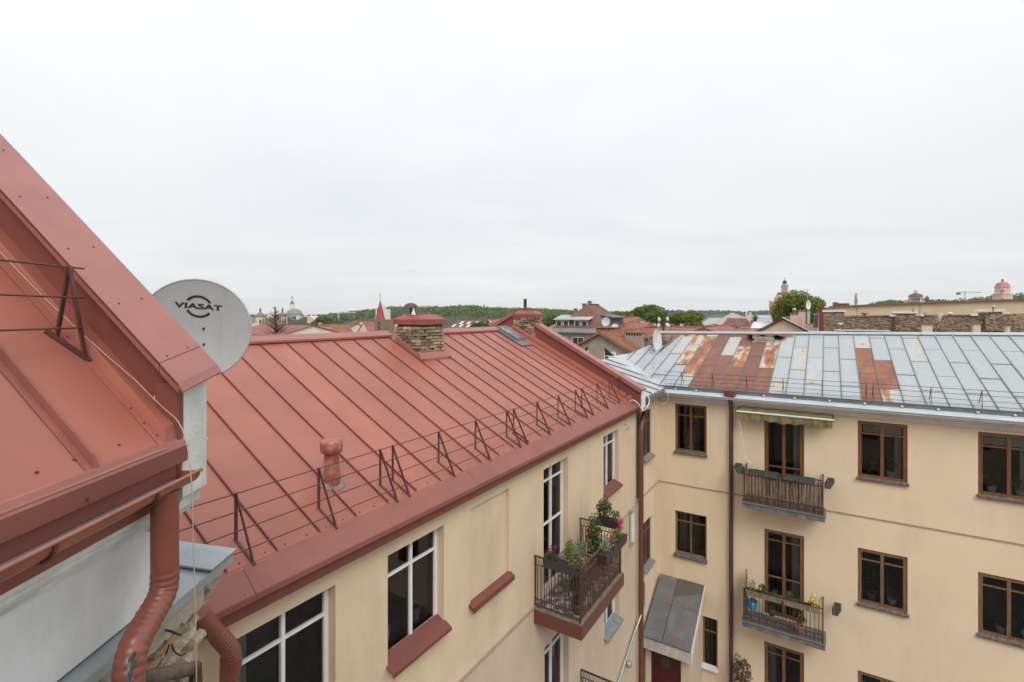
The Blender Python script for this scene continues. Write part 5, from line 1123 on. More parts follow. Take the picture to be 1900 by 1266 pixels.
m = MB(); m.tube([FB(-2.47, .40, -3.3), FB(-2.42, .38, -3.9), FB(-2.30, .36, -4.6), FB(-2.28, .4, -4.72), FB(-2.05, .5, -4.85)], .012, 5); obj('crank', m, cable_p, aw)
# porch
po = thing('porch', 'small entrance porch with worn zinc roof and dark red door in the corner', 'porch', P(17.2, -4.4, -H))
def ZPo(u): return -10.56 + (u - 16.3) / 2.08 * 1.1
for (v0, v1) in ((-5.14, -4.52), (-4.50, -3.62)):
    for r, (u0, u1) in enumerate(((16.25, 16.52), (16.52, 17.45), (17.45, 18.37))):
        m = MB(); l = .01 * (r == 0); m.hexa([P(u0, v0, ZPo(u0)), P(u1, v0, ZPo(u1)), P(u1, v1, ZPo(u1)), P(u0, v1, ZPo(u0)), P(u0, v0, ZPo(u0) + .03 + l), P(u1 - .01, v0, ZPo(u1) + .022 + l), P(u1 - .01, v1, ZPo(u1) + .022 + l), P(u0, v1, ZPo(u0) + .03 + l)])
        pz = mat('worn_porch_zinc', (.13, .14, .145), (.10, .105, .11), 3, .7, .2, 10, dirt=(.17, .085, .06), dscale=2.2, damt=.9, rnd=.12)
        obj('roof_sheet', m, pz, po)
m = MB(); m.hexa([P(17.7, -4.5, ZPo(17.7) + .035), P(18.35, -4.5, ZPo(18.35) + .035), P(18.35, -3.64, ZPo(18.35) + .035), P(18.05, -3.64, ZPo(18.05) + .035), P(17.9, -4.5, ZPo(17.9) + .045), P(18.35, -4.5, ZPo(18.35) + .045), P(18.35, -3.64, ZPo(18.35) + .045), P(18.15, -3.64, ZPo(18.15) + .045)]); obj('old_felt_patch', m, mat('brown_felt', (.10, .085, .07), None, 9, .9), po)
for k in range(12): obj('fascia_board', MB().fbox(P, 16.27, 16.30, -5.14 + .126 * k, -5.14 + .126 * k + .120, -10.95, -10.60), mat('old_white_boards', (.50, .46, .41), (.42, .385, .34), 5, .8, rnd=.12), po)
obj('edge_board', MB().hexa([P(16.27, -3.62, -10.95), P(18.37, -3.62, -9.62), P(18.37, -3.59, -9.62), P(16.27, -3.59, -10.95), P(16.27, -3.62, -10.60), P(18.37, -3.62, -9.44), P(18.37, -3.59, -9.44), P(16.27, -3.59, -10.60)]), corn, po)
m = MB(); m.fbox(P, 16.62, 16.75, -5.16, -4.98, -H, -10.9); m.fbox(P, 16.62, 16.75, -4.0, -3.72, -H, -10.9); m.fbox(P, 16.62, 16.75, -4.98, -4.0, -11.15, -10.9); m.fbox(P, 16.75, 18.38, -3.84, -3.72, -H, -10.3); obj('wall', m, stuccoA2, po)
m = MB(); m.fbox(P, 16.70, 16.74, -4.98, -4.0, -H, -11.15); do = obj('door', m, door_red, po); obj('pane', MB().fbox(P, 16.69, 16.70, -4.65, -4.35, -11.6, -11.3), glass_f, do); obj('handle', MB().tube([P(16.66, -4.12, -13.0), P(16.66, -4.2, -13.0)], .012, 6), steel, do)
m = MB()
for zz in (-11.9, -12.7): m.fbox(P, 16.685, 16.70, -4.85, -4.15, zz - .3, zz + .3)
obj('door_panel', m, door_red, do)
# the photographer's own house behind the camera (closes the court, seen mirrored in the panes)
def FO(s, d, z): return P(-6 + d, s, z)
oh = thing('opposite_house', 'cream house behind the camera closing the court', 'house', P(-10, 7, -H))
ho_ = [(s, s + 1.2, z, z + 1.7, .1) for s in (1.5, 4.5, 7.5, 10.5) for z in (-12.4, -8.7, -4.9)]
m = MB(); wall_holes(m, FO, 0.6, 14, -H, -1.2, ho_); m.fbox(P, -9, -1.41, .6, 14, -H, -1.25) if False else None
m.quad(P(-6, .6, -H), P(-14, .6, -H), P(-14, .6, -1.2), P(-6, .6, -1.2)); m.quad(P(-14, .6, -H), P(-14, 14, -H), P(-14, 14, -1.2), P(-14, .6, -1.2)); m.quad(P(-14, 14, -H), P(-6, 14, -H), P(-6, 14, -1.2), P(-14, 14, -1.2))
obj('wall', m, stuccoB, oh)
m = MB(); m.prism([P(-5.6, .4, -1.25), P(-10, .4, .4), P(-14.4, .4, -1.25)], P(0, 13.8, 0) - P(0, 0, 0)); obj('roof', m, red, oh)
for h_o in ho_: window(oh, FO, h_o[0], h_o[1], h_o[2], h_o[3], white_f, dep=.08, inner=False)
# plants behind the B windows
for (s, z, lab, pl, mt) in ((1.6, -4.86, 'leafy plant in a white pot in the top window right of the wooden balcony', [('leaves', .2, .5, 170, .07, leaf_d)], white_p), (1.1, -4.86, 'mauve flowering plant in the top window right of the wooden balcony', [('leaves', .13, .25, 60, .06, leaf_d), ('petals', .13, .4, 24, .06, pet_m)], plast_d),
                            (3.8, -4.88, 'spiky plant in the rightmost top window', [('leaves', .22, .5, 120, .08, leaf)], white_p), (4.4, -4.88, 'pale potted plant at the right of the rightmost top window', [('leaves', .2, .4, 120, .07, leaf_s)], white_p), (1.12, -8.62, 'purple orchid in the middle window under the top window', [('leaves', .1, .2, 40, .07, leaf_d), ('petals', .15, .75, 90, .075, pet_m)], clay_p),
                            (1.62, -8.62, 'green plant in a white bowl beside the purple orchid', [('leaves', .18, .35, 120, .06, leaf)], white_p), (4.0, -8.66, 'plant in a white pot in the rightmost middle window', [('leaves', .13, .25, 60, .07, leaf_d)], white_p), (4.5, -8.66, 'tall plant in a white pot at the right of the rightmost middle window', [('leaves', .2, .7, 90, .08, leaf_d)], white_p), (-4.15, -4.88, 'bushy plant in the top left window by the corner', [('leaves', .2, .55, 160, .07, leaf_d)], white_p)):
    potted(FB, s, -.28, z, .12, .17, lab, pl, mt)
potted(FA, 5.35, -.38, -4.86, .07, .2, 'white figurine-like vase in the second white window of the cream house', [('dry_stems', .03, .1, 6, .03, leaf_s)], white_p, name='vase', cat='vase')
potted(FA, 5.95, -.38, -4.86, .12, .22, 'pale wicker pot in the second white window of the cream house', [('dry_stems', .03, .1, 6, .03, leaf_br)], wood_g, name='pot', cat='pot')
# second dish and cables in the corner
t2 = 22.0; dc2 = at(1220, 633, t2)
dish('satellite_dish', 'white satellite dish seen edge-on on the zinc roof hip', dc2, (.78, -.62, .05), .50, dish_w, .09, mast=[dc2 + Vector((-.1, 0, -.75))], squash=.9)
an = thing('antenna', 'thin rooftop aerial beside the white dish on the zinc roof', 'antenna', at(1212, 700, 19.5))
m = MB(); m.tube([at(1212, 712, 19.0), at(1212, 665, 19.0)], .008, 6); obj('mast', m, steel, an)
m = MB(); m.tube([at(1193, 700, 19), at(1232, 684, 19)], .010, 5)
for k in range(7): q = k / 6; a_ = at(1193 + 39 * q, 700 - 16 * q, 19); m.tube([a_ - Vector((0, .2, .16)), a_ + Vector((0, .2, .16))], .007, 4)
obj('boom', m, steel, an)
m = MB(); m.tube([at(1219, 668, 21.6), at(1206, 690, 21)], .02, 5); m.tube([at(1222, 668, 21.6), at(1238, 672, 21)], .02, 5); obj('tripod', m, steel, an)
m = MB(); m.tube(spline([at(1167, 749, 15.6), at(1171, 743, 15.6), at(1178, 744, 15.5), at(1186, 752, 15.5), at(1192, 762, 15.6), at(1200, 756, 15.8), at(1205, 745, 16), at(1202, 734, 16.2)]), .018, 6); single('cable', m, cable_p, 'white cable looped over the far corner of the red eave', 'cable', at(1186, 752, 15.5))
m = MB(); m.tube(spline([at(1208, 728, 17.4), at(1218, 719, 17.2), at(1232, 722, 17.2), at(1240, 733, 17.2), at(1237, 746, 17.3), at(1226, 750, 17.4), at(1220, 744, 17.6)]), .011, 6); single('cable', m, cable_p, 'white cable loop hanging at the corner end of the zinc gutter', 'cable', at(1232, 722, 17.2))
m = MB(); m.tube(spline([at(1205, 715, 18), at(1190, 690, 20), at(1175, 672, 21), at(1165, 664, 21.5)]), .022, 5); m.tube(spline([at(1210, 715, 18), at(1200, 695, 20), at(1185, 680, 20.6), at(1172, 668, 21)]), .018, 5); single('cable', m, cable_p, 'grey cables lying along the valley of the zinc roof', 'cable', at(1190, 690, 20))

# =================================================================== THE TOWN BEHIND
HR = math.atan2(UY, UX)
def zy(py, t): return -(py - 582) / FX * t
def front(px0, px1, t):
    um, _ = uv_at((px0 + px1) / 2, t)
    def vv(px): a = (px - 950) / FX; return um * (UY * a - UX) / (UX * a + UY)
    return um, vv(px0), vv(px1)
def house(label, px0, px1, t, depth, ye, yr, axis, wm, rm, hip=0.0, cols=0, wrow=(), chim=(), sky_=0, group=None, over=.3, name='house', cat='house', panes=True, wz=-H):
    u0, v0, v1 = front(px0, px1, t); ze, u1 = zy(ye, t), u0 + depth
    r = thing(name, label, cat, P((u0 + u1) / 2, (v0 + v1) / 2, -H), group)
    m = MB(); m.fbox(P, u0, u1, v0, v1, wz, ze)
    rfm = MB(); o = over; vm_ = (v0 + v1) / 2; um = (u0 + u1) / 2
    if axis == 'u':
        zr_ = zy(yr, t); (m.poly([P(u0, v0, ze), P(u0, v1, ze), P(u0, vm_, zr_)]), m.poly([P(u1, v0, ze), P(u1, v1, ze), P(u1, vm_, zr_)])) if not hip else None
        k = (zr_ - ze) / (vm_ - v0) * o; h = hip * depth
        for vs_, s in ((v0 - o, -1), (v1 + o, 1)):
            pts = [P(u0 - o, vs_, ze - k), P(u1 + o, vs_, ze - k), P(u1 + o - h, vm_, zr_ + .02), P(u0 - o + h, vm_, zr_ + .02)]
            rfm.prism(pts, (0, 0, .14))
        if hip: rfm.prism([P(u0 - o, v0 - o, ze - k), P(u0 - o, v1 + o, ze - k), P(u0 - o + h, vm_, zr_ + .02)], (0, 0, .14))
    else:
        zr_ = zy(yr, t + depth / 2 * .75); (m.poly([P(u0, v0, ze), P(u1, v0, ze), P(um, v0, zr_)]), m.poly([P(u0, v1, ze), P(u1, v1, ze), P(um, v1, zr_)])) if not hip else None
        k = (zr_ - ze) / (depth / 2) * o; h = hip * (v1 - v0)
        for us_ in (u0 - o, u1 + o): rfm.prism([P(us_, v0 - o, ze - k), P(us_, v1 + o, ze - k), P(um, v1 + o - h, zr_ + .02), P(um, v0 - o + h, zr_ + .02)], (0, 0, .14))
        if hip:
            rfm.prism([P(u0 - o, v0 - o, ze - k), P(u1 + o, v0 - o, ze - k), P(um, v0 - o + h, zr_ + .02)], (0, 0, .14)); rfm.prism([P(u0 - o, v1 + o, ze - k), P(u1 + o, v1 + o, ze - k), P(um, v1 + o - h, zr_ + .02)], (0, 0, .14))
    obj('wall', m, wm, r); rf2 = obj('roof', rfm, rm, r)
    rc = MB()
    if axis == 'u': rc.bar(P(u0 - o + hip * depth, vm_, zr_ + .17), P(u1 + o - hip * depth, vm_, zr_ + .17), .25, .1)
    else: rc.bar(P(um, v0 - o + hip * (v1 - v0), zr_ + .17), P(um, v1 + o - hip * (v1 - v0), zr_ + .17), .25, .1)
    obj('ridge', rc, rm, rf2)
    for (zt, hh, ww) in wrow:
        for k in range(cols):
            s = v0 + (v1 - v0) * (k + .5) / cols
            f = MB(); f.fbox(P, u0 - .05, u0 + .02, s - ww / 2, s + ww / 2, ze - zt - hh, ze - zt); wn = obj('window', f, white_f, r)
            for q in (0, 1):
                obj('pane', MB().fbox(P, u0 - .065, u0 - .051, s - ww / 2 + .07 + q * (ww / 2 - .03), s - .03 + q * (ww / 2 - .04), ze - zt - hh + .08, ze - zt - .08), glass_f, wn)
    for (fu, fv, w_, h_, mt) in chim:
        cu, cv = u0 + depth * fu, v0 + (v1 - v0) * fv
        top = zr_ + h_; c_ = obj('chimney', MB().fbox(P, cu - w_ * .35, cu + w_ * .35, cv - w_ / 2, cv + w_ / 2, ze, top), mt, r)
        obj('cap', MB().fbox(P, cu - w_ * .42, cu + w_ * .42, cv - w_ * .58, cv + w_ * .58, top, top + .1), conc, c_)
    for k in range(sky_):
        f = (k + .7) / (sky_ + .4); q = MB()
        if axis == 'v':
            def RP(g, s, dz): return P(u0 + (um - u0) * g, s, ze + (zr_ - ze) * g + dz)
            s = v0 + (v1 - v0) * f; g0 = .35 + .25 * (k % 2); q.hexa([RP(g0, s, .15), RP(g0, s + .9, .15), RP(g0 + .2, s + .9, .15), RP(g0 + .2, s, .15), RP(g0, s, .26), RP(g0, s + .9, .26), RP(g0 + .2, s + .9, .26), RP(g0 + .2, s, .26)]); obj('skylight', q, roof_w, rf2)
    return r, (u0, u1, v0, v1, ze, zr_)

# --- hip roofed house with dormers
r, (u0, u1, v0, v1, ze, zr_) = house('tall grey-tan house with hipped brown tile roof and dormers beyond the red gable', 1028, 1120, 61.5, 9.5, 609, 566, 'u', wall_g, roof_b, hip=.36, cols=3, wrow=[(1.1, 1.6, 1.5), (4.2, 1.6, 1.5)], chim=[(.42, .36, .5, .15, brick_far), (.5, .42, .42, .5, brick_far), (.3, .25, .4, -.5, conc)])
m = MB(); m.fbox(P, u0 - .55, u0 + .1, v0 - .3, v1 + .3, ze - .55, ze - .05); obj('eave_band', m, roof_g, r, 'pale sheet metal band under the roof')
for (a, b) in ((v0 + .1, v0 + 2.1), (v0 + 2.6, v0 + 4.6)):
    dm = obj('dormer', MB().fbox(P, u0 + .2, u0 + 3, a, b, ze, ze + 1.0), roof_s, r)
    obj('dormer_roof', MB().hexa([P(u0 - .1, a - .2, ze + .98), P(u0 - .1, b + .2, ze + .98), P(u0 + 2.3, b + .2, ze + 1.5), P(u0 + 2.3, a - .2, ze + 1.5), P(u0 - .1, a - .2, ze + 1.05), P(u0 - .1, b + .2, ze + 1.05), P(u0 + 2.3, b + .2, ze + 1.6), P(u0 + 2.3, a - .2, ze + 1.6)]), roof_g, dm)
    for q in (0, 1): obj('frame', MB().fbox(P, u0 + .15, u0 + .2, a + .12 + q * .95, a + .9 + q * .95, ze + .1, ze + .92), white_f, dm); obj('pane', MB().fbox(P, u0 + .13, u0 + .149, a + .22 + q * .95, a + .82 + q * .95, ze + .2, ze + .84), glass_f, dm)
dm = obj('dormer', MB().fbox(P, u0 + 3.2, u0 + 7.6, v1 - 2.0, v1 - .3, ze, ze + 1.25), roof_s, r); obj('dormer_roof', MB().hexa([P(u0 + 2.9, v1 - 2.6, ze + 1.7), P(u0 + 7.9, v1 - 2.6, ze + 1.7), P(u0 + 7.9, v1 + .1, ze + 1.2), P(u0 + 2.9, v1 + .1, ze + 1.2), P(u0 + 2.9, v1 - 2.6, ze + 1.82), P(u0 + 7.9, v1 - 2.6, ze + 1.82), P(u0 + 7.9, v1 + .1, ze + 1.32), P(u0 + 2.9, v1 + .1, ze + 1.32)]), roof_s, dm)
dish('satellite_dish', 'white satellite dish on the tall brown tiled house with dormers', at(1124, 597, 56), (-.75, -1, .1), .50, dish_w, .1, mast=[at(1124, 606, 56.5)])
dish('satellite_dish', 'low white satellite dish in front of the orange roofs, right of the dormer house', at(1141, 606, 52), (-.5, -1, .5), .32, dish_w, .1, mast=[at(1142, 612, 52.5)])
# --- roughcast gable house with orange tiles
r, (u0, u1, v0, v1, ze, zr_) = house('grey roughcast gable house with old orange tile roof behind the red parapet', 1057, 1173, 34.6, 9.5, 653, 620.5, 'u', wall_g, roof_t, over=.25)
for (a, b, c, e) in ((-14.9, -14.1, -3.5, -2.55), (-12.95, -12.1, -3.5, -2.6)):
    wn = obj('window', MB().fbox(P, u0 - .06, u0 + .02, a, b, c, e), white_f, r); obj('pane', MB().fbox(P, u0 - .075, u0 - .061, a + .08, b - .08, c + .09, e - .32), glass_f, wn)
    obj('pane', MB().prism([P(u0 - .075, a + .06, e - .26), P(u0 - .075, b - .06, e - .26), P(u0 - .075, (b if a < -14 else a) + (-.06 if a < -14 else .06), e + .25)], P(.05, 0, 0) - P(0, 0, 0)), glass_f, wn)
# tile courses on this roof (large enough to read): rows of raised tiles, joined
m = MB()
for j in range(14):
    f = (j + .3) / 14.5; v = (v0 + v1) / 2 + (v1 - (v0 + v1) / 2) * f * 1.1; z = zr_ + (ze - zr_) * f * 1.1 + .16
    for k in range(30):
        u = u0 - .2 + k * .33; m.hexa([P(u, v, z), P(u + .3, v, z), P(u + .3, v + .2, z - .1), P(u, v + .2, z - .1), P(u, v, z + .02), P(u + .3, v, z + .02), P(u + .3, v + .2, z - .02 + random.uniform(-.02, .02)), P(u, v + .2, z - .02)])
obj('tile_courses', m, roof_t, r, kind='stuff')
def stack(label, px0, px1, yt, yb, t, mt, n=6, depth=.8):
    u0, v0, v1 = front(px0, px1, t); r = thing('chimney_stack', label, 'chimney', P(u0, (v0 + v1) / 2, zy(yb, t)))
    zt = zy(yt, t); zb = zy(yb, t) - 2.5
    obj('body', MB().fbox(P, u0, u0 + depth, v0, v1, zb, zt - .28), mt, r)
    obj('cap', MB().fbox(P, u0 - .06, u0 + depth + .06, v0 - .06, v1 + .06, zt - .1, zt), brick_far, r)
    w_ = (v1 - v0) / (n * 2 + 1)
    for k in range(n + 1): obj('flue_pier', MB().fbox(P, u0 + .02, u0 + depth - .02, v0 + w_ * 2 * k, v0 + w_ * (2 * k + 1), zt - .28, zt - .1), mt, r)
    return r
stack('brick chimney stack with a row of flue holes behind the roughcast gable', 1106, 1142, 607, 622, 44, brick_far, 7)
stack('grey rendered chimney stack with a row of flue holes above the orange tiles', 1159, 1191, 616, 645, 35.5, wall_g, 6)
stack('brick chimney stack at the left of the edge-on white dish', 1195, 1209, 626, 645, 33, brick_far, 3)
stack('low brick chimney at the edge of the zinc roof ridge', 1228, 1240, 628, 640, 31, brick_far, 2)
# --- filler houses: (label, px0, px1, t, depth, y eave, y ridge, axis, wall, roof, hip, skylights, chimneys)
BR_ = brick_far
F_ = [
 ('long red tile roof left of the church, just over the near ridge', 425, 520, 120, 12, 612, 604, 'v', wall_w, roof_r, 0, 0, ()),
 ('small orange roofed house between the green bush and the near ridge', 536, 556, 130, 8, 613, 607, 'u', wall_w, roof_t, 0, 0, ()),
 ('pale gabled house with ochre roof right of the church', 566, 592, 150, 9, 611, 603, 'u', wall_w, roof_t, 0, 0, ((.3, .3, .8, .6, wall_w),)),
 ('white walled house with brown roof left of the red spire', 608, 632, 170, 10, 606, 601, 'v', wall_w, roof_b, 0, 0, ()),
 ('wide brown tiled roof with skylights left of the red spire', 622, 700, 185, 14, 607, 596, 'v', wall_w, roof_b, 0, 6, ((.5, .56, 2.2, 1.6, wall_c),)),
 ('orange tile roof with white gable edge left of the red spire', 664, 686, 165, 9, 608, 598, 'u', wall_c, roof_t, 0, 0, ()),
 ('low brown tiled roof right of the red spire, left of the brick chimney', 714, 752, 190, 14, 608, 597, 'v', wall_w, roof_b, 0, 1, ((.5, .4, 1.5, .8, wall_w),)),
 ('brown tiled roof with two rows of skylights right of the brick chimney', 822, 872, 170, 13, 607, 594, 'v', wall_w, roof_b, 0, 7, ((.5, .3, 1, .5, BR_),)),
 ('orange tile roof in the row between the two yellow brick chimneys', 866, 896, 175, 12, 607, 594, 'v', wall_w, roof_t, 0, 2, ()),
 ('pale orange tile roof nearest the smaller brick chimney', 900, 940, 165, 12, 606, 593, 'v', wall_w, roof_t, 0, 0, ((.5, .2, 1.0, .5, wall_c),)),
 ('low brick-red house left of the tall dormer house', 1012, 1040, 75, 8, 608, 599, 'v', wall_w, roof_t, 0, 0, ()),
 ('orange tile roof right behind the tall dormer house', 1126, 1168, 78, 9, 606, 590, 'v', wall_w, roof_t, .25, 0, ((.5, .15, .8, .3, BR_), (.5, .5, .6, .6, BR_))),
 ('orange roofed house with a white dormer below the big trees', 1138, 1180, 62, 8, 614, 600, 'v', wall_w, roof_t, .1, 0, ((.5, .7, .6, .3, wall_w),)),
 ('long brown tiled roof below the big round trees', 1162, 1300, 74, 9, 614, 607, 'v', wall_w, roof_b, 0, 0, ((.5, .22, .6, .5, wall_w), (.5, .45, .6, .4, wall_w), (.5, .62, .5, .5, wall_c))),
 ('orange tile roof between the grey chimney stack and the edge-on dish', 1172, 1208, 46, 8, 640, 611, 'u', wall_c, roof_t, 0, 0, ()),
 ('red roofed low house with tiny chimney left of the flat red roof', 1236, 1272, 60, 8, 622, 611, 'v', wall_w, roof_t, 0, 0, ()),
 ('flat pitched red metal roof just beyond the zinc ridge', 1262, 1352, 56, 10, 620, 610, 'u', wall_w, roof_r, 0, 0, ()),
 ('white roofed hall left of the big grey-tan roof', 1298, 1340, 165, 20, 601, 591, 'v', wall_w, roof_g, .1, 0, ()),
 ('big grey-tan roofed hall with white gable in the middle distance', 1318, 1366, 140, 26, 600, 584, 'v', wall_w, mat('pale_tan_roof', (.36, .31, .27), (.30, .25, .22), .5, .8), .35, 0, ((.5, .45, 1.4, .6, wall_w),)),
 ('brown-red tiled house in front of the big grey-tan hall', 1338, 1380, 105, 9, 606, 593, 'v', wall_w, roof_b, .12, 0, ((.5, .15, .8, .2, wall_w),)),
 ('white walled house with pinkish roof right of the grey-tan hall', 1368, 1398, 200, 12, 596, 589, 'v', wall_w, mat('pink_grey_roof', (.34, .27, .24), None, .5, .8), .1, 0, ()),
 ('red tiled house left of the white flat roof', 1372, 1402, 88, 9, 614, 600, 'u', wall_c, roof_t, 0, 0, ((.1, .2, .7, -.6, wall_w),)),
 ('pale long house behind the white flat roof', 1396, 1432, 190, 12, 596, 586, 'v', wall_w, roof_g, .1, 0, ()),
 ('grey roofed house left of the pink church', 1402, 1428, 130, 10, 602, 592, 'v', wall_w, roof_g, 0, 0, ()),
 ('white flat roofed building left of the cream gable', 1392, 1424, 80, 10, 612, 600, 'v', wall_w, roof_w, 0, 0, ()),
 ('orange tiled roof strip left of the cream gable', 1352, 1416, 52, 8, 622, 613, 'v', wall_c, roof_t, 0, 0, ()),
 ('brown tile roof behind the lamp, lowest over the zinc ridge', 1296, 1350, 66, 8, 618, 607, 'v', wall_w, roof_b, 0, 0, ((.5, .3, .6, .3, wall_w),)),
]
for (lb, a, b, t, dpt, ye, yr, ax, wm, rm, hip, sk2, chs) in F_:
    ye = ye + (9 if b < 1000 else (6 if t < 100 else 4)); dpt = dpt * 1.4
    random.seed(hash(lb) % 1000 if False else len(lb) * 7 + int(a))
    house(lb, a, b, t, dpt, ye, yr, ax, wm, rm, hip=hip, sky_=sk2, chim=chs, cols=max(2, int((b - a) / 12)), wrow=[(.9, 1.3, .9)] if t > 100 else [], group='town roofs beyond the courtyard')
# --- cream gable house in the middle
r, (u0, u1, v0, v1, ze, zr_) = house('cream gable house with red sheet and tile roof just beyond the zinc ridge', 1404, 1504, 41, 10, 619, 593.5, 'u', wall_c, roof_t, over=.2)
m = MB(); vm_ = (v0 + v1) / 2
m.hexa([P(u0 - .35, vm_, zr_ + .15), P(u0 - .2, vm_, zr_ + .15), P(u0 - .2, v1 + .2, ze + .08), P(u0 - .35, v1 + .2, ze + .08), P(u0 - .35, vm_, zr_ + .22), P(u0 - .2, vm_, zr_ + .22), P(u0 - .2, v1 + .2, ze + .15), P(u0 - .35, v1 + .2, ze + .15)]); obj('verge_flashing', m, roof_w, r)
m = MB(); m.hexa([P(u0 - .35, vm_, zr_ + .15), P(u0 - .2, vm_, zr_ + .15), P(u0 - .2, v0 - .2, ze + .06), P(u0 - .35, v0 - .2, ze + .06), P(u0 - .35, vm_, zr_ + .2), P(u0 - .2, vm_, zr_ + .2), P(u0 - .2, v0 - .2, ze + .12), P(u0 - .35, v0 - .2, ze + .12)]); obj('verge_flashing', m, red_d, r)
def blockt(name, label, cat, px0, px1, yt, yb, t, depth, mt, cap=None, capm=None, extra=0, group=None):
    u0, v0, v1 = front(px0, px1, t); r = thing(name, label, cat, P(u0, (v0 + v1) / 2, zy(yb, t)), group)
    obj('body', MB().fbox(P, u0, u0 + depth, v0, v1, zy(yb, t) - extra, zy(yt, t)), mt, r)
    if cap: obj('cap', MB().fbox(P, u0 - cap, u0 + depth + cap, v0 - cap, v1 + cap, zy(yt, t), zy(yt, t) + .13), capm, r)
    return r
blockt('chimney_stack', 'pinkish rendered chimney stack with brown cap behind the cream gable', 'chimney', 1481, 1494, 578, 600, 44, .8, wall_pp, .05, brick_far, 1)
r = blockt('chimney_stack', 'lower pinkish chimney stack with a silver flue behind the cream gable', 'chimney', 1466, 1480, 584, 600, 43, .8, wall_pp, .04, brick_far, 1)
c = at(1474, 583, 43.2); m = MB(); m.lathe(c, [(.12, -.3), (.12, .3), (.16, .32), (.16, .42), (.1, .5), (.0, .52)], 10); obj('flue_pipe', m, steel, r)
r = thing('satellite_dish', 'rust-stained white dish on a tall rusty aerial mast beside the round tree', 'satellite dish', at(1500, 602, 38))
m = MB(); m.tube([at(1500, 602, 38), at(1500, 578, 38)], .12, 8); obj('post', m, rust1, r); m = MB(); m.tube([at(1499, 578, 38.1), at(1498, 538, 38.1)], .02, 5); m.tube([at(1495, 538, 38), at(1503, 537, 38)], .03, 5); obj('mast', m, steel, r)
m = MB(); cc = at(1500, 566, 37.9)
for k in range(20):
    a0, a1 = 2 * math.pi * k / 20, 2 * math.pi * (k + 1) / 20; m.add([cc + Vector((0, .08, 0)), cc + Vector((.19 * math.cos(a0), 0, .36 * math.sin(a0))), cc + Vector((.19 * math.cos(a1), 0, .36 * math.sin(a1)))], [(0, 1, 2)], True)
obj('reflector', m, dish_w, r)
blockt('chimney_stack', 'dark red clad chimney box left of the rubble stack', 'chimney', 1519, 1529, 576, 596, 40, .8, red_d, .04, red_d, 1)
blockt('chimney_stack', 'broad rubble chimney stack with a white slab on top', 'chimney', 1528, 1567, 579, 606, 37, 1.0, stone_far, .08, roof_w, 1)
r = blockt('metal_box', 'small dark vent box between the dish mast and the dark red chimney', 'vent', 1509, 1518, 585, 597, 41, .5, zinc_d, .02, steel, .5)
# --- long rubble firewall with pilasters and caps
uW = 42.5
def vpx(px, u=uW): a = (px - 950) / FX; return u * (UY * a - UX) / (UX * a + UY)
def tpx(px, u=uW): a = (px - 950) / FX; return u / (UX * a + UY)
wl_ = thing('rubble_firewall', 'long brown rubble brick firewall with white slabs behind the zinc ridge', 'wall', P(uW, vpx(1730), -H))
pts = [(1566, 588), (1600, 587.5), (1640, 587), (1652, 585), (1660, 582), (1706, 582), (1712, 586), (1740, 587), (1790, 586), (1812, 584), (1822, 580), (1862, 579), (1872, 583), (1905, 582), (1990, 580)]
poly = [P(uW, vpx(p), zy(y, tpx(p))) for p, y in pts]; m = MB(); m.prism([P(uW, vpx(1566), -3)] + poly + [P(uW, vpx(1990), -3)], P(.6, 0, 0) - P(0, 0, 0)); obj('wall', m, stone_far, wl_)
m = MB()
for (a, b, y, y2) in ((1566, 1652, 587.3, 586.6), (1712, 1800, 586, 586)): m.hexa([P(uW - .1, vpx(a), zy(y, tpx(a))), P(uW + .7, vpx(a), zy(y, tpx(a))), P(uW + .7, vpx(b), zy(y2, tpx(b))), P(uW - .1, vpx(b), zy(y2, tpx(b))), P(uW - .1, vpx(a), zy(y, tpx(a)) + .06), P(uW + .7, vpx(a), zy(y, tpx(a)) + .06), P(uW + .7, vpx(b), zy(y2, tpx(b)) + .06), P(uW - .1, vpx(b), zy(y2, tpx(b)) + .06)])
obj('coping', m, brick_far, wl_)
for (a, b, y) in ((1656, 1702, 580), (1650, 1662, 586.5), (1698, 1714, 586), (1812, 1864, 576.5), (1858, 1872, 582), (1800, 1814, 585)):
    mm = MB(); mm.fbox(P, uW - .18, uW + .8, vpx(a), vpx(b), zy(y, tpx(a)) - .04, zy(y, tpx(a)) + .08); obj('slab', mm, roof_w, wl_)
for (a, b, y, y2) in ((1660, 1706, 582, 614), (1826, 1866, 579, 614)):
    obj('buttress', MB().fbox(P, uW - .35, uW + .01, vpx(a), vpx(b), zy(y2, tpx(a)), zy(y, tpx(b)) - .12), stone_far, wl_)
stone_unit = MB(); stone_unit.fbox(lambda a, b, c: Vector((a, b, c)), -.5, .5, -.5, .5, -.5, .5); SU = stone_unit.mesh('stone', mat('far_rubble_stone', (.34, .25, .165), (.17, .12, .08), 3, .9, rnd=.45))
random.seed(11)
for k in range(240):
    px = random.uniform(1570, 1898); y = random.uniform(590, 612); t_ = tpx(px); d_ = -.36 if (1662 < px < 1704 or 1828 < px < 1864) else -.01
    piece('stone', SU, wl_, Matrix.Translation(P(uW + d_, vpx(px), zy(y, t_))) @ Matrix.Rotation(HR, 4, 'Z') @ Matrix.Diagonal((random.uniform(.03, .07), random.uniform(.12, .26), random.uniform(.05, .10), 1)))
uC = 40.6
cw = thing('cream_parapet_wall', 'cream parapet wall with pilasters in front of the rubble firewall', 'wall', P(uC, vpx(1700, uC), -H))
obj('wall', MB().fbox(P, uC, uC + .4, vpx(1500, uC), vpx(1990, uC), -6, zy(615.5, tpx(1560, uC))), wall_c, cw)
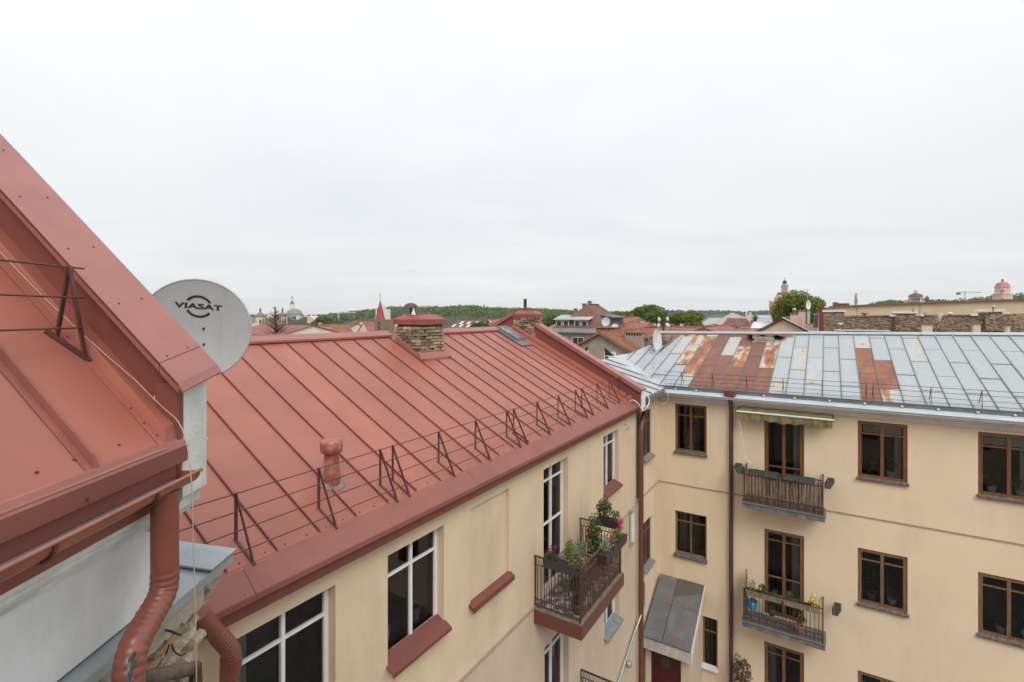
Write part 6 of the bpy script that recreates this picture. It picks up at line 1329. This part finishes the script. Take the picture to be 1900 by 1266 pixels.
for (a, b, y) in ((1711, 1730, 602), (1806, 1819, 601), (1868, 1874, 604)):
    zt = zy(y, tpx(a, uC)); p_ = obj('pilaster', MB().fbox(P, uC - .08, uC + .5, vpx(a, uC), vpx(b, uC), -3, zt), wall_c, cw); obj('cap', MB().fbox(P, uC - .15, uC + .6, vpx(a, uC) - .08, vpx(b, uC) + .08, zt, zt + .1), brick_far, p_)
obj('coping', MB().fbox(P, uC - .05, uC + .45, vpx(1567, uC), vpx(1800, uC), zy(615.5, tpx(1560, uC)), zy(615.5, tpx(1560, uC)) + .06), brick_far, cw)
obj('white_gutter', MB().fbox(P, uC - .16, uC - .06, vpx(1548, uC), vpx(1651, uC), zy(613.5, tpx(1560, uC)), zy(611.5, tpx(1560, uC))), roof_w, cw)
obj('red_roof_edge', MB().fbox(P, uC - .25, uC - .09, vpx(1820, uC), vpx(1990, uC), -1.62, -1.28), red_d, cw)
def vent(label, px, py, t, r0, mt, h=.35):
    c = at(px, py, t); m = MB(); m.lathe(c, [(r0 * .35, -h), (r0 * .35, 0), (r0, 0), (r0 * .9, r0 * .35), (r0 * .4, r0 * .62), (0, r0 * .68)], 14); return single('roof_vent', m, mt, label, 'vent', c)
vent('silver mushroom vent at the foot of the rubble firewall', 1559, 603, 34.5, .22, steel, .4)
vent('small white domed vent on the rubble firewall', 1763, 582.5, 32.5, .15, roof_w)
vent('silver vent with small roof on the right firewall slab', 1843, 570, 31, .12, steel, .3)
vent('pinkish round vent cap on the tan wall, left part', 1604, 583, 38, .27, mat('dusty_red', (.34, .13, .11), None, 4, .7), .3)
vent('flat pale vent cap behind the broad rubble chimney', 1534, 571.5, 42, .22, wall_pp, .3)
m = MB(); c = at(1745, 588, 31.5); m.tube([at(1739, 603, 31.6), at(1742, 592, 31.5), at(1746, 583, 31.4)], .11, 8); single('leaning_pipe', m, wall_c, 'leaning pale clay pipe against the rubble firewall', 'pipe', c)
m = MB(); m.leaves(at(1738, 597, 31.4), (.22, .2, .35), 90, .12); single('wall_plant', m, leaf_s, 'grey-green weed growing beside the leaning pale pipe', 'plant', at(1738, 604, 31.4))
for (lb, px, yb, yt, t) in (('short forked aerial in front of the tan wall', 1590, 588, 571, 37), ('thin aerial on the pale slab of the left firewall buttress', 1694, 580, 572, 33), ('small black aerial right of the left firewall buttress', 1716, 586, 580, 33)):
    m = MB(); m.tube([at(px, yb, t), at(px, yt, t)], .018, 4); m.tube([at(px - 2.5, yt + 3, t), at(px + 3, yt + 1, t)], .014, 4); m.tube([at(px - 1.5, yt + 6, t), at(px + 3, yt + 7, t)], .014, 4); single('antenna', m, iron_k, lb, 'antenna', at(px, yb, t))
# --- tan wall with brown roof line
uT = 62.0; tw = thing('tan_wall_building', 'long windowless tan wall rising to the right under a thin brown roof edge', 'building', P(uT, vpx(1720, uT), -H))
tp = [(1516, 581), (1532, 570.5), (1620, 566.5), (1706, 563.5), (1800, 560), (1905, 556.5), (2020, 552)]
poly = [P(uT, vpx(p, uT), zy(y, tpx(p, uT))) for p, y in tp]; m = MB(); m.prism([P(uT, vpx(1516, uT), -6)] + poly + [P(uT, vpx(2020, uT), -6)], P(14, 0, 0) - P(0, 0, 0)); obj('wall', m, wall_t, tw)
m = MB()
for p, q in zip(poly, poly[1:]):
    up = Vector((0, 0, .10)); b_ = P(-.25, 0, 0) - P(0, 0, 0); f_ = P(14.2, 0, 0) - P(0, 0, 0); m.hexa([p + b_, q + b_, q + f_, p + f_, p + b_ + up, q + b_ + up, q + f_ + up, p + f_ + up])
obj('roof_edge', m, brick_far, tw)
obj('pilaster_strip', MB().fbox(P, uT - .03, uT + .05, vpx(1706, uT), vpx(1708, uT), -4, zy(564.5, tpx(1706, uT))), mat('tan_shade_strip', (.40, .29, .18), None, 2, .9), tw)
blockt('roof_box', 'long low dark red box on the tan building roof', 'roof box', 1546, 1576, 563, 571, 60, 1.5, red_d, None)
blockt('roof_box', 'short taller dark red box at the left end of the roof boxes', 'roof box', 1545, 1555.5, 561.2, 571, 59.6, 1.2, red_d, None)

# --- trees one can tell apart
def treepx(label, px0, px1, ytop, t, n, lm, sz, ybot=None, **k):
    c = at((px0 + px1) / 2, 582, t); rx = (px1 - px0) / 2 * t / FX * 1.14; h = H + zy(ytop, t); rz = min(h * .42, (zy(ytop, t) - zy(ybot or 610, t)) / 2 * 1.15)
    return tree('tree', label, (c.x, c.y, 0), h, (rx, rz), n, lm, sz, **k)
TG = 'broadleaf trees in the town'
treepx('largest round tree beyond the brown tiled roof', 1166, 1244, 560.5, 112, 9000, leaf, .55, seed=3, group=TG, clumps=12)
treepx('pale green tree left of the largest round tree', 1136, 1176, 577, 118, 3000, leaf_y, .5, seed=4, group=TG)
treepx('lower half tree in front of the largest round tree', 1196, 1250, 574, 104, 4500, leaf, .5, seed=8, group=TG)
treepx('compact round darker tree right of the largest tree', 1246, 1301, 576, 96, 6500, leaf_y, .42, seed=5, group=TG, clumps=12)
treepx('bushy tree in front of the pink church tower', 1431, 1523, 542, 82, 12000, leaf_y, .42, ybot=604, seed=6, group=TG, clumps=14)
treepx('small round tree left of the pink church', 1392, 1409, 585, 175, 900, leaf_d, .6, seed=9, group=TG)
treepx('green bush in front of the pale church nave', 555, 585, 599, 145, 1600, leaf, .5, ybot=615, seed=10, group=TG)
treepx('broad tree between the church and the red spire', 588, 640, 586, 230, 3500, leaf_f, .9, ybot=612, seed=12, group=TG, clumps=12)
treepx('tree right of the smaller brick chimney', 1003, 1042, 583, 110, 3000, leaf, .5, seed=13, group=TG)
treepx('dark bush among roofs right of the skylit brown roof', 872, 906, 597, 150, 1500, leaf_d, .5, ybot=612, seed=14, group=TG)
treepx('small bush behind the brick chimney, left side', 520, 540, 600, 160, 700, leaf_d, .5, ybot=614, seed=15, group=TG)
bt = thing('bare_tree', 'dark nearly bare tree standing in front of the pale church', 'tree', (at(512, 582, 118).x, 118, 0)); random.seed(21)
m = MB(); b0 = Vector((at(512, 582, 118).x, 118, 0)); top = at(511, 569, 118); m.tube([b0, b0.lerp(top, .6), top], [.3, .2, .04], 6)
for k in range(120):
    f = random.uniform(.5, .98); p = b0.lerp(top, f); a = random.uniform(0, 6.28); L = (1.05 - f) * 8 * random.uniform(.5, 1); q = p + Vector((math.cos(a) * L, math.sin(a) * L, L * .7)); m.tube([p, (p + q) / 2 + Vector((0, 0, -.1)), q], [.07, .045, .02], 4)
obj('trunk', m, bark, bt); m = MB(); m.leaves(at(512, 600, 118), (2.2, 2.2, 1.6), 900, .22); obj('crown', m, leaf_br, bt)

# --- pale church with two towers and a dome
T = 330; S_ = T / FX
ch = thing('pale_church', 'pale baroque church with two red capped towers and green-grey dome', 'church', (at(530, 582, T).x, T, 0))
def pbox(px0, px1, yt, yb, t, depth, mt, name, root, dt=0):
    u0, v0, v1 = front(px0, px1, t + dt); return obj(name, MB().fbox(P, u0, u0 + depth, v0, v1, zy(yb, t), zy(yt, t)), mt, root)
def lat(px, t, prof, mt, name, root, n=10):     # prof in photo pixels (radius, y)
    c = at(px, 582, t); m = MB(); m.lathe(Vector((c.x, c.y, H)), [(max(r * t / FX, 0.0), zy(y, t)) for r, y in prof], n); return obj(name, m, mt, root)
pbox(462, 600, 602, 625, T, 30, wall_w, 'base_wall', ch)
pbox(488, 520, 588, 606, T, 20, wall_c, 'nave_wall', ch)
for px in (483, 524):
    lat(px, T, [(8, 625), (8, 587)], wall_w, 'tower', ch, 4 if False else 8); lat(px, T, [(10.5, 587), (9.5, 585.5), (3.2, 580.5), (1.6, 579.5)], brick_far, 'tower_roof', ch, 8)
    lat(px, T, [(1.4, 580), (1.4, 577), (2.4, 575.6), (1.8, 574), (.4, 572.5), (.3, 569)], roof_s, 'onion', ch, 8)
    obj('window', MB().fbox(lambda a, b, c: at(px, 582, T - 3) + Vector((a, b, c)), -.45, .45, -.3, .1, zy(600, T), zy(593, T)), glass_f, ch)
    for dx in (-5.5, 5.5): obj('window', MB().fbox(lambda a, b, c: at(px + dx, 582, T - 2.2) + Vector((a, b, c)), -.25, .25, -.3, .1, zy(601, T), zy(592, T)), glass_f, ch)
m = MB(); u0, v0, v1 = front(494, 508, T - 2); m.prism([P(u0, v0, zy(590, T)), P(u0, v1, zy(590, T)), P(u0, v1 - .8, zy(584, T)), P(u0, (v0 + v1) / 2, zy(580.5, T)), P(u0, v0 + .8, zy(584, T))], P(1, 0, 0) - P(0, 0, 0)); obj('gable', m, wall_w, ch)
lat(546, T, [(14, 612), (14, 583)], wall_w, 'drum', ch, 8)
lat(546, T, [(15.5, 584), (15.5, 582.5), (13, 580), (11.5, 576.5), (8, 575), (5, 573)], green_dome, 'dome', ch, 16)
lat(542, T, [(4.6, 574.5), (4.2, 564)], wall_w, 'lantern', ch, 8); lat(542, T, [(4.8, 564.2), (3, 562), (2.2, 560), (1, 558.5), (.3, 557)], brick_far, 'lantern_roof', ch, 8)
m = MB(); c = at(542, 558, T); m.bar(c, c + Vector((0, 0, 3)), .25); m.bar(c + Vector((-.7, 0, 2.1)), c + Vector((.7, 0, 2.1)), .22); obj('cross', m, iron_k, ch)
m = MB(); c = at(546, 592, T - 6); m.lathe(c, [(1.2, -1.6), (1.2, 1.0), (.8, 1.6), (0, 1.9)], 8); obj('window', m, glass_f, ch)
u0, v0, v1 = front(533, 562, T - 12); m = MB(); m.prism([P(u0, v0, zy(602, T)), P(u0, v1, zy(602, T)), P(u0, v1, zy(588, T)), P(u0, (v0 + v1) / 2 + 2.5, zy(593.5, T)), P(u0, (v0 + v1) / 2 - 2.5, zy(594, T)), P(u0, v0, zy(587, T))], P(3, 0, 0) - P(0, 0, 0)); obj('slate_roof', m, roof_s, ch)
u0, v0, v1 = front(562, 590, T - 5); m = MB(); m.prism([P(u0, v0, zy(612, T)), P(u0, v1, zy(612, T)), P(u0, v0 + (v1 - v0) * .75, zy(592, T)), P(u0, v0 + (v1 - v0) * .42, zy(586, T)), P(u0, v0, zy(591, T))], P(6, 0, 0) - P(0, 0, 0)); obj('facade_gable', m, wall_pp, ch)
for px, y in ((567.5, 582.5), (577, 585)): lat(px, T, [(3.2, y + 15), (3, y + 3), (3.4, y + 2.5), (1.2, y + .6), (.3, y - 2)], wall_pp, 'turret', ch, 8)
# --- red spire on a stone tower, white pinnacled tower behind
T = 150; sp = thing('red_spire_tower', 'stone church tower with tall pointed red spire', 'tower', (at(705, 582, T).x, T, 0))
pbox(695, 715, 593, 630, T, 3.4, mat('spire_stone', (.25, .17, .11), (.18, .12, .085), 1.2, .9, .4, 5), 'tower', sp, -1)
c = at(704.5, 582, T - 1 + 2); m = MB(); m.lathe(Vector((c.x, c.y + .6, H)), [(1.6, zy(594.5, T)), (1.36, zy(590, T)), (.2, zy(560, T)), (.03, zy(555, T))], 8); obj('spire', m, mat('spire_red_tiles', (.30, .055, .055), (.25, .045, .045), 2, .7), sp)
m = MB(); c = at(704.5, 557, T); m.bar(c + Vector((0, .6, 0)), c + Vector((0, .6, 2.0)), .12); m.bar(c + Vector((-.3, .6, 1.5)), c + Vector((.3, .6, 1.5)), .1); obj('cross', m, steel, sp)
for y in (600, 607.5): obj('opening', MB().lathe(at(704, y, T - .9), [(.34, -.35), (.34, .25), (.0, .4)], 8), iron_k, sp)
wt = thing('white_pinnacle_tower', 'white pinnacled church tower behind the red spire', 'tower', (at(707, 582, 245).x, 245, 0))
pbox(708.5, 716, 574, 615, 245, 3, wall_w, 'tower', wt)
for px, y in ((698, 575), (715.5, 573), (710, 566), (712.5, 567)): lat(px, 245, [(1.1, 597), (1.2, y), (.2, y - 5)], wall_w, 'pinnacle', wt, 6)
# --- pink baroque church
T = 225; pc = thing('pink_church', 'pink baroque church tower with grey dome and dark crown', 'church', (at(1450, 582, T).x, T, 0))
pbox(1425, 1470, 585, 625, T, 12, wall_pp, 'lower_wall', pc); pbox(1427, 1443, 559, 600, T, 6, wall_pp, 'side_tower', pc, -2)
pbox(1429, 1439, 561, 585, T, .4, pink_dome, 'pink_panel', pc, -3); lat(1428, T, [(1.2, 562), (1.4, 560), (.2, 557)], roof_s, 'urn', pc, 6)
pbox(1438, 1466, 556, 590, T, 6, wall_p, 'middle_tier', pc); lat(1452, T, [(13, 558), (14, 556), (12, 551), (9, 546), (8, 543)], roof_s, 'dome', pc, 12)
m = MB(); m.lathe(at(1446, 554, T - 3.4), [(.0, -2), (1.6, -1.6), (1.8, 0), (1.2, 1.2), (.0, 1.6)], 10); obj('gable', m, wall_p, pc)
lat(1456, T, [(6, 544), (6, 533), (6.6, 532.5)], wall_pp, 'lantern', pc, 8)
for dx in (-3, 0, 3): obj('window', MB().fbox(lambda a, b, c: at(1456 + dx, 582, T - 1.55) + Vector((a, b, c)), -.28, .28, -.1, .1, zy(542, T), zy(534.5, T)), wall_p, pc)
lat(1456, T, [(6.6, 532.8), (5.5, 530), (3.4, 527.5), (2.6, 526)], green_dome, 'lantern_roof', pc, 10); lat(1456, T, [(2.4, 526.2), (4.2, 524.5), (3.2, 523.4), (4.0, 522.4), (2.2, 521.3), (.5, 520)], gilt, 'crown', pc, 8)
m = MB(); c = at(1456, 520, T); m.bar(c, c + Vector((0, 0, 1.3)), .13); m.bar(c + Vector((-.4, 0, .9)), c + Vector((.4, 0, .9)), .12); obj('cross', m, gilt, pc)
# --- slim tower, domed church, pink dome tower on the right hill
st_ = thing('slim_white_tower', 'slim white bell tower with dark cap above the tan wall', 'tower', (at(1588, 582, 260).x, 260, 0))
lat(1588.5, 260, [(3.4, 600), (3.2, 560), (3.8, 559.5), (2.7, 558), (2.5, 550), (3.1, 549.5), (2.6, 548)], wall_w, 'tower', st_, 8); lat(1588.5, 260, [(2.7, 548), (1.6, 546.3), (.4, 545), (.2, 542.5)], roof_s, 'cap', st_, 8); lat(1588.5, 259, [(2.72, 557.5), (2.6, 556)], pink_dome, 'band', st_, 8)
for y in (553, 562): obj('opening', MB().lathe(at(1588.5, y, 259.2), [(.28, -.7), (.28, .6), (0, .8)], 6), roof_s, st_)
dc_ = thing('domed_church', 'white domed church with dark flattened dome above the tan wall', 'church', (at(1699, 582, 300).x, 300, 0))
pbox(1682, 1717, 558, 600, 300, 10, wall_pp, 'wall', dc_); lat(1699, 298, [(10, 560), (10, 551), (11.5, 550.5)], wall_w, 'drum', dc_, 14)
for k in range(5): obj('window', MB().lathe(at(1692 + 3.5 * k, 555.5, 294.4), [(.3, -.9), (.3, .7), (0, 1)], 6), roof_s, dc_)
lat(1699, 298, [(11.5, 551), (9.5, 547.2), (5, 545), (2.6, 544.2)], gilt, 'dome', dc_, 16); lat(1699, 298, [(2.4, 545), (2.3, 541.5), (2.9, 541), (1.8, 539), (.3, 537)], wall_pp, 'lantern', dc_, 8)
for px, y in ((1686, 556), (1720, 551), (1713, 555)): lat(px, 302, [(3.4, 564), (3.2, y + 1.5), (1.8, y), (.3, y - 2.5)], wall_pp if px < 1700 else roof_s, 'turret', dc_, 8)
pt = thing('pink_dome_tower', 'pale pink bell tower with red-pink dome at the far right', 'tower', (at(1860, 582, 270).x, 270, 0))
lat(1860, 270, [(14, 600), (14, 547), (15, 546), (13, 545)], wall_pp, 'base', pt, 8); lat(1860, 270, [(11, 546), (10.5, 534), (12, 533), (10.5, 532)], wall_pp, 'belfry', pt, 8)
lat(1860, 270, [(10.6, 532.5), (9.6, 528), (7, 524.8), (3, 523), (1.6, 522.6)], pink_dome, 'dome', pt, 16); lat(1860, 270, [(1.6, 523), (1.5, 520), (1.9, 519.6), (.3, 517.5)], gilt, 'lantern', pt, 8)
for px, y in ((1860, 539.5), (1860, 556)): obj('opening', MB().lathe(at(px, y, 266.7 if y < 550 else 265.8), [(.7, -1.1), (.7, .5), (.0, 1.1)], 8), pink_dome, pt)
# small distant belfry
yb_ = thing('small_white_church', 'tiny white and yellow church left of the small round tree', 'church', (at(1389, 582, 280).x, 280, 0)); pbox(1383, 1395, 585, 600, 280, 5, wall_w, 'wall', yb_)
for px in (1385, 1392): lat(px, 280, [(2, 590), (2, 581.5), (.4, 579)], wall_c, 'tower', yb_, 6)
# cranes
def crane(label, px, yt, yb, jx0, jx1, t, mt):
    r = thing('tower_crane', label, 'crane', (at(px, 582, t).x, t, 0)); m = MB(); a, b = at(px, yb + 20, t), at(px, yt, t); w_ = .6
    for s in (-1, 1): m.bar(a + Vector((s * w_, 0, 0)), b + Vector((s * w_, 0, 0)), .3)
    for k in range(12): m.bar(a.lerp(b, k / 12) + Vector((-w_, 0, 0)), a.lerp(b, (k + 1) / 12) + Vector((w_, 0, 0)), .18)
    obj('mast', m, mt, r); m = MB(); m.bar(at(jx0, yt, t), at(jx1, yt, t), .45); m.bar(at(px, yt - 3, t), at(jx1, yt - .4, t), .15); m.bar(at(px, yt - 3, t), at(jx0, yt - .4, t), .15); m.bar(at(px, yt, t), at(px, yt - 3, t), .4); obj('jib', m, mt, r)
    m = MB(); m.fbox(lambda x, y, z: at(jx0 + 1, yt, t) + Vector((x, y, z)), -1, 1.2, -1, 1, -1.8, 0); obj('counterweight', m, conc, r)
crane('pale tower crane in front of the far hills right of the pale church', 628, 580.5, 600, 613, 660, 520, roof_w)
crane('grey tower crane among the trees on the right hill', 1790, 543, 560, 1777, 1822, 420, steel)
crane('thin red crane mast before the dark far hills', 1309, 579, 592, 1308, 1312, 600, red_d)
# lamp with lanterns
lp = thing('street_lamp', 'black lamp post with four white lanterns beyond the zinc ridge', 'street lamp', (at(1231, 582, 36).x, 36, 0))
m = MB(); m.tube([(at(1231, 582, 36).x, 36, 0), at(1231, 596, 36), at(1231, 589, 36)], [.09, .07, .05], 8); obj('post', m, iron_k, lp)
for dx, y in ((-8, 594), (7.5, 593), (-9, 605), (6, 604), (9, 605)):
    a_ = at(1231, y - 1 if y < 600 else 604, 36); e_ = at(1231 + dx, y, 36); obj('arm', MB().tube([a_, e_ + Vector((0, 0, -.05))], .035, 6), iron_k, lp)
    obj('lantern', MB().lathe(e_, [(.03, -.14), (.10, -.06), (.115, .04), (.07, .13), (.02, .2), (0, .22)], 8), white_p, lp)
# --- hills and forests
def hill(prof, t0, t1, name='hill', zlow=-H):
    m = MB(); vs = []
    for px, y in prof:
        p = at(px, y, t1); q = at(px, 582, t0); vs += [(q.x, t0, 0), ((p.x + q.x) / 2, (t0 + t1) / 2, (p.z) * .62), tuple(p), (p.x * 1.2, t1 * 1.25, 0)]
    n = len(prof); m.add(vs, [(4 * i + j, 4 * i + j + 1, 4 * i + 4 + j + 1, 4 * i + 4 + j) for i in range(n - 1) for j in range(3)], True); return struct(name, m, forest_g)
def forest(label, prof, t0, t1, n, cr, per, sz, lm, seed, px0=None, px1=None):
    random.seed(seed); m = MB(); px0 = px0 or prof[0][0]; px1 = px1 or prof[-1][0]
    for _ in range(n):
        px = random.uniform(px0, px1); f = random.random() ** .55; t = t0 + (t1 - t0) * (.35 + .65 * f)
        y = None
        for (a, ya), (b, yb2) in zip(prof, prof[1:]):
            if a <= px <= b: y = ya + (yb2 - ya) * (px - a) / (b - a)
        zt = at(px, y, t1).z; g = (t - t0) / (t1 - t0); z = zt * (.62 * g / .5 if g < .5 else .62 + .38 * (g - .5) / .5)
        c = Vector(((px - 950) / FX * t, t, z)); k = cr * random.uniform(.7, 1.35)
        m.leaves(c + Vector((0, 0, k * .15)), (k, k, k * .8), per, sz, shell=.7)
    o = single('forest', m, lm, label, None, (0, 0, 0), kind='stuff'); return o
pL = [(520, 596), (600, 592), (640, 587), (665, 584), (700, 581), (725, 577), (760, 577), (800, 577), (835, 576), (860, 574), (885, 575), (905, 577), (935, 578.5), (960, 579), (1000, 580), (1040, 582.5), (1075, 585), (1110, 590)]
hill(pL, 420, 800); forest('wooded green hill behind the spire and chimneys', pL, 420, 800, 2600, 6.5, 30, 2.9, leaf_f, 31)
pF = [(380, 591), (480, 588), (600, 589), (660, 589), (900, 584), (1200, 582), (1240, 579), (1290, 581), (1330, 580), (1380, 582), (1430, 580), (1470, 578), (1600, 574), (1950, 570)]
hill(pF, 1500, 2400); forest('dark bluish wooded hills on the horizon', pF, 1500, 2400, 2200, 11, 22, 7.5, leaf_far, 32)
pR = [(1540, 592), (1600, 576), (1630, 567), (1650, 563.5), (1680, 566), (1720, 563), (1740, 562), (1760, 565), (1800, 560), (1840, 555), (1880, 553), (1950, 548), (2050, 545)]
hill(pR, 300, 480); forest('wooded green hill above the tan wall', pR, 300, 480, 420, 4.2, 60, 1.7, leaf_f, 33)
# --- air
hz = MB(); hz.fbox(lambda a, b, c: Vector((a, b, c)), -3300, 3300, -40, 3300, -1.0, 90); ho = single('haze', hz, None, 'thin pale haze over the town', None, (0, 0, 0), kind='stuff')
hm = bpy.data.materials.new('haze'); hm.use_nodes = True; t = hm.node_tree; t.nodes.remove(t.nodes['Principled BSDF'])
pv = N(t, 'ShaderNodeVolumePrincipled'); pv.inputs['Color'].default_value = (.97, .985, 1, 1); pv.inputs['Density'].default_value = .00010; pv.inputs['Anisotropy'].default_value = .2
t.links.new(pv.outputs[0], t.nodes['Material Output'].inputs['Volume']); ho.data.materials.append(hm)
